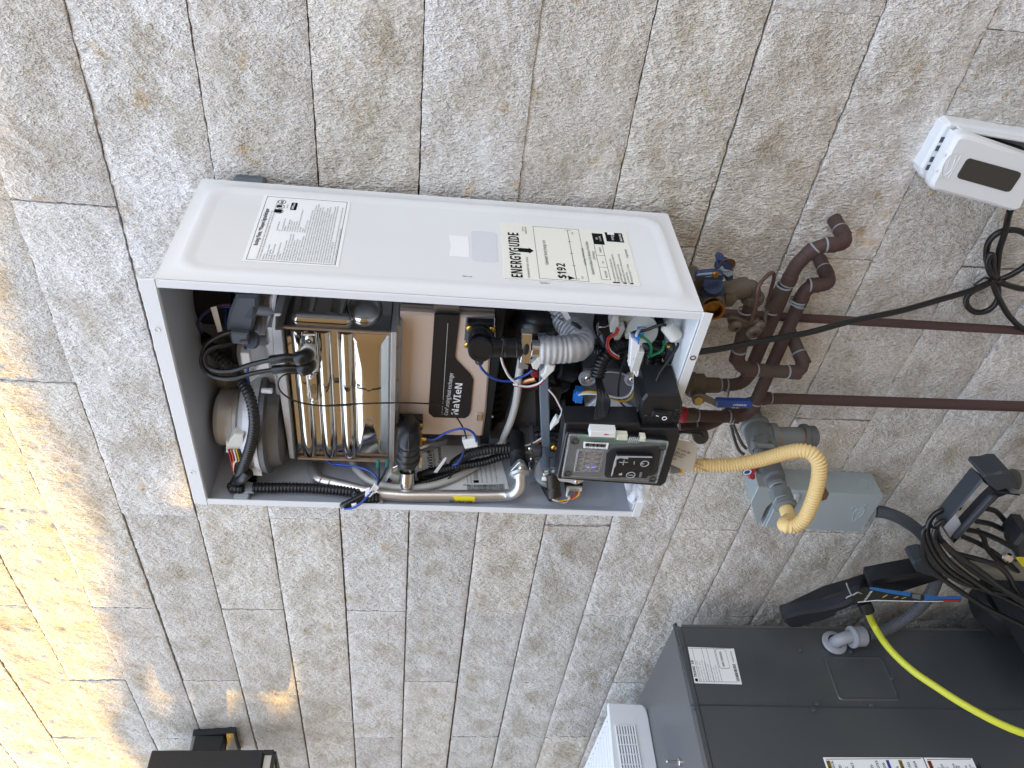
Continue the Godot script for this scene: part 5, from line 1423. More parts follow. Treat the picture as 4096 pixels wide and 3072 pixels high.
	tube(h, "pump_wire", M.yellow_wire, 0.0018, [V(.0938,.0659,.21), V(.0711,.0583,.205), V(.0475,.0486,.2), V(.0179,.0374,.198), V(-.0057,.0379,.198), V(-.0141,.0507,.198), V(-.0089,.0733,.196), V(-.0014,.0947,.194), V(-.0048,.108,.19), V(-.0095,.1149,.188)], 6)
	tube(h, "pump_wire", M.white_wire, 0.0018, [V(.0668,.0533,.22), V(.0503,.0473,.205), V(.0196,.0403,.2), V(.0008,.044,.2), V(-.0054,.0572,.2), V(-.0033,.0776,.198), V(-.0049,.1027,.194), V(-.0115,.1154,.189), V(-.0151,.119,.188)], 6)
	tube(h, "pump_wire", M.black_wire, 0.0018, [V(.0888,.0665,.2), V(.0564,.063,.19), V(.0505,.0632,.19), V(.0202,.0621,.192), V(-.0069,.0574,.194), V(-.0185,.05,.2), V(-.0179,.0401,.21), V(-.0006,.0342,.225)], 6)
	for i in 3:
		var m: Material = [M.white_wire, M.red_wire, M.yellow_wire][i]
		var e: Vector3 = [V(-.1766,.1157,.247), V(-.1759,.1019,.247), V(-.1757,.0966,.247)][i]
		tube(h, "motor_wire", m, 0.0020, [V(-.2065,.1378,.2438), V(-.2065,.1281,.2479), V(-.2065,.1159,.2493) + V(0.003 * i, 0, 0), V(-.1927,.1106,.25) if i == 0 else V(-.1968,.1089,.25), e + V(-0.012, 0.0, 0.002), e], 8)


func papers(h: Node3D) -> void:
	# installation booklet standing against the left side
	var x := -0.2165
	var b := mb()
	slab_st(b, [V(-.2165,.3709,.1247), V(-.2165,.2249,.117), V(-.2165,.207,.2201), V(-.2165,.367,.2268)], V(-0.001, 0, 0), 0.0002)
	var bk := part(h, "booklet", b, M.paper)
	var R: Vector3 = (V(-.2165,.2557,.1445) - V(-.2165,.2508,.2061)).normalized()
	var U := V(-1, 0, 0).cross(R) * -1.0
	if U.y < 0:
		U = -U
	words(bk, "NaVIeN", 0.0085, V(-.2162,.3386,.178), R, U, M.print, font_bold, 1.0)
	words(bk, "Condensing Water Heater", 0.0042, V(-.2162,.3339,.1798), R, U, M.print, font_plain, 0.8)
	words(bk, "Gas Conversion", 0.0064, V(-.2162,.3223,.1783), R, U, M.print, font_bold, 0.8)
	words(bk, "Guide", 0.0064, V(-.2162,.3145,.1779), R, U, M.print, font_bold, 0.8)
	words(bk, "⚠ WARNING", 0.0052, V(-.2162,.2594,.2057), R, U, M.print, font_plain, 0.8)
	var k := 0
	for s in ["This water heater should be converted by a qualified", "technician to Propane or Natural Gas in accordance", "with the requirements of the authority having", "jurisdiction. If the information is not followed exactly,", "a fire or explosion may result.", "The conversion kit shall be installed by a qualified", "service agency in accordance with the instructions."]:
		words(bk, s, 0.0032, V(-.2162,.2773,.2095) - U * (0.0062 * k) * (1.0 if k < 3 else 1.35), R, U, M.print_grey, font_plain, 0.62)
		k += 1
	var st := mb()
	slab_st(st, [V(-.2155,.285,.2088), V(-.2155,.2099,.2021), V(-.2155,.2095,.221), V(-.2155,.2844,.2245)], V(-0.0008, 0, 0), 0.0002)
	var lb := part(bk, "barcode_sticker", st, M.paper)
	var bc := mb()
	var rng := RandomNumberGenerator.new()
	rng.seed = 21
	var f := 0.0
	while f < 1.0:
		var w := rng.randf_range(0.006, 0.016)
		box_st(bc, V(-.2153,.2793,.2186).lerp(V(-.2153,.2166,.2132), f), V(0.0004, w * 0.055, 0.013), 0.0001)
		f += w + rng.randf_range(0.006, 0.014)
	part(lb, "bar_code", bc, M.print)
	words(lb, "30675030XN0311S000", 0.0042, V(-.2153,.2309,.2106), V(0, 1, 0), V(0, 0, 1), M.print, font_plain, 0.95)
	words(lb, "NPE-240 LPG", 0.0048, V(-.2153,.2343,.2199), V(0, 1, 0), V(0, 0, 1), M.print, font_bold, 0.95)
	# pressed wall clips on the left side
	for q in [V(-.2165,.6443,.256), V(-.2165,.4308,.2569)]:
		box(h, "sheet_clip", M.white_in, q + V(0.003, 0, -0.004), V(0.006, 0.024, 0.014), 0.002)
# @outside


func bend(pts: Array, r: float) -> Array:      # a line with its corners rounded like pipe elbows
	var out := [pts[0]]
	for i in range(1, pts.size() - 1):
		var a: Vector3 = pts[i - 1]
		var b: Vector3 = pts[i]
		var c: Vector3 = pts[i + 1]
		var t := minf(r, minf(a.distance_to(b), b.distance_to(c)) * 0.48)
		var p := b + (a - b).normalized() * t
		var q := b + (c - b).normalized() * t
		for k in 7:
			var f := k / 6.0
			out.append(p.lerp(b, f).lerp(b.lerp(q, f), f))
	out.append(pts[pts.size() - 1])
	return out


func pipe(parent: Node3D, called: String, m: Material, r: float, pts: Array, radius := 0.03) -> MeshInstance3D:
	var st := mb()
	tube_st(st, bend(pts, radius), r, 22)
	return part(parent, called, st, m)


func joint(parent: Node3D, m: Material, at: Vector3, dir: Vector3, r: float) -> void:      # a smear of primer round a pipe joint
	var st := mb()
	dir = dir.normalized()
	lathe_st(st, at - dir * 0.0016, dir, [Vector2(r, 0), Vector2(r + 0.0010, 0.0006), Vector2(r + 0.0009, 0.0026), Vector2(r, 0.0032)], 20)
	part(parent, "joint_ring", st, m)


func build_pipes() -> void:
	var fine := grey_texture(picture(noise(FastNoiseLite.TYPE_SIMPLEX_SMOOTH, 0.05, 4, 65), 256), 256)
	var maroon := relief(mat("4b3a37", 0.55, 0.0, 0.35), fine, 14.0, 0.25)
	var maroon_old := relief(mat("4c403b", 0.7, 0.0, 0.35), fine, 18.0, 0.35)
	var primer := relief(mat("8b9397", 0.8), fine, 50.0, 0.6)
	# two pipes out of the wall to the heater
	var a := thing("water_pipe", "upper maroon pipe leaving the wall, running to the blue-lever valve", "pipe", "", V(0.223, -0.278, 0))
	var pa := [V(0.223, -0.278, -0.01), V(.2173,-.2805,.064), V(.2113,-.2329,.064), V(.1867,-.2085,.066), V(.1764,-.2088,.067), V(-.0442,-.2008,.078), V(-.0721,-.2021,.08), V(-.0768,-.1526,.08)]
	pipe(a, "pipe_run", maroon, 0.0112, [pa[0], pa[1], pa[2], pa[4], pa[6], pa[7]], 0.034)
	for q in [[pa[1], pa[0]], [pa[1], pa[2]], [pa[4], pa[2]], [pa[4], pa[6]], [pa[6], pa[4]]]:
		var d: Vector3 = (q[1] - q[0]).normalized()
		rod(a, "elbow_collar", maroon, q[0] + d * 0.020, q[0] + d * 0.036, 0.0124, 0.0008, 20)
		joint(a, primer, q[0] + d * 0.037, d, 0.0112)
	rod(a, "coupling", maroon_old, V(.0889,-.198,.0725), V(.1332,-.2031,.07), 0.0125, 0.0008, 20)
	for q in [V(.0865,-.1978,.0725), V(.1355,-.2032,.07)]:
		joint(a, primer, q, pa[6] - pa[4], 0.0118)
	var b := thing("water_pipe", "lower maroon pipe leaving the wall, running to the red-taped joint", "pipe", "", V(0.149, -0.282, 0))
	var pb := [V(0.149, -0.282, -0.01), V(.1393,-.285,.062), V(.134,-.2456,.062), V(.1088,-.2401,.064), V(-.1218,-.232,.085), V(-.1486,-.2335,.086), V(-.1491,-.1172,.086)]
	pipe(b, "pipe_run", maroon, 0.0112, [pb[0], pb[1], pb[2], pb[5], pb[6]], 0.034)
	for q in [[pb[1], pb[0]], [pb[1], pb[2]], [pb[2], pb[5]], [pb[5], pb[2]], [pb[5], pb[6]]]:
		var d: Vector3 = (q[1] - q[0]).normalized()
		rod(b, "elbow_collar", maroon, q[0] + d * 0.020, q[0] + d * 0.036, 0.0124, 0.0008, 20)
		joint(b, primer, q[0] + d * 0.037, d, 0.0112)
	joint(b, primer, V(.101,-.2394,.066), pb[5] - pb[2], 0.0125)
	joint(b, primer, V(.1057,-.2396,.066), pb[5] - pb[2], 0.0125)
	rod(b, "brass_union", M.dull_brass, V(-.148,-.134,.086), V(-.1489,-.1108,.086), 0.0135, 0.002, 8)
	rod(b, "red_tape", mat("a3242e", 0.6), V(-.1477,-.1141,.087), V(-.1472,-.1021,.087), 0.0150, 0.003, 14)
	joint(b, primer, V(-.1482,-.1362,.086), V(0, 1, 0), 0.0113)
	joint(b, primer, V(-.1491,-.2012,.086), V(0, 1, 0), 0.0116)
	# return loop that crosses in front of both
	var c := thing("water_pipe", "maroon pipe loop crossing in front of the other pipes below the blue-handled valve", "pipe", "", V(-.003,-.157,.115))
	var pc := [V(.1363,-.138,.112), V(-.0033,-.1514,.118), V(-.0099,-.2863,.112), V(.027,-.26,.035)]
	pipe(c, "pipe_run", maroon_old, 0.0112, pc, 0.036)
	for q in [[pc[1], pc[0]], [pc[1], pc[2]], [pc[2], pc[1]], [pc[2], pc[3]]]:
		var d: Vector3 = (q[1] - q[0]).normalized()
		rod(c, "elbow_collar", maroon, q[0] + d * 0.016, q[0] + d * 0.038, 0.0124, 0.0008, 20)
		joint(c, primer, q[0] + d * 0.039, d, 0.0112)
	joint(c, primer, V(.1138,-.1339,.1135), pc[1] - pc[0], 0.0113)
	var nut := mb()
	var n0 := V(.1395,-.1369,.112)
	var nd := (pc[1] - pc[0] as Vector3).normalized()
	lathe_st(nut, n0 - nd * 0.008, nd, [Vector2(0.006, 0), Vector2(0.0165, 0.001), Vector2(0.0172, 0.003), Vector2(0.0172, 0.013), Vector2(0.0158, 0.016), Vector2(0.011, 0.016)], 24)
	part(c, "knurled_nut", nut, M.dull_brass)
	var teeth := mb()
	var tx := nd.cross(V(0, 0, 1)).normalized()
	var ty := nd.cross(tx)
	for k in 22:
		var an := TAU * k / 22
		rod_st(teeth, n0 - nd * 0.005 + (tx * cos(an) + ty * sin(an)) * 0.0172, n0 + nd * 0.005 + (tx * cos(an) + ty * sin(an)) * 0.0172, 0.0012, 0.0004, 6)
	part(c, "nut_knurling", teeth, M.dull_brass)
	# straight downpipes on the wall
	var p1 := thing("downpipe", "thin dark maroon pipe running straight down the wall behind the valves", "pipe", "", V(0.08, -1.3, 0.02))
	var t0 := V(.04,-.122,.025)
	var t1 := V(.0412,-.4667,.025)
	pipe(p1, "pipe_run", maroon, 0.0078, [t0, t1, t0 + (t1 - t0) * 2.6], 0.01)
	var p2 := thing("downpipe", "thicker maroon pipe running down the wall from an offset elbow beside the blue lever", "pipe", "", V(-0.12, -1.3, 0.03))
	var u0 := V(-.1449,-.284,.035)
	var u1 := V(-.1393,-.5486,.035)
	pipe(p2, "pipe_run", maroon, 0.0105, [V(-.2087,-.1242,.06), V(-.2004,-.1836,.06), V(-.1582,-.2255,.045), u0, u1, u0 + (u1 - u0) * 2.6], 0.03)
	rod(p2, "coupling", maroon, V(-.1445,-.2657,.036), V(-.1446,-.2884,.035), 0.0122, 0.0008, 20)
	joint(p2, primer, V(-.1446,-.2895,.035), u1 - u0, 0.0108)
	joint(p2, primer, V(-.2037,-.1545,.06), V(0, 1, 0), 0.0108)
	# upper isolation valve with two blue handles and an open brass port
	var v := thing("isolation_valve", "corroded brass valve with two worn blue handles and an open bright brass port", "valve", "", V(.1385,-.0724,.12))
	tube(v, "valve_body", M.dull_brass, 0.0165, [V(.1824,-.0206,.125), V(.1596,-.0413,.12), V(.145,-.0638,.118), V(.1444,-.0863,.115), V(.1524,-.1063,.112), V(.1565,-.1236,.11)], 18)
	rod(v, "body_hexagon", M.dull_brass, V(.1428,-.0829,.116), V(.1463,-.1025,.113), 0.0205, 0.002, 6)
	rod(v, "body_hexagon", M.dull_brass, V(.1535,-.1077,.112), V(.1559,-.1199,.111), 0.0160, 0.001, 8)
	tube(v, "outlet_bend", M.dull_brass, 0.0115, [V(.1564,-.1219,.11), V(.1584,-.1297,.112), V(.151,-.1346,.113), V(.1403,-.1373,.113)], 14)
	ball(v, "body_bulge", M.dull_brass, V(.1464,-.0629,.12), V(0.024, 0.022, 0.022), 12)
	var pd: Vector3 = V(.1499,-.0592,.16) - V(.1465,-.0638,.12)
	lathe(v, "brass_port", M.bronze, V(.1459,-.0636,.125), pd, [Vector2(0.0160, 0), Vector2(0.0160, pd.length() - 0.006), Vector2(0.0165, pd.length() - 0.005), Vector2(0.0165, pd.length()), Vector2(0.0128, pd.length()), Vector2(0.0128, pd.length() - 0.018), Vector2(0.009, pd.length() - 0.019), Vector2(0, pd.length() - 0.024)], 28)
	lathe(v, "port_sleeve", M.dull_brass, V(.1459,-.0636,.125), pd, [Vector2(0.0185, -0.004), Vector2(0.0185, pd.length() - 0.010), Vector2(0.0165, pd.length() - 0.008)], 24)
	var worn := relief(mat("1d3152", 0.6), fine, 40.0, 0.5)
	var worn_pale := relief(mat("93a3b0", 0.8), fine, 60.0, 0.6)
	var h1 := slab(v, "blue_handle", worn, [V(.2074,-.0137,.165), V(.2121,-.0161,.165), V(.2166,-.0381,.165), V(.2143,-.0522,.165), V(.2097,-.0561,.165), V(.2028,-.0566,.165), V(.2016,-.0157,.165)], V(-0.004, -0.004, -0.016), 0.003)
	slab(h1, "worn_patch", worn_pale, [V(.2099,-.0149,.1656), V(.2122,-.0176,.1656), V(.2164,-.038,.1656), V(.214,-.0504,.1656), V(.2084,-.0337,.1656)], V(0, 0, -0.0008), 0.0002)
	screw(h1, M.bronze, V(.2142,-.0419,.166), V(0, 0, 1), 0.0052, 0.003)
	lathe(v, "blue_hub", worn, V(.1637,-.0595,.135), V(.2013,-.0456,.16) - V(.1637,-.0595,.135), [Vector2(0.0185, 0), Vector2(0.0175, 0.004), Vector2(0.0145, 0.007), Vector2(0.0145, 0.026), Vector2(0, 0.027)], 18)
	var h2 := slab(v, "blue_handle", worn, [V(.2168,-.0505,.135), V(.2229,-.0521,.135), V(.2216,-.061,.135), V(.2161,-.0661,.135), V(.2128,-.0748,.135), V(.2062,-.0795,.135), V(.1944,-.0836,.135), V(.1834,-.0859,.135), V(.1816,-.0768,.135), V(.1893,-.0701,.135), V(.1983,-.0552,.135), V(.2052,-.054,.135), V(.2104,-.0567,.135)], V(-0.004, -0.003, -0.020), 0.003)
	lathe(h2, "rusty_recess", mat("5c3a26", 0.7), V(.2103,-.0683,.1353), V(0, 0, 1), [Vector2(0.0125, 0), Vector2(0.0115, 0.0008), Vector2(0.0095, -0.003), Vector2(0, -0.003)], 18)
	slab(h2, "worn_patch", worn_pale, [V(.2018,-.0566,.1356), V(.2092,-.0612,.1356), V(.2036,-.0664,.1356), V(.2007,-.0802,.1356), V(.1948,-.0826,.1356), V(.1902,-.0757,.1356)], V(0, 0, -0.0008), 0.0002)
	tube(v, "handle_strap", M.dull_brass, 0.0016, [V(.1627,-.0686,.135), V(.1564,-.0936,.128), V(.1539,-.1193,.122), V(.1504,-.1301,.12)], 6)
	# clamp with bolts and bonding wire
	var cl := thing("ground_clamp", "bronze bonding clamp with slotted screws on the maroon loop pipe", "clamp", "", V(.0935,-.1346,.125))
	slab(cl, "clamp_half", M.dull_brass, [V(.1071,-.1017,.128), V(.1116,-.1077,.128), V(.1097,-.1211,.128), V(.1032,-.1399,.128), V(.1066,-.1554,.128), V(.1003,-.1631,.128), V(.0866,-.1641,.128), V(.0779,-.1576,.128), V(.0807,-.1473,.128), V(.0895,-.1407,.128), V(.0918,-.125,.128), V(.0941,-.1095,.128)], V(0, 0, -0.010), 0.003)
	tube(cl, "clamp_edge", M.dull_brass, 0.0035, [V(.078,-.1586,.128), V(.0873,-.1654,.126), V(.0996,-.1664,.124), V(.1137,-.164,.122), V(.1212,-.1647,.12)], 8)
	for q in [[V(.0968,-.1177,.13), 0.0115], [V(.0877,-.151,.13), 0.0130], [V(.0971,-.1573,.126), 0.010]]:
		screw(cl, mat("6d6258", 0.5, 0.6), q[0], V(-0.1, -0.1, 1), q[1], 0.008)
	var gw := thing("bonding_wire", "thin brown copper wire looped behind the knurled nut to the bonding clamp", "wire", "", V(.1117,-.1791,.08))
	tube(gw, "wire_run", mat("5e4742", 0.5, 0.3), 0.0030, [V(.1014,-.1408,.13), V(.1198,-.1387,.132), V(.1431,-.1349,.134), V(.1606,-.1313,.132), V(.169,-.1325,.126), V(.1753,-.1411,.115), V(.1777,-.1556,.1), V(.1734,-.165,.092), V(.1614,-.1717,.088), V(.1321,-.1795,.08), V(.1003,-.1889,.07), V(.0779,-.1968,.06)], 8)
	# lower ball valve with a blue lever
	var bv := thing("ball_valve", "brass ball valve with a long blue-sleeved lever under the heater", "valve", "", V(-.0762,-.1211,.09))
	rod(bv, "valve_body", M.dull_brass, V(-.0777,-.0976,.082), V(-.0764,-.1292,.082), 0.0205, 0.003, 18)
	rod(bv, "body_hexagon", M.dull_brass, V(-.0774,-.1026,.082), V(-.077,-.1118,.082), 0.0230, 0.001, 6)
	rod(bv, "union", M.dull_brass, V(-.0775,-.1276,.081), V(-.077,-.1568,.08), 0.0140, 0.001, 18)
	joint(bv, primer, V(-.0769,-.1584,.08), V(0, 1, 0), 0.0118)
	joint(bv, primer, V(-.0762,-.17,.08), V(0, 1, 0), 0.0118)
	tube(bv, "stem", M.dull_brass, 0.0105, [V(-.0842,-.1135,.088), V(-.0816,-.112,.105), V(-.0781,-.1105,.12)], 14)
	slab(bv, "lever", mat("7a766e", 0.5, 0.7), [V(-.0704,-.096,.126), V(-.0616,-.0985,.126), V(-.0599,-.112,.126), V(-.0646,-.1234,.126), V(-.0742,-.1424,.126), V(-.0886,-.1463,.126), V(-.0817,-.1325,.126), V(-.0757,-.1186,.126), V(-.0781,-.1031,.126)], V(0, 0, -0.004), 0.001)
	rod(bv, "stem_nut", mat("b39a58", 0.5, 0.6), V(-.0733,-.1076,.127), V(-.0674,-.1043,.134), 0.0078, 0.001, 6)
	var grip := slab(bv, "lever_grip", mat("1e3f8a", 0.45), [V(-.0697,-.138,.13), V(-.0685,-.1396,.13), V(-.0671,-.1958,.13), V(-.0705,-.203,.13), V(-.0786,-.2057,.13), V(-.0837,-.2034,.13), V(-.086,-.1449,.13), V(-.0841,-.1413,.13)], V(0, 0, -0.010), 0.002)
	words(grip, "EVERHOT", 0.0042, V(-.0725,-.193,.1303), V(0, 1, 0), V(-1, 0, 0), M.print_white, font_bold, 0.95)
	words(grip, "600 WOG", 0.0026, V(-.0806,-.1818,.1303), V(0, 1, 0), V(-1, 0, 0), M.print_white, font_plain, 0.95)
	# small black-wired cap under the heater
	var cp := thing("drain_cap", "small dark cap hanging under the heater on two black wires", "cap", "", V(-.1832,-.147,.11))
	lathe(cp, "cap", mat("3c3832", 0.6), V(-.187,-.1494,.095), V(-.1748,-.1432,.118) - V(-.187,-.1494,.095), [Vector2(0, 0), Vector2(0.0130, 0), Vector2(0.0145, 0.002), Vector2(0.0145, 0.018), Vector2(0.0125, 0.021), Vector2(0, 0.021)], 26)
	for k in 2:
		tube(cp, "wire", M.black_wire, 0.0022, [V(-.1474,-.0885,.13) + V(0, 0, 0.004 * k), V(-.1492,-.1076,.13) + V(0.003 * k, 0, 0), V(-.1519,-.1234,.128) + V(0.006 * k, 0, 0), V(-.1555,-.1332,.126) + V(0.006 * k, 0, 0), V(-.1695,-.145,.12)], 6)


func build_gas() -> void:
	var fine := grey_texture(picture(noise(FastNoiseLite.TYPE_SIMPLEX_SMOOTH, 0.08, 3, 66), 256), 256)
	var galv := relief(mat("7d8384", 0.58, 0.45), fine, 30.0, 0.4)
	var galv_dark := relief(mat("66686a", 0.6, 0.4), fine, 30.0, 0.5)
	var g := thing("gas_pipe", "galvanised gas tee and shut-off valve coming out of the wall, with capped drip leg", "gas pipe", "", V(-0.226, -0.289, 0))
	var w := V(-0.230, -0.290, 0)
	rod(g, "wall_stub", galv, w + V(0.004, 0.004, -0.01), w + V(0, 0, 0.04), 0.0215, 0.001, 24)
	lathe(g, "tee", galv, w + V(0, 0, 0.022), V(0, 0, 1), [Vector2(0.0235, 0), Vector2(0.0285, 0.002), Vector2(0.0285, 0.010), Vector2(0.0255, 0.014), Vector2(0.0265, 0.03), Vector2(0.0255, 0.048), Vector2(0.0270, 0.052), Vector2(0.0270, 0.060), Vector2(0.020, 0.062)], 28)
	var dn := (V(-.2234,-.3886,.055) - V(-.2282,-.2818,.055)).normalized()
	var tc := V(-.2282,-.2818,.055)
	lathe(g, "tee_branch", galv, tc, dn, [Vector2(0.0240, 0), Vector2(0.0225, 0.022), Vector2(0.0225, 0.026), Vector2(0.0260, 0.028), Vector2(0.0260, 0.040), Vector2(0.0195, 0.042)], 26)
	rod(g, "nipple", galv, V(-.2273,-.3229,.055), V(-.225,-.3776,.055), 0.0192, 0.001, 24)
	for q in [V(-.2274,-.3271,.055), V(-.2253,-.373,.055)]:
		rod(g, "rusty_thread", M.braze, q - dn * 0.003, q + dn * 0.003, 0.0195, 0.0005, 20)
	lathe(g, "end_cap", galv_dark, V(-.2252,-.3742,.055), dn, [Vector2(0.019, 0), Vector2(0.0255, 0.001), Vector2(0.0258, 0.010), Vector2(0.0225, 0.013), Vector2(0.0225, 0.026), Vector2(0.018, 0.030), Vector2(0, 0.031)], 26)
	rod(g, "reducer", galv, w + V(0, 0, 0.080), w + V(0, 0, 0.112), 0.0190, 0.002, 8)
	var bv := lathe(g, "gas_valve", galv_dark, w + V(0, 0, 0.108), V(0.0, 0, 1), [Vector2(0.0165, 0), Vector2(0.0180, 0.002), Vector2(0.0180, 0.012), Vector2(0.0200, 0.016), Vector2(0.0200, 0.050), Vector2(0.0175, 0.056), Vector2(0.0175, 0.066), Vector2(0.014, 0.068)], 26)
	lathe(g, "handle_hub", galv_dark, w + V(0, 0.012, 0.138), V(-0.15, 1, 0), [Vector2(0.010, 0), Vector2(0.009, 0.014), Vector2(0, 0.015)], 14)
	var hd := slab(g, "red_handle", M.red, [V(-.2189,-.2323,.15), V(-.2123,-.2535,.15), V(-.2223,-.2573,.15), V(-.232,-.2558,.15), V(-.2463,-.2617,.15), V(-.2507,-.2588,.15), V(-.247,-.2487,.15), V(-.2359,-.2435,.15), V(-.2314,-.237,.15)], V(0, 0, -0.014), 0.003)
	lathe(hd, "printed_disc", mat("2d4a78", 0.6), V(-.225,-.238,.1508), V(0, 0, 1), [Vector2(0.0095, 0), Vector2(0.0095, 0.0006), Vector2(0, 0.0006)], 18)
	lathe(hd, "printed_ring", M.print_white, V(-.2245,-.2377,.1512), V(0, 0, 1), [Vector2(0.0078, 0), Vector2(0.0078, 0.0006), Vector2(0.0058, 0.0006), Vector2(0.0058, 0)], 18)
	lathe(g, "flare_union", galv, w + V(0, 0, 0.172), V(0, 0, 1), [Vector2(0.0150, 0), Vector2(0.0165, 0.002), Vector2(0.0165, 0.008), Vector2(0.0150, 0.010), Vector2(0.0150, 0.012)], 8)
	lathe(g, "flare_nut", galv, w + V(0, 0, 0.186), V(0, 0, 1), [Vector2(0.0160, 0), Vector2(0.0195, 0.002), Vector2(0.0195, 0.026), Vector2(0.0180, 0.028), Vector2(0.0205, 0.031), Vector2(0.0205, 0.040), Vector2(0.0140, 0.043)], 6)
	slab(g, "clamp_ear", galv, [V(-.2146,-.2582,.098), V(-.2004,-.2601,.098), V(-.1973,-.2856,.098), V(-.2157,-.2943,.098), V(-.2185,-.2729,.098)], V(0, 0, -0.016), 0.002)
	rod(g, "clamp_bolt", galv, V(-.1994,-.2522,.105), V(-.201,-.2948,.105), 0.0055, 0.001, 10)
	rod(g, "clamp_bolt_head", galv, V(-.1998,-.2508,.105), V(-.1997,-.2578,.105), 0.0098, 0.001, 6)
	for k in 2:
		tube(g, "bonding_wire", mat("4a4a48", 0.5, 0.3), 0.0032, [V(-.2152,-.2326,.04), V(-.2307,-.2392,.055), V(-.2377,-.2429,.075), V(-.2371,-.2454,.09), V(-.2322,-.2478,.1)] if k == 0 else [V(-.2099,-.2341,.045), V(-.225,-.2451,.06), V(-.2308,-.2509,.075), V(-.227,-.2534,.09)], 8)
	# yellow connector
	var h := thing("gas_hose", "yellow ribbed flexible gas hose looping from the shut-off valve up to the heater", "hose", "", V(-.0917,-.287,.26))
	var pts := [w + V(-0.001, 0, 0.222), w + V(-0.003, -0.002, 0.248), V(-.2002,-.2576,.288), V(-.192,-.2701,.296), V(-.1713,-.2792,.296), V(-.1455,-.2821,.29), V(-.1171,-.2826,.282), V(-.0892,-.2808,.272), V(-.0677,-.2748,.262), V(-.0578,-.2619,.252), V(-.0622,-.2461,.244), V(-.0812,-.2293,.234), V(-.1079,-.2065,.224), V(-.1325,-.1778,.214), V(-.1479,-.1446,.206), V(-.158,-.1132,.198), V(-.1671,-.0908,.192)]
	var yel := relief(mat("d9bc80", 0.5, 0.0, 0.45), fine, 20.0, 0.1)
	var st := mb()
	tube_st(st, curve(pts, 10), 0.0112, 18, 0.0050, 0.12)
	part(h, "ribbed_hose", st, yel)
	rod(h, "hose_sleeve", yel, pts[0] + V(0, 0, -0.004), pts[1] + V(0, 0, 0.004), 0.0126, 0.001, 20)
	rod(h, "hose_fitting", galv, V(-.1743,-.0678,.19), V(-.17,-.0867,.191), 0.0135, 0.002, 6)
	rod(h, "hose_end", mat("d39a28", 0.5), V(-.1732,-.0835,.191), V(-.1679,-.093,.192), 0.0118, 0.001, 16)
	var lf := thing("dried_leaf", "curled brown dry leaf caught behind the yellow gas hose", "leaf", "", V(-.1184,-.2986,.285))
	slab(lf, "leaf_blade", mat("6d5a48", 0.85), [V(-.1264,-.3086,.265), V(-.1356,-.3167,.268), V(-.1471,-.3255,.262), V(-.151,-.3192,.27), V(-.1497,-.3089,.275), V(-.154,-.3091,.268), V(-.1342,-.3057,.272)], V(0.001, 0, -0.001), 0.0003)
	var tg := thing("gas_tag", "beige paper tag with black Spanish print hung on the gas hose under the control box", "tag", "", V(-.1128,-.0751,.215))
	var card := slab(tg, "card", M.paper_beige, [V(-.0941,-.0578,.2), V(-.092,-.0753,.206), V(-.0909,-.0871,.212), V(-.0951,-.0915,.215), V(-.1223,-.097,.218), V(-.1408,-.0959,.222), V(-.1518,-.0926,.224), V(-.1479,-.078,.218), V(-.1474,-.0602,.208)], V(0, 0, -0.0006), 0.0002)
	var R: Vector3 = (V(-.1156,-.0945,.2145) - V(-.1122,-.0637,.2035)).normalized()
	var n := (V(-.092,-.0753,.206) - V(-.1474,-.0602,.208) as Vector3).cross(R).normalized()
	if n.z < 0:
		n = -n
	var U := n.cross(R)
	var k := 0
	for q in [["el uso de gas natural.", V(-.1114,-.0637,.2047)], ["gas propano,", V(-.1194,-.0619,.2047)], ["versión suministrado.", V(-.1258,-.0596,.2047)], ["que la conversión se haya", V(-.1339,-.0584,.2047)]]:
		words(card, q[0], 0.0050, q[1] + n * 0.002, R, U, M.print, font_plain, 0.80)


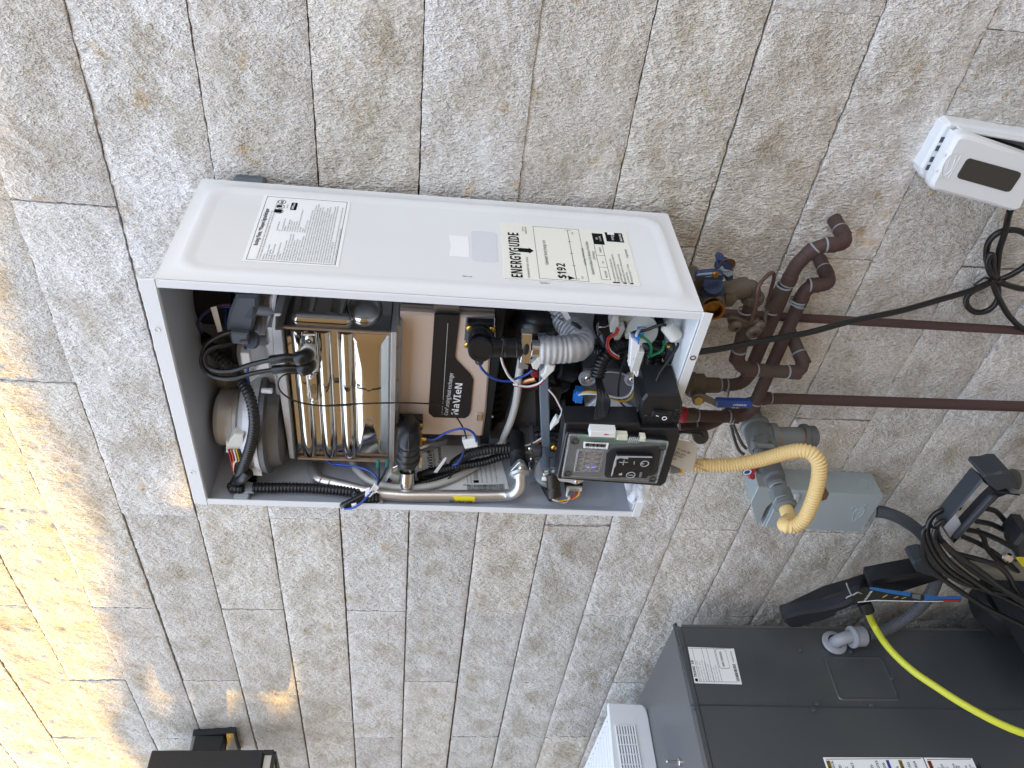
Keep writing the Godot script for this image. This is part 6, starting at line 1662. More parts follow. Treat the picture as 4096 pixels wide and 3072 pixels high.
func build_electrics() -> void:
	# power cord from the heater to the outlet, tied in a knot
	var c := thing("power_cord", "black power cord running from the heater to the white outlet, tied in a looped knot", "cord", "", V(.1469,-.5857,.03))
	var cord: Material = M.rubber
	var r := 0.0050
	tube(c, "cord_run", cord, r, [V(.0889,-.0461,.19), V(.0807,-.0882,.17), V(.0799,-.1451,.15), V(.0818,-.1956,.135), V(.0832,-.2475,.12), V(.0978,-.326,.1), V(.1047,-.4146,.075), V(.1147,-.4916,.05), V(.1255,-.5444,.036), V(.1372,-.5676,.032), V(.1491,-.5817,.032)], 12)
	tube(c, "cord_run", cord, r, [V(.151,-.5818,.036), V(.1682,-.5744,.034), V(.184,-.5692,.03), V(.2072,-.5586,.03), V(.2383,-.5484,.032), V(.2689,-.5319,.04), V(.2889,-.5185,.05)], 12)
	tube(c, "cord_loop", cord, r, [V(.1387,-.5975,.02), V(.1609,-.5742,.022), V(.179,-.5557,.024), V(.2015,-.541,.026), V(.2218,-.5344,.028), V(.2373,-.5392,.03), V(.244,-.556,.03), V(.2417,-.579,.03), V(.2268,-.6059,.03), V(.2061,-.6206,.03), V(.1827,-.6238,.028), V(.1623,-.6146,.026), V(.1482,-.598,.026), V(.1463,-.5899,.026)], 12)
	tube(c, "cord_loop", cord, r, [V(.1566,-.5737,.042), V(.1701,-.5564,.044), V(.1841,-.5437,.044), V(.1983,-.5362,.044), V(.2049,-.5375,.044), V(.1978,-.5464,.042), V(.1788,-.5583,.04), V(.159,-.5734,.04)], 12)
	tube(c, "cord_loop", cord, r, [V(.1389,-.5933,.018), V(.1273,-.5795,.02), V(.1156,-.5639,.022), V(.1026,-.5603,.024), V(.0884,-.5688,.026), V(.0782,-.586,.026), V(.0772,-.6009,.026), V(.0844,-.6129,.026), V(.1002,-.6164,.026), V(.1181,-.61,.026), V(.1403,-.5949,.028)], 12)
	tube(c, "cord_tail", cord, r, [V(.1523,-.5742,.036), V(.1321,-.591,.036), V(.1102,-.6134,.034), V(.0821,-.6451,.032), V(.0595,-.6777,.03), V(.0424,-.7119,.03), V(.0236,-.7608,.03)], 12)
	tube(c, "cord_tail", cord, r, [V(.1511,-.5835,.036), V(.1448,-.6027,.036), V(.1391,-.6245,.034), V(.1353,-.6454,.032), V(.1327,-.6834,.03)], 12)
	for k in 3:
		tube(c, "twist_tie", M.black, 0.0016, [V(.1589,-.5594,.044), V(.1601,-.5629,.052), V(.1587,-.575,.05), V(.1529,-.5879,.038) + V(0.001 * k, 0.001 * k, 0), V(.1414,-.5942,.02)], 6)
	tube(c, "twist_tie", M.black, 0.0018, [V(.1566,-.5628,.04), V(.1576,-.5554,.04), V(.1501,-.5521,.038), V(.1427,-.5504,.036), V(.1377,-.5504,.034)], 6)
	# outlet with its in-use cover ajar
	var o := thing("outlet_cover", "white weatherproof outlet cover with a smoked window, its lid ajar", "outlet cover", "", V(0.35, -0.45, 0))
	var base := mb()
	slab_st(base, [V(.4053,-.3716,.026), V(.402,-.3663,.026), V(.3997,-.3637,.026), V(.3327,-.3601,.026), V(.3223,-.3649,.026), V(.3158,-.3728,.026), V(.3139,-.3818,.026), V(.3065,-.3895,.026), V(0.275, -0.555, 0.026), V(0.395, -0.545, 0.026)], V(0, 0, -0.028), 0.004)
	var bp := part(o, "base_plate", base, M.white)
	slab(bp, "gasket_recess", mat("6d757c", 0.6), [V(.3977,-.3857,.0275), V(.3925,-.3808,.0275), V(.3202,-.3792,.0275), V(.3123,-.3832,.0275), V(.3089,-.3916,.0275), V(0.285, -0.545, 0.0275), V(0.390, -0.535, 0.0275)], V(0, 0, -0.004), 0.001)
	for q in [[V(.3975,-.3737,.034), V(.3233,-.3739,.034)], [V(.4009,-.3807,.034), V(.3934,-.4956,.034)]]:
		bar(bp, "recess_rim", M.white, q[0], q[1], 0.004, 0.014, 0.001)
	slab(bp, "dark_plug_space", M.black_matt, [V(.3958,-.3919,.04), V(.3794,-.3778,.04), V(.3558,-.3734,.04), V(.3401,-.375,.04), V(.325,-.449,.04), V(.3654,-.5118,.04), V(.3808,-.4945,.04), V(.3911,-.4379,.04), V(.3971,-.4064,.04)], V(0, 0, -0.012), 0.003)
	for q in [V(.3795,-.3716,.0263), V(.3661,-.3718,.0263), V(.3484,-.3717,.0263), V(.3355,-.3718,.0263)]:
		box(bp, "square_hole", mat("4c5255", 0.7), q, V(0.0085, 0.0085, 0.0006), 0.0001, V(0, 0, 0.05))
	var L := [V(.4053,-.3686,.066), V(.4002,-.3615,.066), V(.3317,-.3605,.066), V(.3238,-.3617,.066), V(.3183,-.3687,.066), V(.3172,-.3796,.066)]
	var lid := mb()
	slab_st(lid, [L[0], L[1], L[2], L[3], L[4], L[5], V(.3028,-.4663,.066), V(.2943,-.5083,.066), V(.2965,-.5181,.066), V(.3017,-.5225,.066), V(.3681,-.5111,.066), V(.375,-.5086,.066), V(.3797,-.5004,.066), V(.4046,-.3829,.066)], V(0, 0, -0.020), 0.005, true)
	var lp := part(o, "lid", lid, M.white)
	slab(lp, "smoked_window", mat("3b3833", 0.18), [V(.3732,-.3976,.0668), V(.3719,-.3945,.0668), V(.3689,-.3929,.0668), V(.3475,-.392,.0668), V(.3436,-.3933,.0668), V(.341,-.3978,.0668), V(.3266,-.4802,.0668), V(.3273,-.4851,.0668), V(.3303,-.487,.0668), V(.3525,-.4883,.0668), V(.357,-.4865,.0668), V(.3595,-.4811,.0668)], V(0, 0, -0.0016), 0.0004)
	var em := mb()
	tube_st(em, curve([V(.3778,-.3676,.0662), V(.3698,-.3637,.0662), V(.3571,-.364,.0662), V(.3457,-.368,.0662), V(.3436,-.3736,.0662), V(.3532,-.3788,.0662), V(.3672,-.3771,.0662), V(.3771,-.3737,.0662), V(.3778,-.3676,.0662)], 5), 0.0007, 6)
	tube_st(em, curve([V(.3716,-.369,.0662), V(.3614,-.37,.0662), V(.3512,-.3709,.0662)], 5), 0.0006, 6)
	for q in [[V(.3793,-.3675,.0662), V(.3784,-.382,.0662)], [V(.3784,-.382,.0662), V(.34,-.3812,.0662)], [V(.34,-.3812,.0662), V(.3417,-.3675,.0662)]]:
		tube_st(em, [q[0], q[1]], 0.0006, 6)
	part(lp, "raised_emblem", em, M.white)
	for q in [[V(.3768,-.363,.06), V(.3711,-.3641,.06)], [V(.3513,-.3629,.06), V(.3456,-.3637,.06)]]:
		bar(lp, "lid_tab", M.white, q[0], q[1], 0.008, 0.006, 0.001)
	# grey disconnect box
	var paint := relief(mat("98a2a5", 0.45, 0.1), M.white.heightmap_texture, 30.0, 0.05)
	var d := thing("disconnect_box", "grey-blue steel electrical disconnect box with an embossed leaf mark, behind the gas hose", "electrical box", "", V(-0.445, -0.6, 0))
	slab(d, "box_body", paint, [V(-0.381, -0.388, 0.058), V(-0.386, -0.616, 0.058), V(-0.508, -0.622, 0.058), V(-0.506, -0.392, 0.058)], V(0, 0, -0.058), 0.001)
	var hood := slab(d, "hood", paint, [V(-.4211,-.3343,.064), V(-.3672,-.3334,.064), V(-.3733,-.3918,.064), V(-.4383,-.3752,.064), V(-.5078,-.3786,.064)], V(-0.001, -0.006, -0.062), 0.0015)
	var cov := slab(d, "front_cover", paint, [V(-.3709,-.3891,.066), V(-.384,-.6151,.066), V(-.3873,-.6177,.066), V(-.5088,-.6176,.066), V(-.5003,-.3941,.066), V(-.4902,-.3926,.066)], V(0, 0, -0.010), 0.0012)
	slab(d, "side_flap", paint, [V(-0.3795, -0.386, 0.01), V(-0.3795, -0.386, 0.054), V(-0.381, -0.452, 0.054), V(-0.3815, -0.460, 0.045), V(-0.3815, -0.460, 0.022), V(-0.381, -0.452, 0.01)], V(-0.004, 0, 0), 0.0008)
	lathe(d, "knockout", paint, V(-0.3855, -0.582, 0.030), V(1, 0, 0), [Vector2(0.0165, 0), Vector2(0.016, 0.0012), Vector2(0.0135, 0.0012), Vector2(0.0125, 0.0002), Vector2(0.0105, 0.0002), Vector2(0.010, 0.001), Vector2(0, 0.001)], 24)
	var bump := mb()
	slab_st(bump, [V(-.3869,-.4136,.073), V(-.3818,-.4265,.073), V(-.3878,-.4338,.073), V(-.4009,-.435,.073), V(-.4552,-.4303,.073), V(-.4564,-.4206,.073), V(-.4441,-.4148,.073)], V(0, 0, -0.007), 0.006, true)
	part(cov, "pressed_handle", bump, paint)
	var leaf := mb()
	tube_st(leaf, curve([V(-.475,-.5839,.0662), V(-.4454,-.5737,.0662), V(-.4315,-.5754,.0662), V(-.423,-.5897,.0662), V(-.4445,-.594,.0662), V(-.4587,-.5885,.0662), V(-.4729,-.5856,.0662)], 5), 0.0010, 6)
	tube_st(leaf, curve([V(-.475,-.5851,.0662), V(-.4469,-.5847,.0662), V(-.425,-.5893,.0662)], 5), 0.0008, 6)
	tube_st(leaf, curve([V(-.436,-.5645,.0662), V(-.4263,-.5616,.0662), V(-.4182,-.5684,.0662), V(-.4335,-.575,.0662), V(-.4377,-.5703,.0662)], 5), 0.0009, 6)
	tube_st(leaf, curve([V(-.4155,-.5851,.0662), V(-.4126,-.5877,.0662), V(-.417,-.5935,.0662)], 5), 0.0009, 6)
	part(cov, "embossed_leaf", leaf, paint)
	var hasp := mb()
	slab_st(hasp, [V(-.4904,-.6373,.055), V(-.4799,-.6247,.055), V(-.4576,-.6253,.055), V(-.4377,-.6242,.055), V(-.4414,-.6298,.055), V(-.461,-.6381,.055), V(-.4833,-.6408,.055)], V(0, 0, -0.004), 0.001)
	part(d, "hasp", hasp, paint)
	var cond := relief(mat("43474c", 0.55), M.white.heightmap_texture, 20.0, 0.1)
	var k := thing("flexible_conduit", "dark grey flexible conduit from the disconnect box to the air conditioner", "conduit", "", V(-.5045,-.7486,.06))
	tube(k, "smooth_run", cond, 0.0135, [V(-.4665,-.6466,.04), V(-.4643,-.6661,.045), V(-.47,-.6951,.052), V(-.4872,-.7302,.058), V(-.5116,-.7648,.062), V(-.5454,-.7992,.066), V(-.5916,-.8347,.07), V(-.64,-.8634,.074)], 16)
	ribbed(k, "ribbed_run", mat("50555b", 0.55), 0.0140, [V(-.64,-.8634,.074), V(-.678,-.8772,.08), V(-.7145,-.8789,.088), V(-.7532,-.8692,.097), V(-.7933,-.8493,.106), V(-.8212,-.8199,.115), V(-.8314,-.7847,.125), V(-.8307,-.7478,.135)], 0.0080, 0.05, 16)
	var pvc := mat("9a9da4", 0.5)
	var el := thing("conduit_elbow", "light grey plastic conduit elbow screwed into the side of the dark air conditioner", "conduit fitting", "", V(-.865,-.6758,.1381))
	lathe(el, "flange", pvc, V(-.868,-.6777,.1364), V(1, 0, 0), [Vector2(0.030, 0), Vector2(0.031, 0.004), Vector2(0.028, 0.008), Vector2(0.018, 0.010)], 26)
	tube(el, "bend", pvc, 0.0148, [V(-.864,-.6773,.1371), V(-.848,-.6729,.1429), V(-.835,-.6788,.144), V(-.83,-.6955,.1405), V(-.83,-.7107,.1389)], 20)
	var ed := (V(-.83,-.7408,.137) - V(-.83,-.7043,.1404)).normalized()
	lathe(el, "gland_nut", pvc, V(-.83,-.7028,.1405), ed, [Vector2(0.0150, 0), Vector2(0.0262, 0.002), Vector2(0.0270, 0.006), Vector2(0.0242, 0.010), Vector2(0.0242, 0.034), Vector2(0.0220, 0.037), Vector2(0.0150, 0.037)], 26)


func build_condenser() -> void:
	var paint := relief(mat("44484c", 0.4, 0.1, 0.6), M.white.heightmap_texture, 25.0, 0.08)
	paint.clearcoat_enabled = true
	paint.clearcoat = 0.7
	paint.clearcoat_roughness = 0.22
	var paint_top := paint
	var a := thing("air_conditioner", "large dark grey steel air conditioner cabinet standing against the wall", "air conditioner", "", V(-1.34, -1.3, 0.28))
	slab(a, "cabinet", paint, [V(-0.8715, -1.3, 0.470), V(-0.8715, -0.290, 0.470), V(-1.81, -0.290, 0.470), V(-1.81, -1.3, 0.470)], V(0, 0, -0.374), 0.004)
	var top := mb()
	box_st(top, V(-1.34, -0.289, 0.2835), V(0.945, 0.024, 0.384), 0.007)
	part(a, "lid", top, paint_top)
	slab(a, "corner_strip", paint, [V(-.869,-.2759,.1009), V(-.869,-.2994,.1045), V(-.869,-.2907,.4299), V(-0.869, -0.335, 0.469), V(-0.869, -0.290, 0.469)], V(-0.003, 0, 0), 0.0008)
	span(a, "rear_post", mat("6a6d6e", 0.35, 0.4), V(-0.885, -1.3, 0.086), V(-0.8725, -0.300, 0.0955), 0.003)
	for q in [V(-.868,-.2857,.15), V(-.868,-.2832,.2973), V(-.869,-.584,.1545), V(-.869,-.5806,.289), V(-.869,-.5672,.3036), V(-.869,-.7153,.1568), V(-.869,-.7934,.2247), V(-.869,-.7135,.2909), V(-.869,-.9885,.306)]:
		hex_bolt(a, mat("5b6267", 0.35, 0.5), q, V(1, 0, 0), 0.0048)
	hex_bolt(a, mat("4b5156", 0.35, 0.5), V(-.875,-.2846,.0913), V(0.3, 0.9, 0), 0.0058)
	# seam across the side and a pressed access plate
	bar(a, "seam", mat("3a4045", 0.4), V(-.87,-.2928,.2903), V(-.87,-1.0963,.3027), 0.0022, 0.003, 0.0005, V(1, 0, 0))
	var pr := mb()
	var e0 := V(-.87,-.6394,.1674)
	var e1 := V(-.87,-.638,.2695)
	var e2 := V(-.87,-.7929,.2814)
	var mid := (e0 + e2) * 0.5
	var wz := e1.z - e0.z + 0.01
	var hy := e1.y - e2.y
	pressed(pr, V(-0.8712, mid.y, mid.z), V(0, 0, -1), V(0, 1, 0), wz, hy, [[0.0, 0.012, 0.0], [0.003, 0.012, 0.0028], [0.006, 0.012, 0.0012], [0.009, 0.010, 0.0012]])
	part(a, "access_plate", pr, paint)
	# rating label
	var R := V(0, 0, -1)
	var U := V(0, 1, 0)
	var o := V(-.869,-.2987,.2399)
	var lb := slab(a, "rating_label", M.paper, [V(-.869,-.3018,.1493), V(-.869,-.4163,.1524), V(-.869,-.4121,.2426), V(-.869,-.2981,.2399)], V(-0.0008, 0, 0), 0.0002)
	words(lb, "TRANE  XR", 0.0062, o + V(0.0002, -0.0085, -0.014), R, U, M.print, font_bold, 1.0)
	lathe(lb, "emblem", M.print, o + V(0, -0.0055, -0.0075), V(1, 0, 0), [Vector2(0.0038, 0), Vector2(0.0038, 0.0004), Vector2(0, 0.0004)], 16)
	var k := 0
	for s in ["MOD. NO. 4TWL6042A1000AA     208/230", "SERIAL NO. 18405YE3CF   PH 1   HZ 60", "MINIMUM CIRCUIT AMPACITY   25   AMPS", "OVERCURRENT PROTECTIVE DEVICE 40", "HFC - 410A   7 LB   10 OZ   (3.45 kg)", "COMPR.MOT   19.2 RLA   83 LRA", "O.D. MOT   0.93 FLA   1/5 HP", "DESIGN PSI - HIGH 480  LOW 250"]:
		words(lb, s, 0.0024, o + V(0.0002, -0.0175 - k * 0.0062, -0.004), R, U, M.print, font_plain, 0.82)
		k += 1
	var fr := mb()
	for y in [0.0125, 0.036, 0.048, 0.0665]:
		box_st(fr, o + V(0.0002, -y, -0.045), V(0.0003, 0.0006, 0.084), 0.00005)
	for z in [0.003, 0.087]:
		box_st(fr, o + V(0.0002, -0.057, -z), V(0.0003, 0.105, 0.0006), 0.00005)
	part(lb, "printed_rules", fr, M.print)
	slab(lb, "certified_box", M.print, rounded(o + V(0.0003, -0.082, -0.061), R, U, 0.050, 0.026, 0.005, 4), V(-0.0004, 0, 0), 0.0001)
	slab(lb, "certified_field", M.paper, rounded(o + V(0.0006, -0.082, -0.061), R, U, 0.0485, 0.0245, 0.0045, 4), V(-0.0003, 0, 0), 0.0001)
	words(lb, "AHRI CERTIFIED.", 0.0050, o + V(0.0007, -0.0825, -0.040), R, U, M.print, font_bold, 0.72)
	var bc := mb()
	var rng := RandomNumberGenerator.new()
	rng.seed = 4
	for i in 34:
		box_st(bc, o + V(0.0002, -0.1065, -0.006 - i * 0.00125), V(0.0003, 0.0075, rng.randf_range(0.0003, 0.0009)), 0.00005)
	part(lb, "bar_code", bc, M.print)
	words(lb, "IR Ingersoll Rand", 0.0030, o + V(0.0002, -0.1085, -0.052), R, U, M.print, font_bold, 0.8)
	# two warning sheets that start at the lower edge of the picture
	for w in 2:
		var y0: float = [-0.5525, -0.790][w]
		var y1: float = [-0.787, -0.9055][w]
		var z1 := 0.409 + w * 0.002
		var sh := slab(a, "warning_sheet", M.paper, [V(-0.8690, y0, z1), V(-0.8690, y1, z1 + 0.002), V(-0.8690, y1, 0.466), V(-0.8690, y0, 0.466)], V(-0.0008, 0, 0), 0.0002)
		var rule := mb()
		box_st(rule, V(-0.8687, (y0 + y1) * 0.5, z1 + 0.0042), V(0.0003, absf(y1 - y0) - 0.01, 0.0012), 0.00005)
		part(sh, "printed_rules", rule, M.print)
		var texts: Array = [["HOCK.", "DIS-", "BC", "PACI-", "", "E", "LES-", "LUTES", "CON-", "", "LA", "O", "NTES", "ARGA"], ["", "LU-", "YO", "NGER", "UC-", "TO:", "", "S", "NOTA-", "T DE", "CER.", "ES", "", "ING-", "", "CLUI-", "DE", "", "UNI-", "NARA"]][w]
		var y := y0 - 0.016
		for s in texts:
			if s:
				words(sh, s, 0.0058 if w == 0 else 0.0044, V(-0.8687, y - 0.004, z1 + 0.029), R, U, M.print, font_bold, 0.9)
			y -= 0.0148 if w == 0 else 0.0056
		span(sh, "warning_band", mat(["8a7a1e", "8d3f1f"][w], 0.7), V(-0.8689, y0 - 0.013, z1 + 0.007), V(-0.8686, y0 - 0.004, z1 + 0.05), 0.0001)
		words(sh, "TENCIA", 0.0056, V(-0.8684, y0 - 0.0105, z1 + 0.034), R, U, M.print, font_bold, 0.9)
		if w == 0:
			span(sh, "blue_band", mat("243a86", 0.7), V(-0.8689, -0.7035, z1 + 0.007), V(-0.8686, -0.6965, z1 + 0.05), 0.0001)
			span(sh, "warning_band", mat("8a7a1e", 0.7), V(-0.8689, -0.734, z1 + 0.007), V(-0.8686, -0.7255, z1 + 0.05), 0.0001)
			words(sh, "TENCIA", 0.0052, V(-0.8684, -0.7325, z1 + 0.034), R, U, M.print, font_bold, 0.9)
	var pin := V(-1.0157,-.262,.3603)
	rod(a, "lid_pin", M.bright, pin + V(0, -0.016, 0), pin + V(0.006, 0.020, 0), 0.0032, 0.001, 10)
	rod(a, "lid_pin_head", M.bright, pin + V(0, -0.016, 0), pin + V(0, -0.010, 0), 0.0085, 0.001, 12)
	# white vented box standing on the lid
	var v := thing("vented_box", "white plastic box with a louvred side standing on top of the air conditioner", "vent box", "", V(-1.45, -0.277, 0.25))
	var X := -1.195
	var white := mat("d9dcdf", 0.5)
	slab(v, "side_cover", white, [V(X, -0.173, 0.136), V(X, -0.262, 0.140), V(X, -0.268, 0.143), V(X, -0.2735, 0.150), V(X, -0.2755, 0.160), V(X, -0.2765, 0.172), V(X, -0.2765, 0.52), V(X, -0.150, 0.52)], V(-0.020, 0, 0), 0.002)
	slab(v, "box_body", white, [V(X - 0.020, -0.182, 0.142), V(X - 0.020, -0.262, 0.146), V(X - 0.020, -0.272, 0.160), V(X - 0.020, -0.272, 0.51), V(X - 0.020, -0.160, 0.51)], V(-0.55, 0, 0), 0.002)
	var rib := mb()
	for i in 14:
		box_st(rib, V(X - 0.06 - i * 0.035, -0.170 + 0.0, 0.33), V(0.016, 0.010, 0.34), 0.004, V(-0.055, 0, 0))
	part(v, "top_flutes", rib, white)
	var g0 := V(-1.195,-.1832,.198)
	var g1 := V(-1.195,-.2342,.2026)
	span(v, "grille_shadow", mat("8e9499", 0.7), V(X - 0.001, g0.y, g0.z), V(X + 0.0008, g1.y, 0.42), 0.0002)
	var lv := mb()
	for i in 8:
		var y := lerpf(g0.y, g1.y, i / 7.0)
		box_st(lv, V(X + 0.002, y, (g0.z + 0.42) * 0.5), V(0.004, 0.0042, 0.42 - g0.z), 0.0006, V(0, 0, 0.5))
	for j in 9:
		box_st(lv, V(X + 0.0022, (g0.y + g1.y) * 0.5, g0.z + j * 0.0245), V(0.0045, g0.y - g1.y, 0.003), 0.0006)
	part(v, "louvre_grille", lv, white)


func build_lamp() -> void:
	var black := relief(mat("1b1b1c", 0.5), M.white.heightmap_texture, 25.0, 0.1)
	var l := thing("wall_lamp", "matt black box lantern on a square bracket mounted to the stone wall", "wall lamp", "", V(-1.70, 0.95, 0))
	slab(l, "mounting_plate", black, [V(-1.667,.9993,.022), V(-1.646,.8735,.022), V(-1.7214,.8766,.022), V(-1.80, 0.875, 0.022), V(-1.80, 1.03, 0.022)], V(0, 0, -0.024), 0.002)
	box(l, "bracket_arm", black, V(-1.70, 0.948, 0.055), V(0.07, 0.085, 0.07), 0.003)
	box(l, "lantern_body", black, V(-1.685, 0.928, 0.175), V(0.17, 0.315, 0.17), 0.003)
	var fr := mb()
	for sx in [-1.0, 1.0]:
		for sz in [-1.0, 1.0]:
			box_st(fr, V(-1.685 + sx * 0.079, 0.757, 0.175 + sz * 0.079), V(0.012, 0.03, 0.012), 0.001)
	for sx in [-1.0, 1.0]:
		box_st(fr, V(-1.685 + sx * 0.079, 0.741, 0.175), V(0.012, 0.010, 0.146), 0.001)
		box_st(fr, V(-1.685, 0.741, 0.175 + sx * 0.079), V(0.146, 0.010, 0.012), 0.001)
	part(l, "lower_frame", fr, black)
	box(l, "glass_panel", mat("c9c4b8", 0.3), V(-1.685, 0.757, 0.175), V(0.148, 0.022, 0.148), 0.001)


func build_washer() -> void:
	var grey := mat("2c3036", 0.55)
	var metal := mat("85847a", 0.45, 0.5)
	var w := thing("pressure_washer", "upright pressure washer with dark grey cord hooks on a metal handle frame", "pressure washer", "", V(-0.45, -1.3, 0.3))
	var arm := slab(w, "cord_hook", grey, [V(-.1584,-.6419,.205), V(-.1922,-.6928,.205), V(-.1971,-.7357,.205), V(-.1873,-.7337,.205), V(-.2101,-.7051,.205), V(-.235,-.7016,.205), V(-.3568,-.6936,.205), V(-.3344,-.6735,.205), V(-.2997,-.64,.205)], V(-0.008, 0, -0.035), 0.003)
	slab(arm, "hook_tip", grey, [V(-.1449,-.6306,.215), V(-.1356,-.6286,.215), V(-.1328,-.6475,.215), V(-.1267,-.6571,.215), V(-.1259,-.6716,.215), V(-.1734,-.7207,.215), V(-.1763,-.7186,.215), V(-.1713,-.6983,.215), V(-.1805,-.6807,.215), V(-.1678,-.6581,.215)], V(-0.008, 0, -0.050), 0.004)
	bar(arm, "moulded_rib", grey, V(-.3247,-.6731,.212), V(-.1927,-.6796,.212), 0.014, 0.010, 0.003)
	slab(arm, "pale_sticker", mat("a3a7ae", 0.6), [V(-.3007,-.6406,.2058), V(-.2619,-.6443,.2058), V(-.2647,-.6491,.2058), V(-.2901,-.6708,.2058), V(-.3328,-.6706,.2058)], V(0, 0, -0.0006), 0.0002)
	tube(w, "handle_tube", metal, 0.0225, [V(-.1782,-.7202,.19), V(-.1825,-.7718,.19), V(-.1898,-.8761,.19), V(-.1995,-1.0256,.19)], 18, 2)
	tube(w, "handle_tube", metal, 0.0205, [V(-.4837,-.7606,.17), V(-.4894,-.8339,.17), V(-.4939,-.9451,.17), V(-.5064,-1.139,.17)], 18, 2)
	slab(w, "yellow_band", M.yellow_tag, [V(-.414,-.8653,.1935), V(-.4054,-.8784,.1935), V(-.4087,-.8976,.1935), V(-.4446,-.9196,.1935), V(-.4433,-.8982,.1935)], V(0, 0, -0.002), 0.0005)
	rod(w, "chrome_knob", M.bright, V(-.3978,-.8321,.2), V(-.3867,-.8214,.212), 0.010, 0.004, 16)
	slab(w, "cord_hook", grey, [V(-.4929,-.6905,.16), V(-.4825,-.69,.16), V(-.4726,-.7082,.16), V(-.4807,-.7354,.16), V(-.5005,-.7691,.16), V(-.5302,-.7832,.16), V(-.5437,-.773,.16), V(-.5318,-.7379,.16), V(-.5197,-.7135,.16)], V(0, 0, -0.04), 0.004)
	slab(w, "clamp_block", M.black, [V(-.3152,-.781,.235), V(-.2789,-.7785,.235), V(-.2815,-.8007,.235), V(-.3578,-.8474,.235), V(-.3554,-.8097,.235)], V(0, 0, -0.05), 0.006)
	tube(w, "curved_bracket", grey, 0.012, [V(-.459,-.7098,.15), V(-.4883,-.7287,.155), V(-.5139,-.7551,.16), V(-.5303,-.7819,.16)], 12)
	lathe(w, "wheel", M.black_matt, V(-0.80, -1.10, 0.088), V(1, 0, 0), [Vector2(0.02, 0), Vector2(0.04, 0.004), Vector2(0.058, 0.006), Vector2(0.066, 0.0), Vector2(0.075, 0.012), Vector2(0.075, 0.055), Vector2(0.066, 0.068), Vector2(0.04, 0.066), Vector2(0, 0.068)], 36)
	box(w, "motor_housing", M.black_matt, V(-0.58, -1.17, 0.17), V(0.36, 0.26, 0.26), 0.04)
	var c := thing("cord_coil", "thick black electric cord wound in loops over the pressure washer's hooks", "cord", "", V(-.3918,-.6905,.2))
	var strands := [
		[V(-.2847,-.6822,.17), V(-.2814,-.6459,.178), V(-.2927,-.625,.185), V(-.3154,-.6202,.195), V(-.3451,-.6341,.205), V(-.3864,-.6684,.215), V(-.4294,-.7217,.222), V(-.4703,-.7942,.226), V(-.496,-.8576,.23), V(-.5427,-.9502,.235)],
		[V(-.2847,-.7393,.17), V(-.289,-.7598,.172), V(-.3078,-.7853,.176), V(-.3352,-.8176,.182), V(-.3569,-.8482,.19)],
		[V(-.3124,-.728,.18), V(-.3174,-.761,.182), V(-.3307,-.7956,.186), V(-.339,-.8227,.19), V(-.3611,-.8553,.195)],
		[V(-.3468,-.7301,.175), V(-.3524,-.7659,.178), V(-.3697,-.8106,.182), V(-.3914,-.8589,.19)],
		[V(-.3827,-.7448,.165), V(-.3964,-.7808,.168), V(-.4187,-.824,.172), V(-.4487,-.874,.178), V(-.49,-.9287,.18)],
		[V(-.2883,-.6366,.2), V(-.2968,-.6242,.206), V(-.3205,-.637,.212), V(-.3487,-.6679,.22), V(-.3803,-.708,.226), V(-.4148,-.7603,.232), V(-.4574,-.832,.236), V(-.5171,-.9265,.24)],
		[V(-.318,-.6309,.19), V(-.3215,-.6157,.196), V(-.346,-.6241,.202), V(-.3874,-.6559,.212), V(-.4291,-.7028,.22), V(-.4589,-.7578,.226), V(-.4758,-.8205,.23), V(-.4899,-.8812,.232)],
		[V(-.3712,-.6441,.186), V(-.4036,-.6572,.19), V(-.4319,-.6767,.2), V(-.4613,-.7159,.212), V(-.4944,-.7714,.222), V(-.5329,-.8389,.232), V(-.563,-.9041,.24), V(-.5998,-.9871,.25)],
		[V(-.2935,-.6164,.214), V(-.3137,-.6216,.22), V(-.3492,-.6501,.228), V(-.3847,-.692,.234), V(-.425,-.752,.24), V(-.4622,-.8104,.244)],
		[V(-.3526,-.6723,.225), V(-.3592,-.7066,.23), V(-.367,-.7471,.234), V(-.3791,-.7832,.238), V(-.4104,-.8223,.24), V(-.4462,-.8534,.24), V(-.4789,-.8881,.24)],
		[V(-.3515,-.7563,.172), V(-.3707,-.7783,.174), V(-.4019,-.8023,.176), V(-.4376,-.8418,.178), V(-.4542,-.8684,.18)],
		[V(-.3138,-.6331,.23), V(-.3301,-.655,.236), V(-.3536,-.6927,.242), V(-.3918,-.7523,.246), V(-.4358,-.8169,.25), V(-.4807,-.8951,.252)]]
	for s in strands:
		tube(c, "cord_loop", M.rubber, 0.0054, s, 12)
	var g := thing("spray_gun", "black spray gun with a red trigger leaning on the wall", "spray gun", "", V(-.6968,-.6846,.13))
	slab(g, "lance", M.black, [V(-.5929,-.6487,.145), V(-.5694,-.702,.145), V(-.5488,-.756,.145), V(-.5575,-.7872,.145), V(-.57,-.8126,.145), V(-.6083,-.7613,.145), V(-.6646,-.692,.145), V(-.6301,-.6627,.145)], V(0, 0, -0.045), 0.008, true)
	slab(g, "grip_frame", M.black, [V(-.6144,-.6658,.13), V(-.641,-.6326,.13), V(-.6733,-.5832,.13), V(-.7485,-.5238,.13), V(-.7575,-.509,.13), V(-.7767,-.5145,.13), V(-.7454,-.5478,.13), V(-.6828,-.5871,.13), V(-.6628,-.6145,.13), V(-.6501,-.642,.13), V(-.6627,-.6917,.13)], V(0, 0, -0.03), 0.004, true)
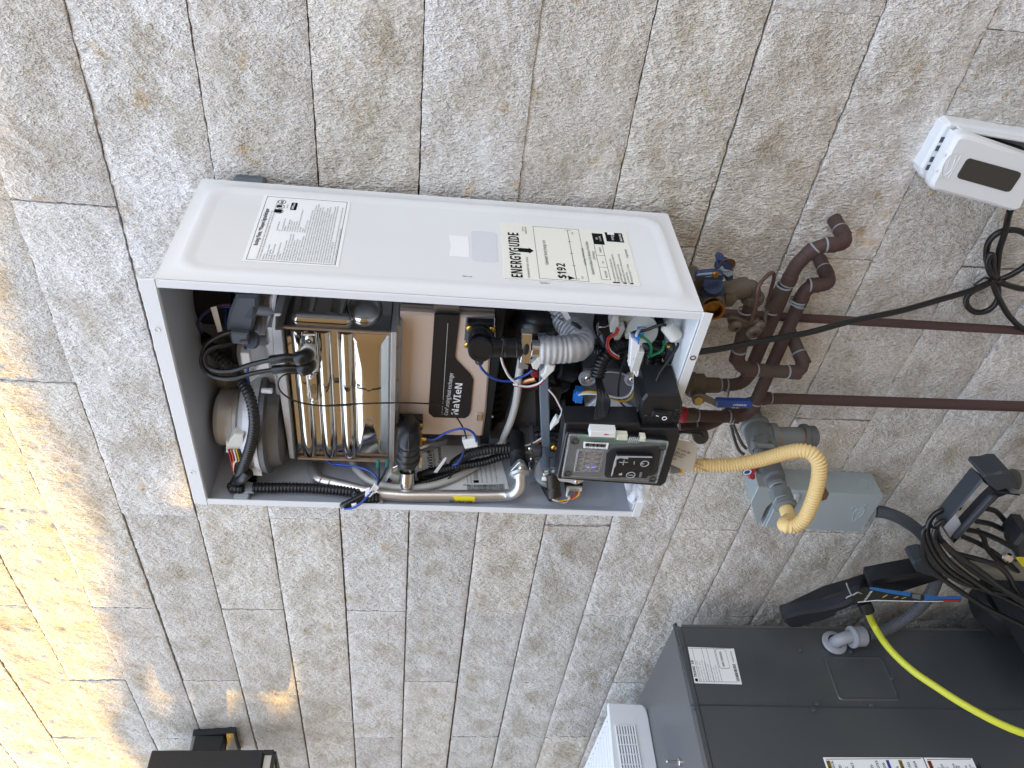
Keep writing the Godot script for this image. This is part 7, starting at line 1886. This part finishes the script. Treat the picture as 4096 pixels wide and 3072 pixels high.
	slab(g, "grip", mat("1f2128", 0.45), [V(-.7219,-.4867,.155), V(-.7012,-.5254,.155), V(-.6878,-.5692,.155), V(-.6651,-.6061,.155), V(-.6289,-.6338,.155), V(-.6324,-.6705,.155), V(-.6583,-.674,.155), V(-.6958,-.63,.155), V(-.7316,-.5923,.155), V(-.7657,-.5444,.155), V(-.7689,-.5205,.155), V(-.749,-.5007,.155)], V(0, 0, -0.03), 0.006, true)
	slab(g, "red_trigger", mat("b03530", 0.5), [V(-.7043,-.5543,.146), V(-.6858,-.5743,.146), V(-.6821,-.5837,.146), V(-.7039,-.5706,.146), V(-.7091,-.5575,.146)], V(0, 0, -0.012), 0.001)
	var gm := mb()
	for i in 4:
		for j in 5:
			var a := V(-.695,-.6049,.1565).lerp(V(-.6583,-.6375,.1565), (j + 0.1) / 5.0) + V(-0.006 * i + 0.003, -0.0022 * i, 0.0003)
			box_st(gm, a, V(0.0022, 0.0135 + 0.004 * ((i * 3 + j * 5) % 3 - 1), 0.0004), 0.0001, V(0, 0, 0.47))
	part(g, "printed_lines", gm, M.print_grey)
	rod(g, "hose_ferrule", M.black, V(-.6575,-.6579,.15), V(-.6754,-.67,.165), 0.0155, 0.002, 18)
	var y := thing("yellow_hose", "bright yellow high-pressure hose curving from the spray gun in front of the dark cabinet", "hose", "", V(-.8,-.8401,.2724))
	tube(y, "hose_run", mat("c9cc3a", 0.42), 0.0078, [V(-.6725,-.6684,.163), V(-.742,-.7162,.1576), V(-.735,-.7204,.2074), V(-.73,-.7339,.2474), V(-.725,-.7556,.2847), V(-.72,-.7837,.317), V(-.715,-.817,.3523), V(-.71,-.8511,.3829), V(-.705,-.8862,.4093), V(-.7,-.9276,.4317), V(-.7,-1.0065,.4552)], 14)
	var t := thing("nozzle_tag", "printed cardboard nozzle tag with a blue edge tied to the spray gun", "tag", "", V(-.6135,-.7165,.16))
	var card := slab(t, "card", mat("191a1c", 0.5), [V(-.6198,-.604,.172), V(-.5944,-.5962,.172), V(-.5661,-.6075,.172), V(-.5613,-.6209,.172), V(-.5811,-.7264,.172), V(-.5891,-.7611,.172), V(-.5935,-.8091,.172), V(-.5862,-.8499,.172), V(-.6119,-.861,.172), V(-.6157,-.7663,.172), V(-.6144,-.6581,.172), V(-.6239,-.6196,.172)], V(-0.003, 0, -0.0008), 0.0002)
	var blue := mat("1f66a6", 0.5)
	slab(card, "blue_field", blue, [V(-.5608,-.62,.1726), V(-.5806,-.7259,.1726), V(-.5964,-.7296,.1726), V(-.5833,-.6701,.1726), V(-.57,-.6246,.1726)], V(0, 0, -0.0004), 0.0001)
	slab(card, "blue_field", blue, [V(-.5886,-.7605,.1726), V(-.593,-.8086,.1726), V(-.5862,-.8493,.1726), V(-.6017,-.8566,.1726), V(-.6048,-.8147,.1726), V(-.6108,-.7717,.1726)], V(0, 0, -0.0004), 0.0001)
	slab(card, "red_field", mat("b0262c", 0.5), [V(-.6066,-.8142,.1727), V(-.6034,-.8561,.1727), V(-.6103,-.859,.1727), V(-.6125,-.82,.1727)], V(0, 0, -0.0004), 0.0001)
	words(card, "NOZZLE SELECTION", 0.0052, V(-.6169,-.6344,.1726), V(1, 0.02, 0), V(-0.02, 1, 0), M.print_white, font_bold, 0.62)
	for q in [[V(-.6014,-.6679,.1727), V(-.5898,-.6744,.1727)], [V(-.6029,-.6952,.1727), V(-.5957,-.7025,.1727)], [V(-.6046,-.7147,.1727), V(-.5974,-.722,.1727)]]:
		bar(card, "printed_nozzle", mat("b9a24a", 0.5) if q[0].y > -0.79 else M.print_grey, q[0], q[1], 0.003, 0.0004, 0.0001)
	slab(card, "printed_block", M.print_grey, [V(-.5859,-.7311,.1726), V(-.5884,-.7524,.1726), V(-.6079,-.7608,.1726), V(-.6017,-.7375,.1726)], V(0, 0, -0.0004), 0.0001)
	slab(card, "card_edge", M.paper, [V(-.6217,-.6184,.1728), V(-.6127,-.657,.1728), V(-.6135,-.7648,.1728), V(-.6114,-.8181,.1728), V(-.6137,-.8193,.1728), V(-.6158,-.766,.1728), V(-.615,-.658,.1728), V(-.6235,-.6205,.1728)], V(0, 0, -0.0006), 0.0001)
	tube(t, "tie_string", mat("8f8f8f", 0.8), 0.0016, [V(-.5523,-.5634,.17), V(-.5738,-.5775,.172), V(-.5897,-.5904,.175), V(-.5795,-.5991,.175), V(-.5884,-.6133,.172)], 6)
	tube(t, "tie_string", mat("8f8f8f", 0.8), 0.0016, [V(-.5897,-.5904,.175), V(-.5997,-.5846,.174), V(-.6059,-.585,.173)], 6)
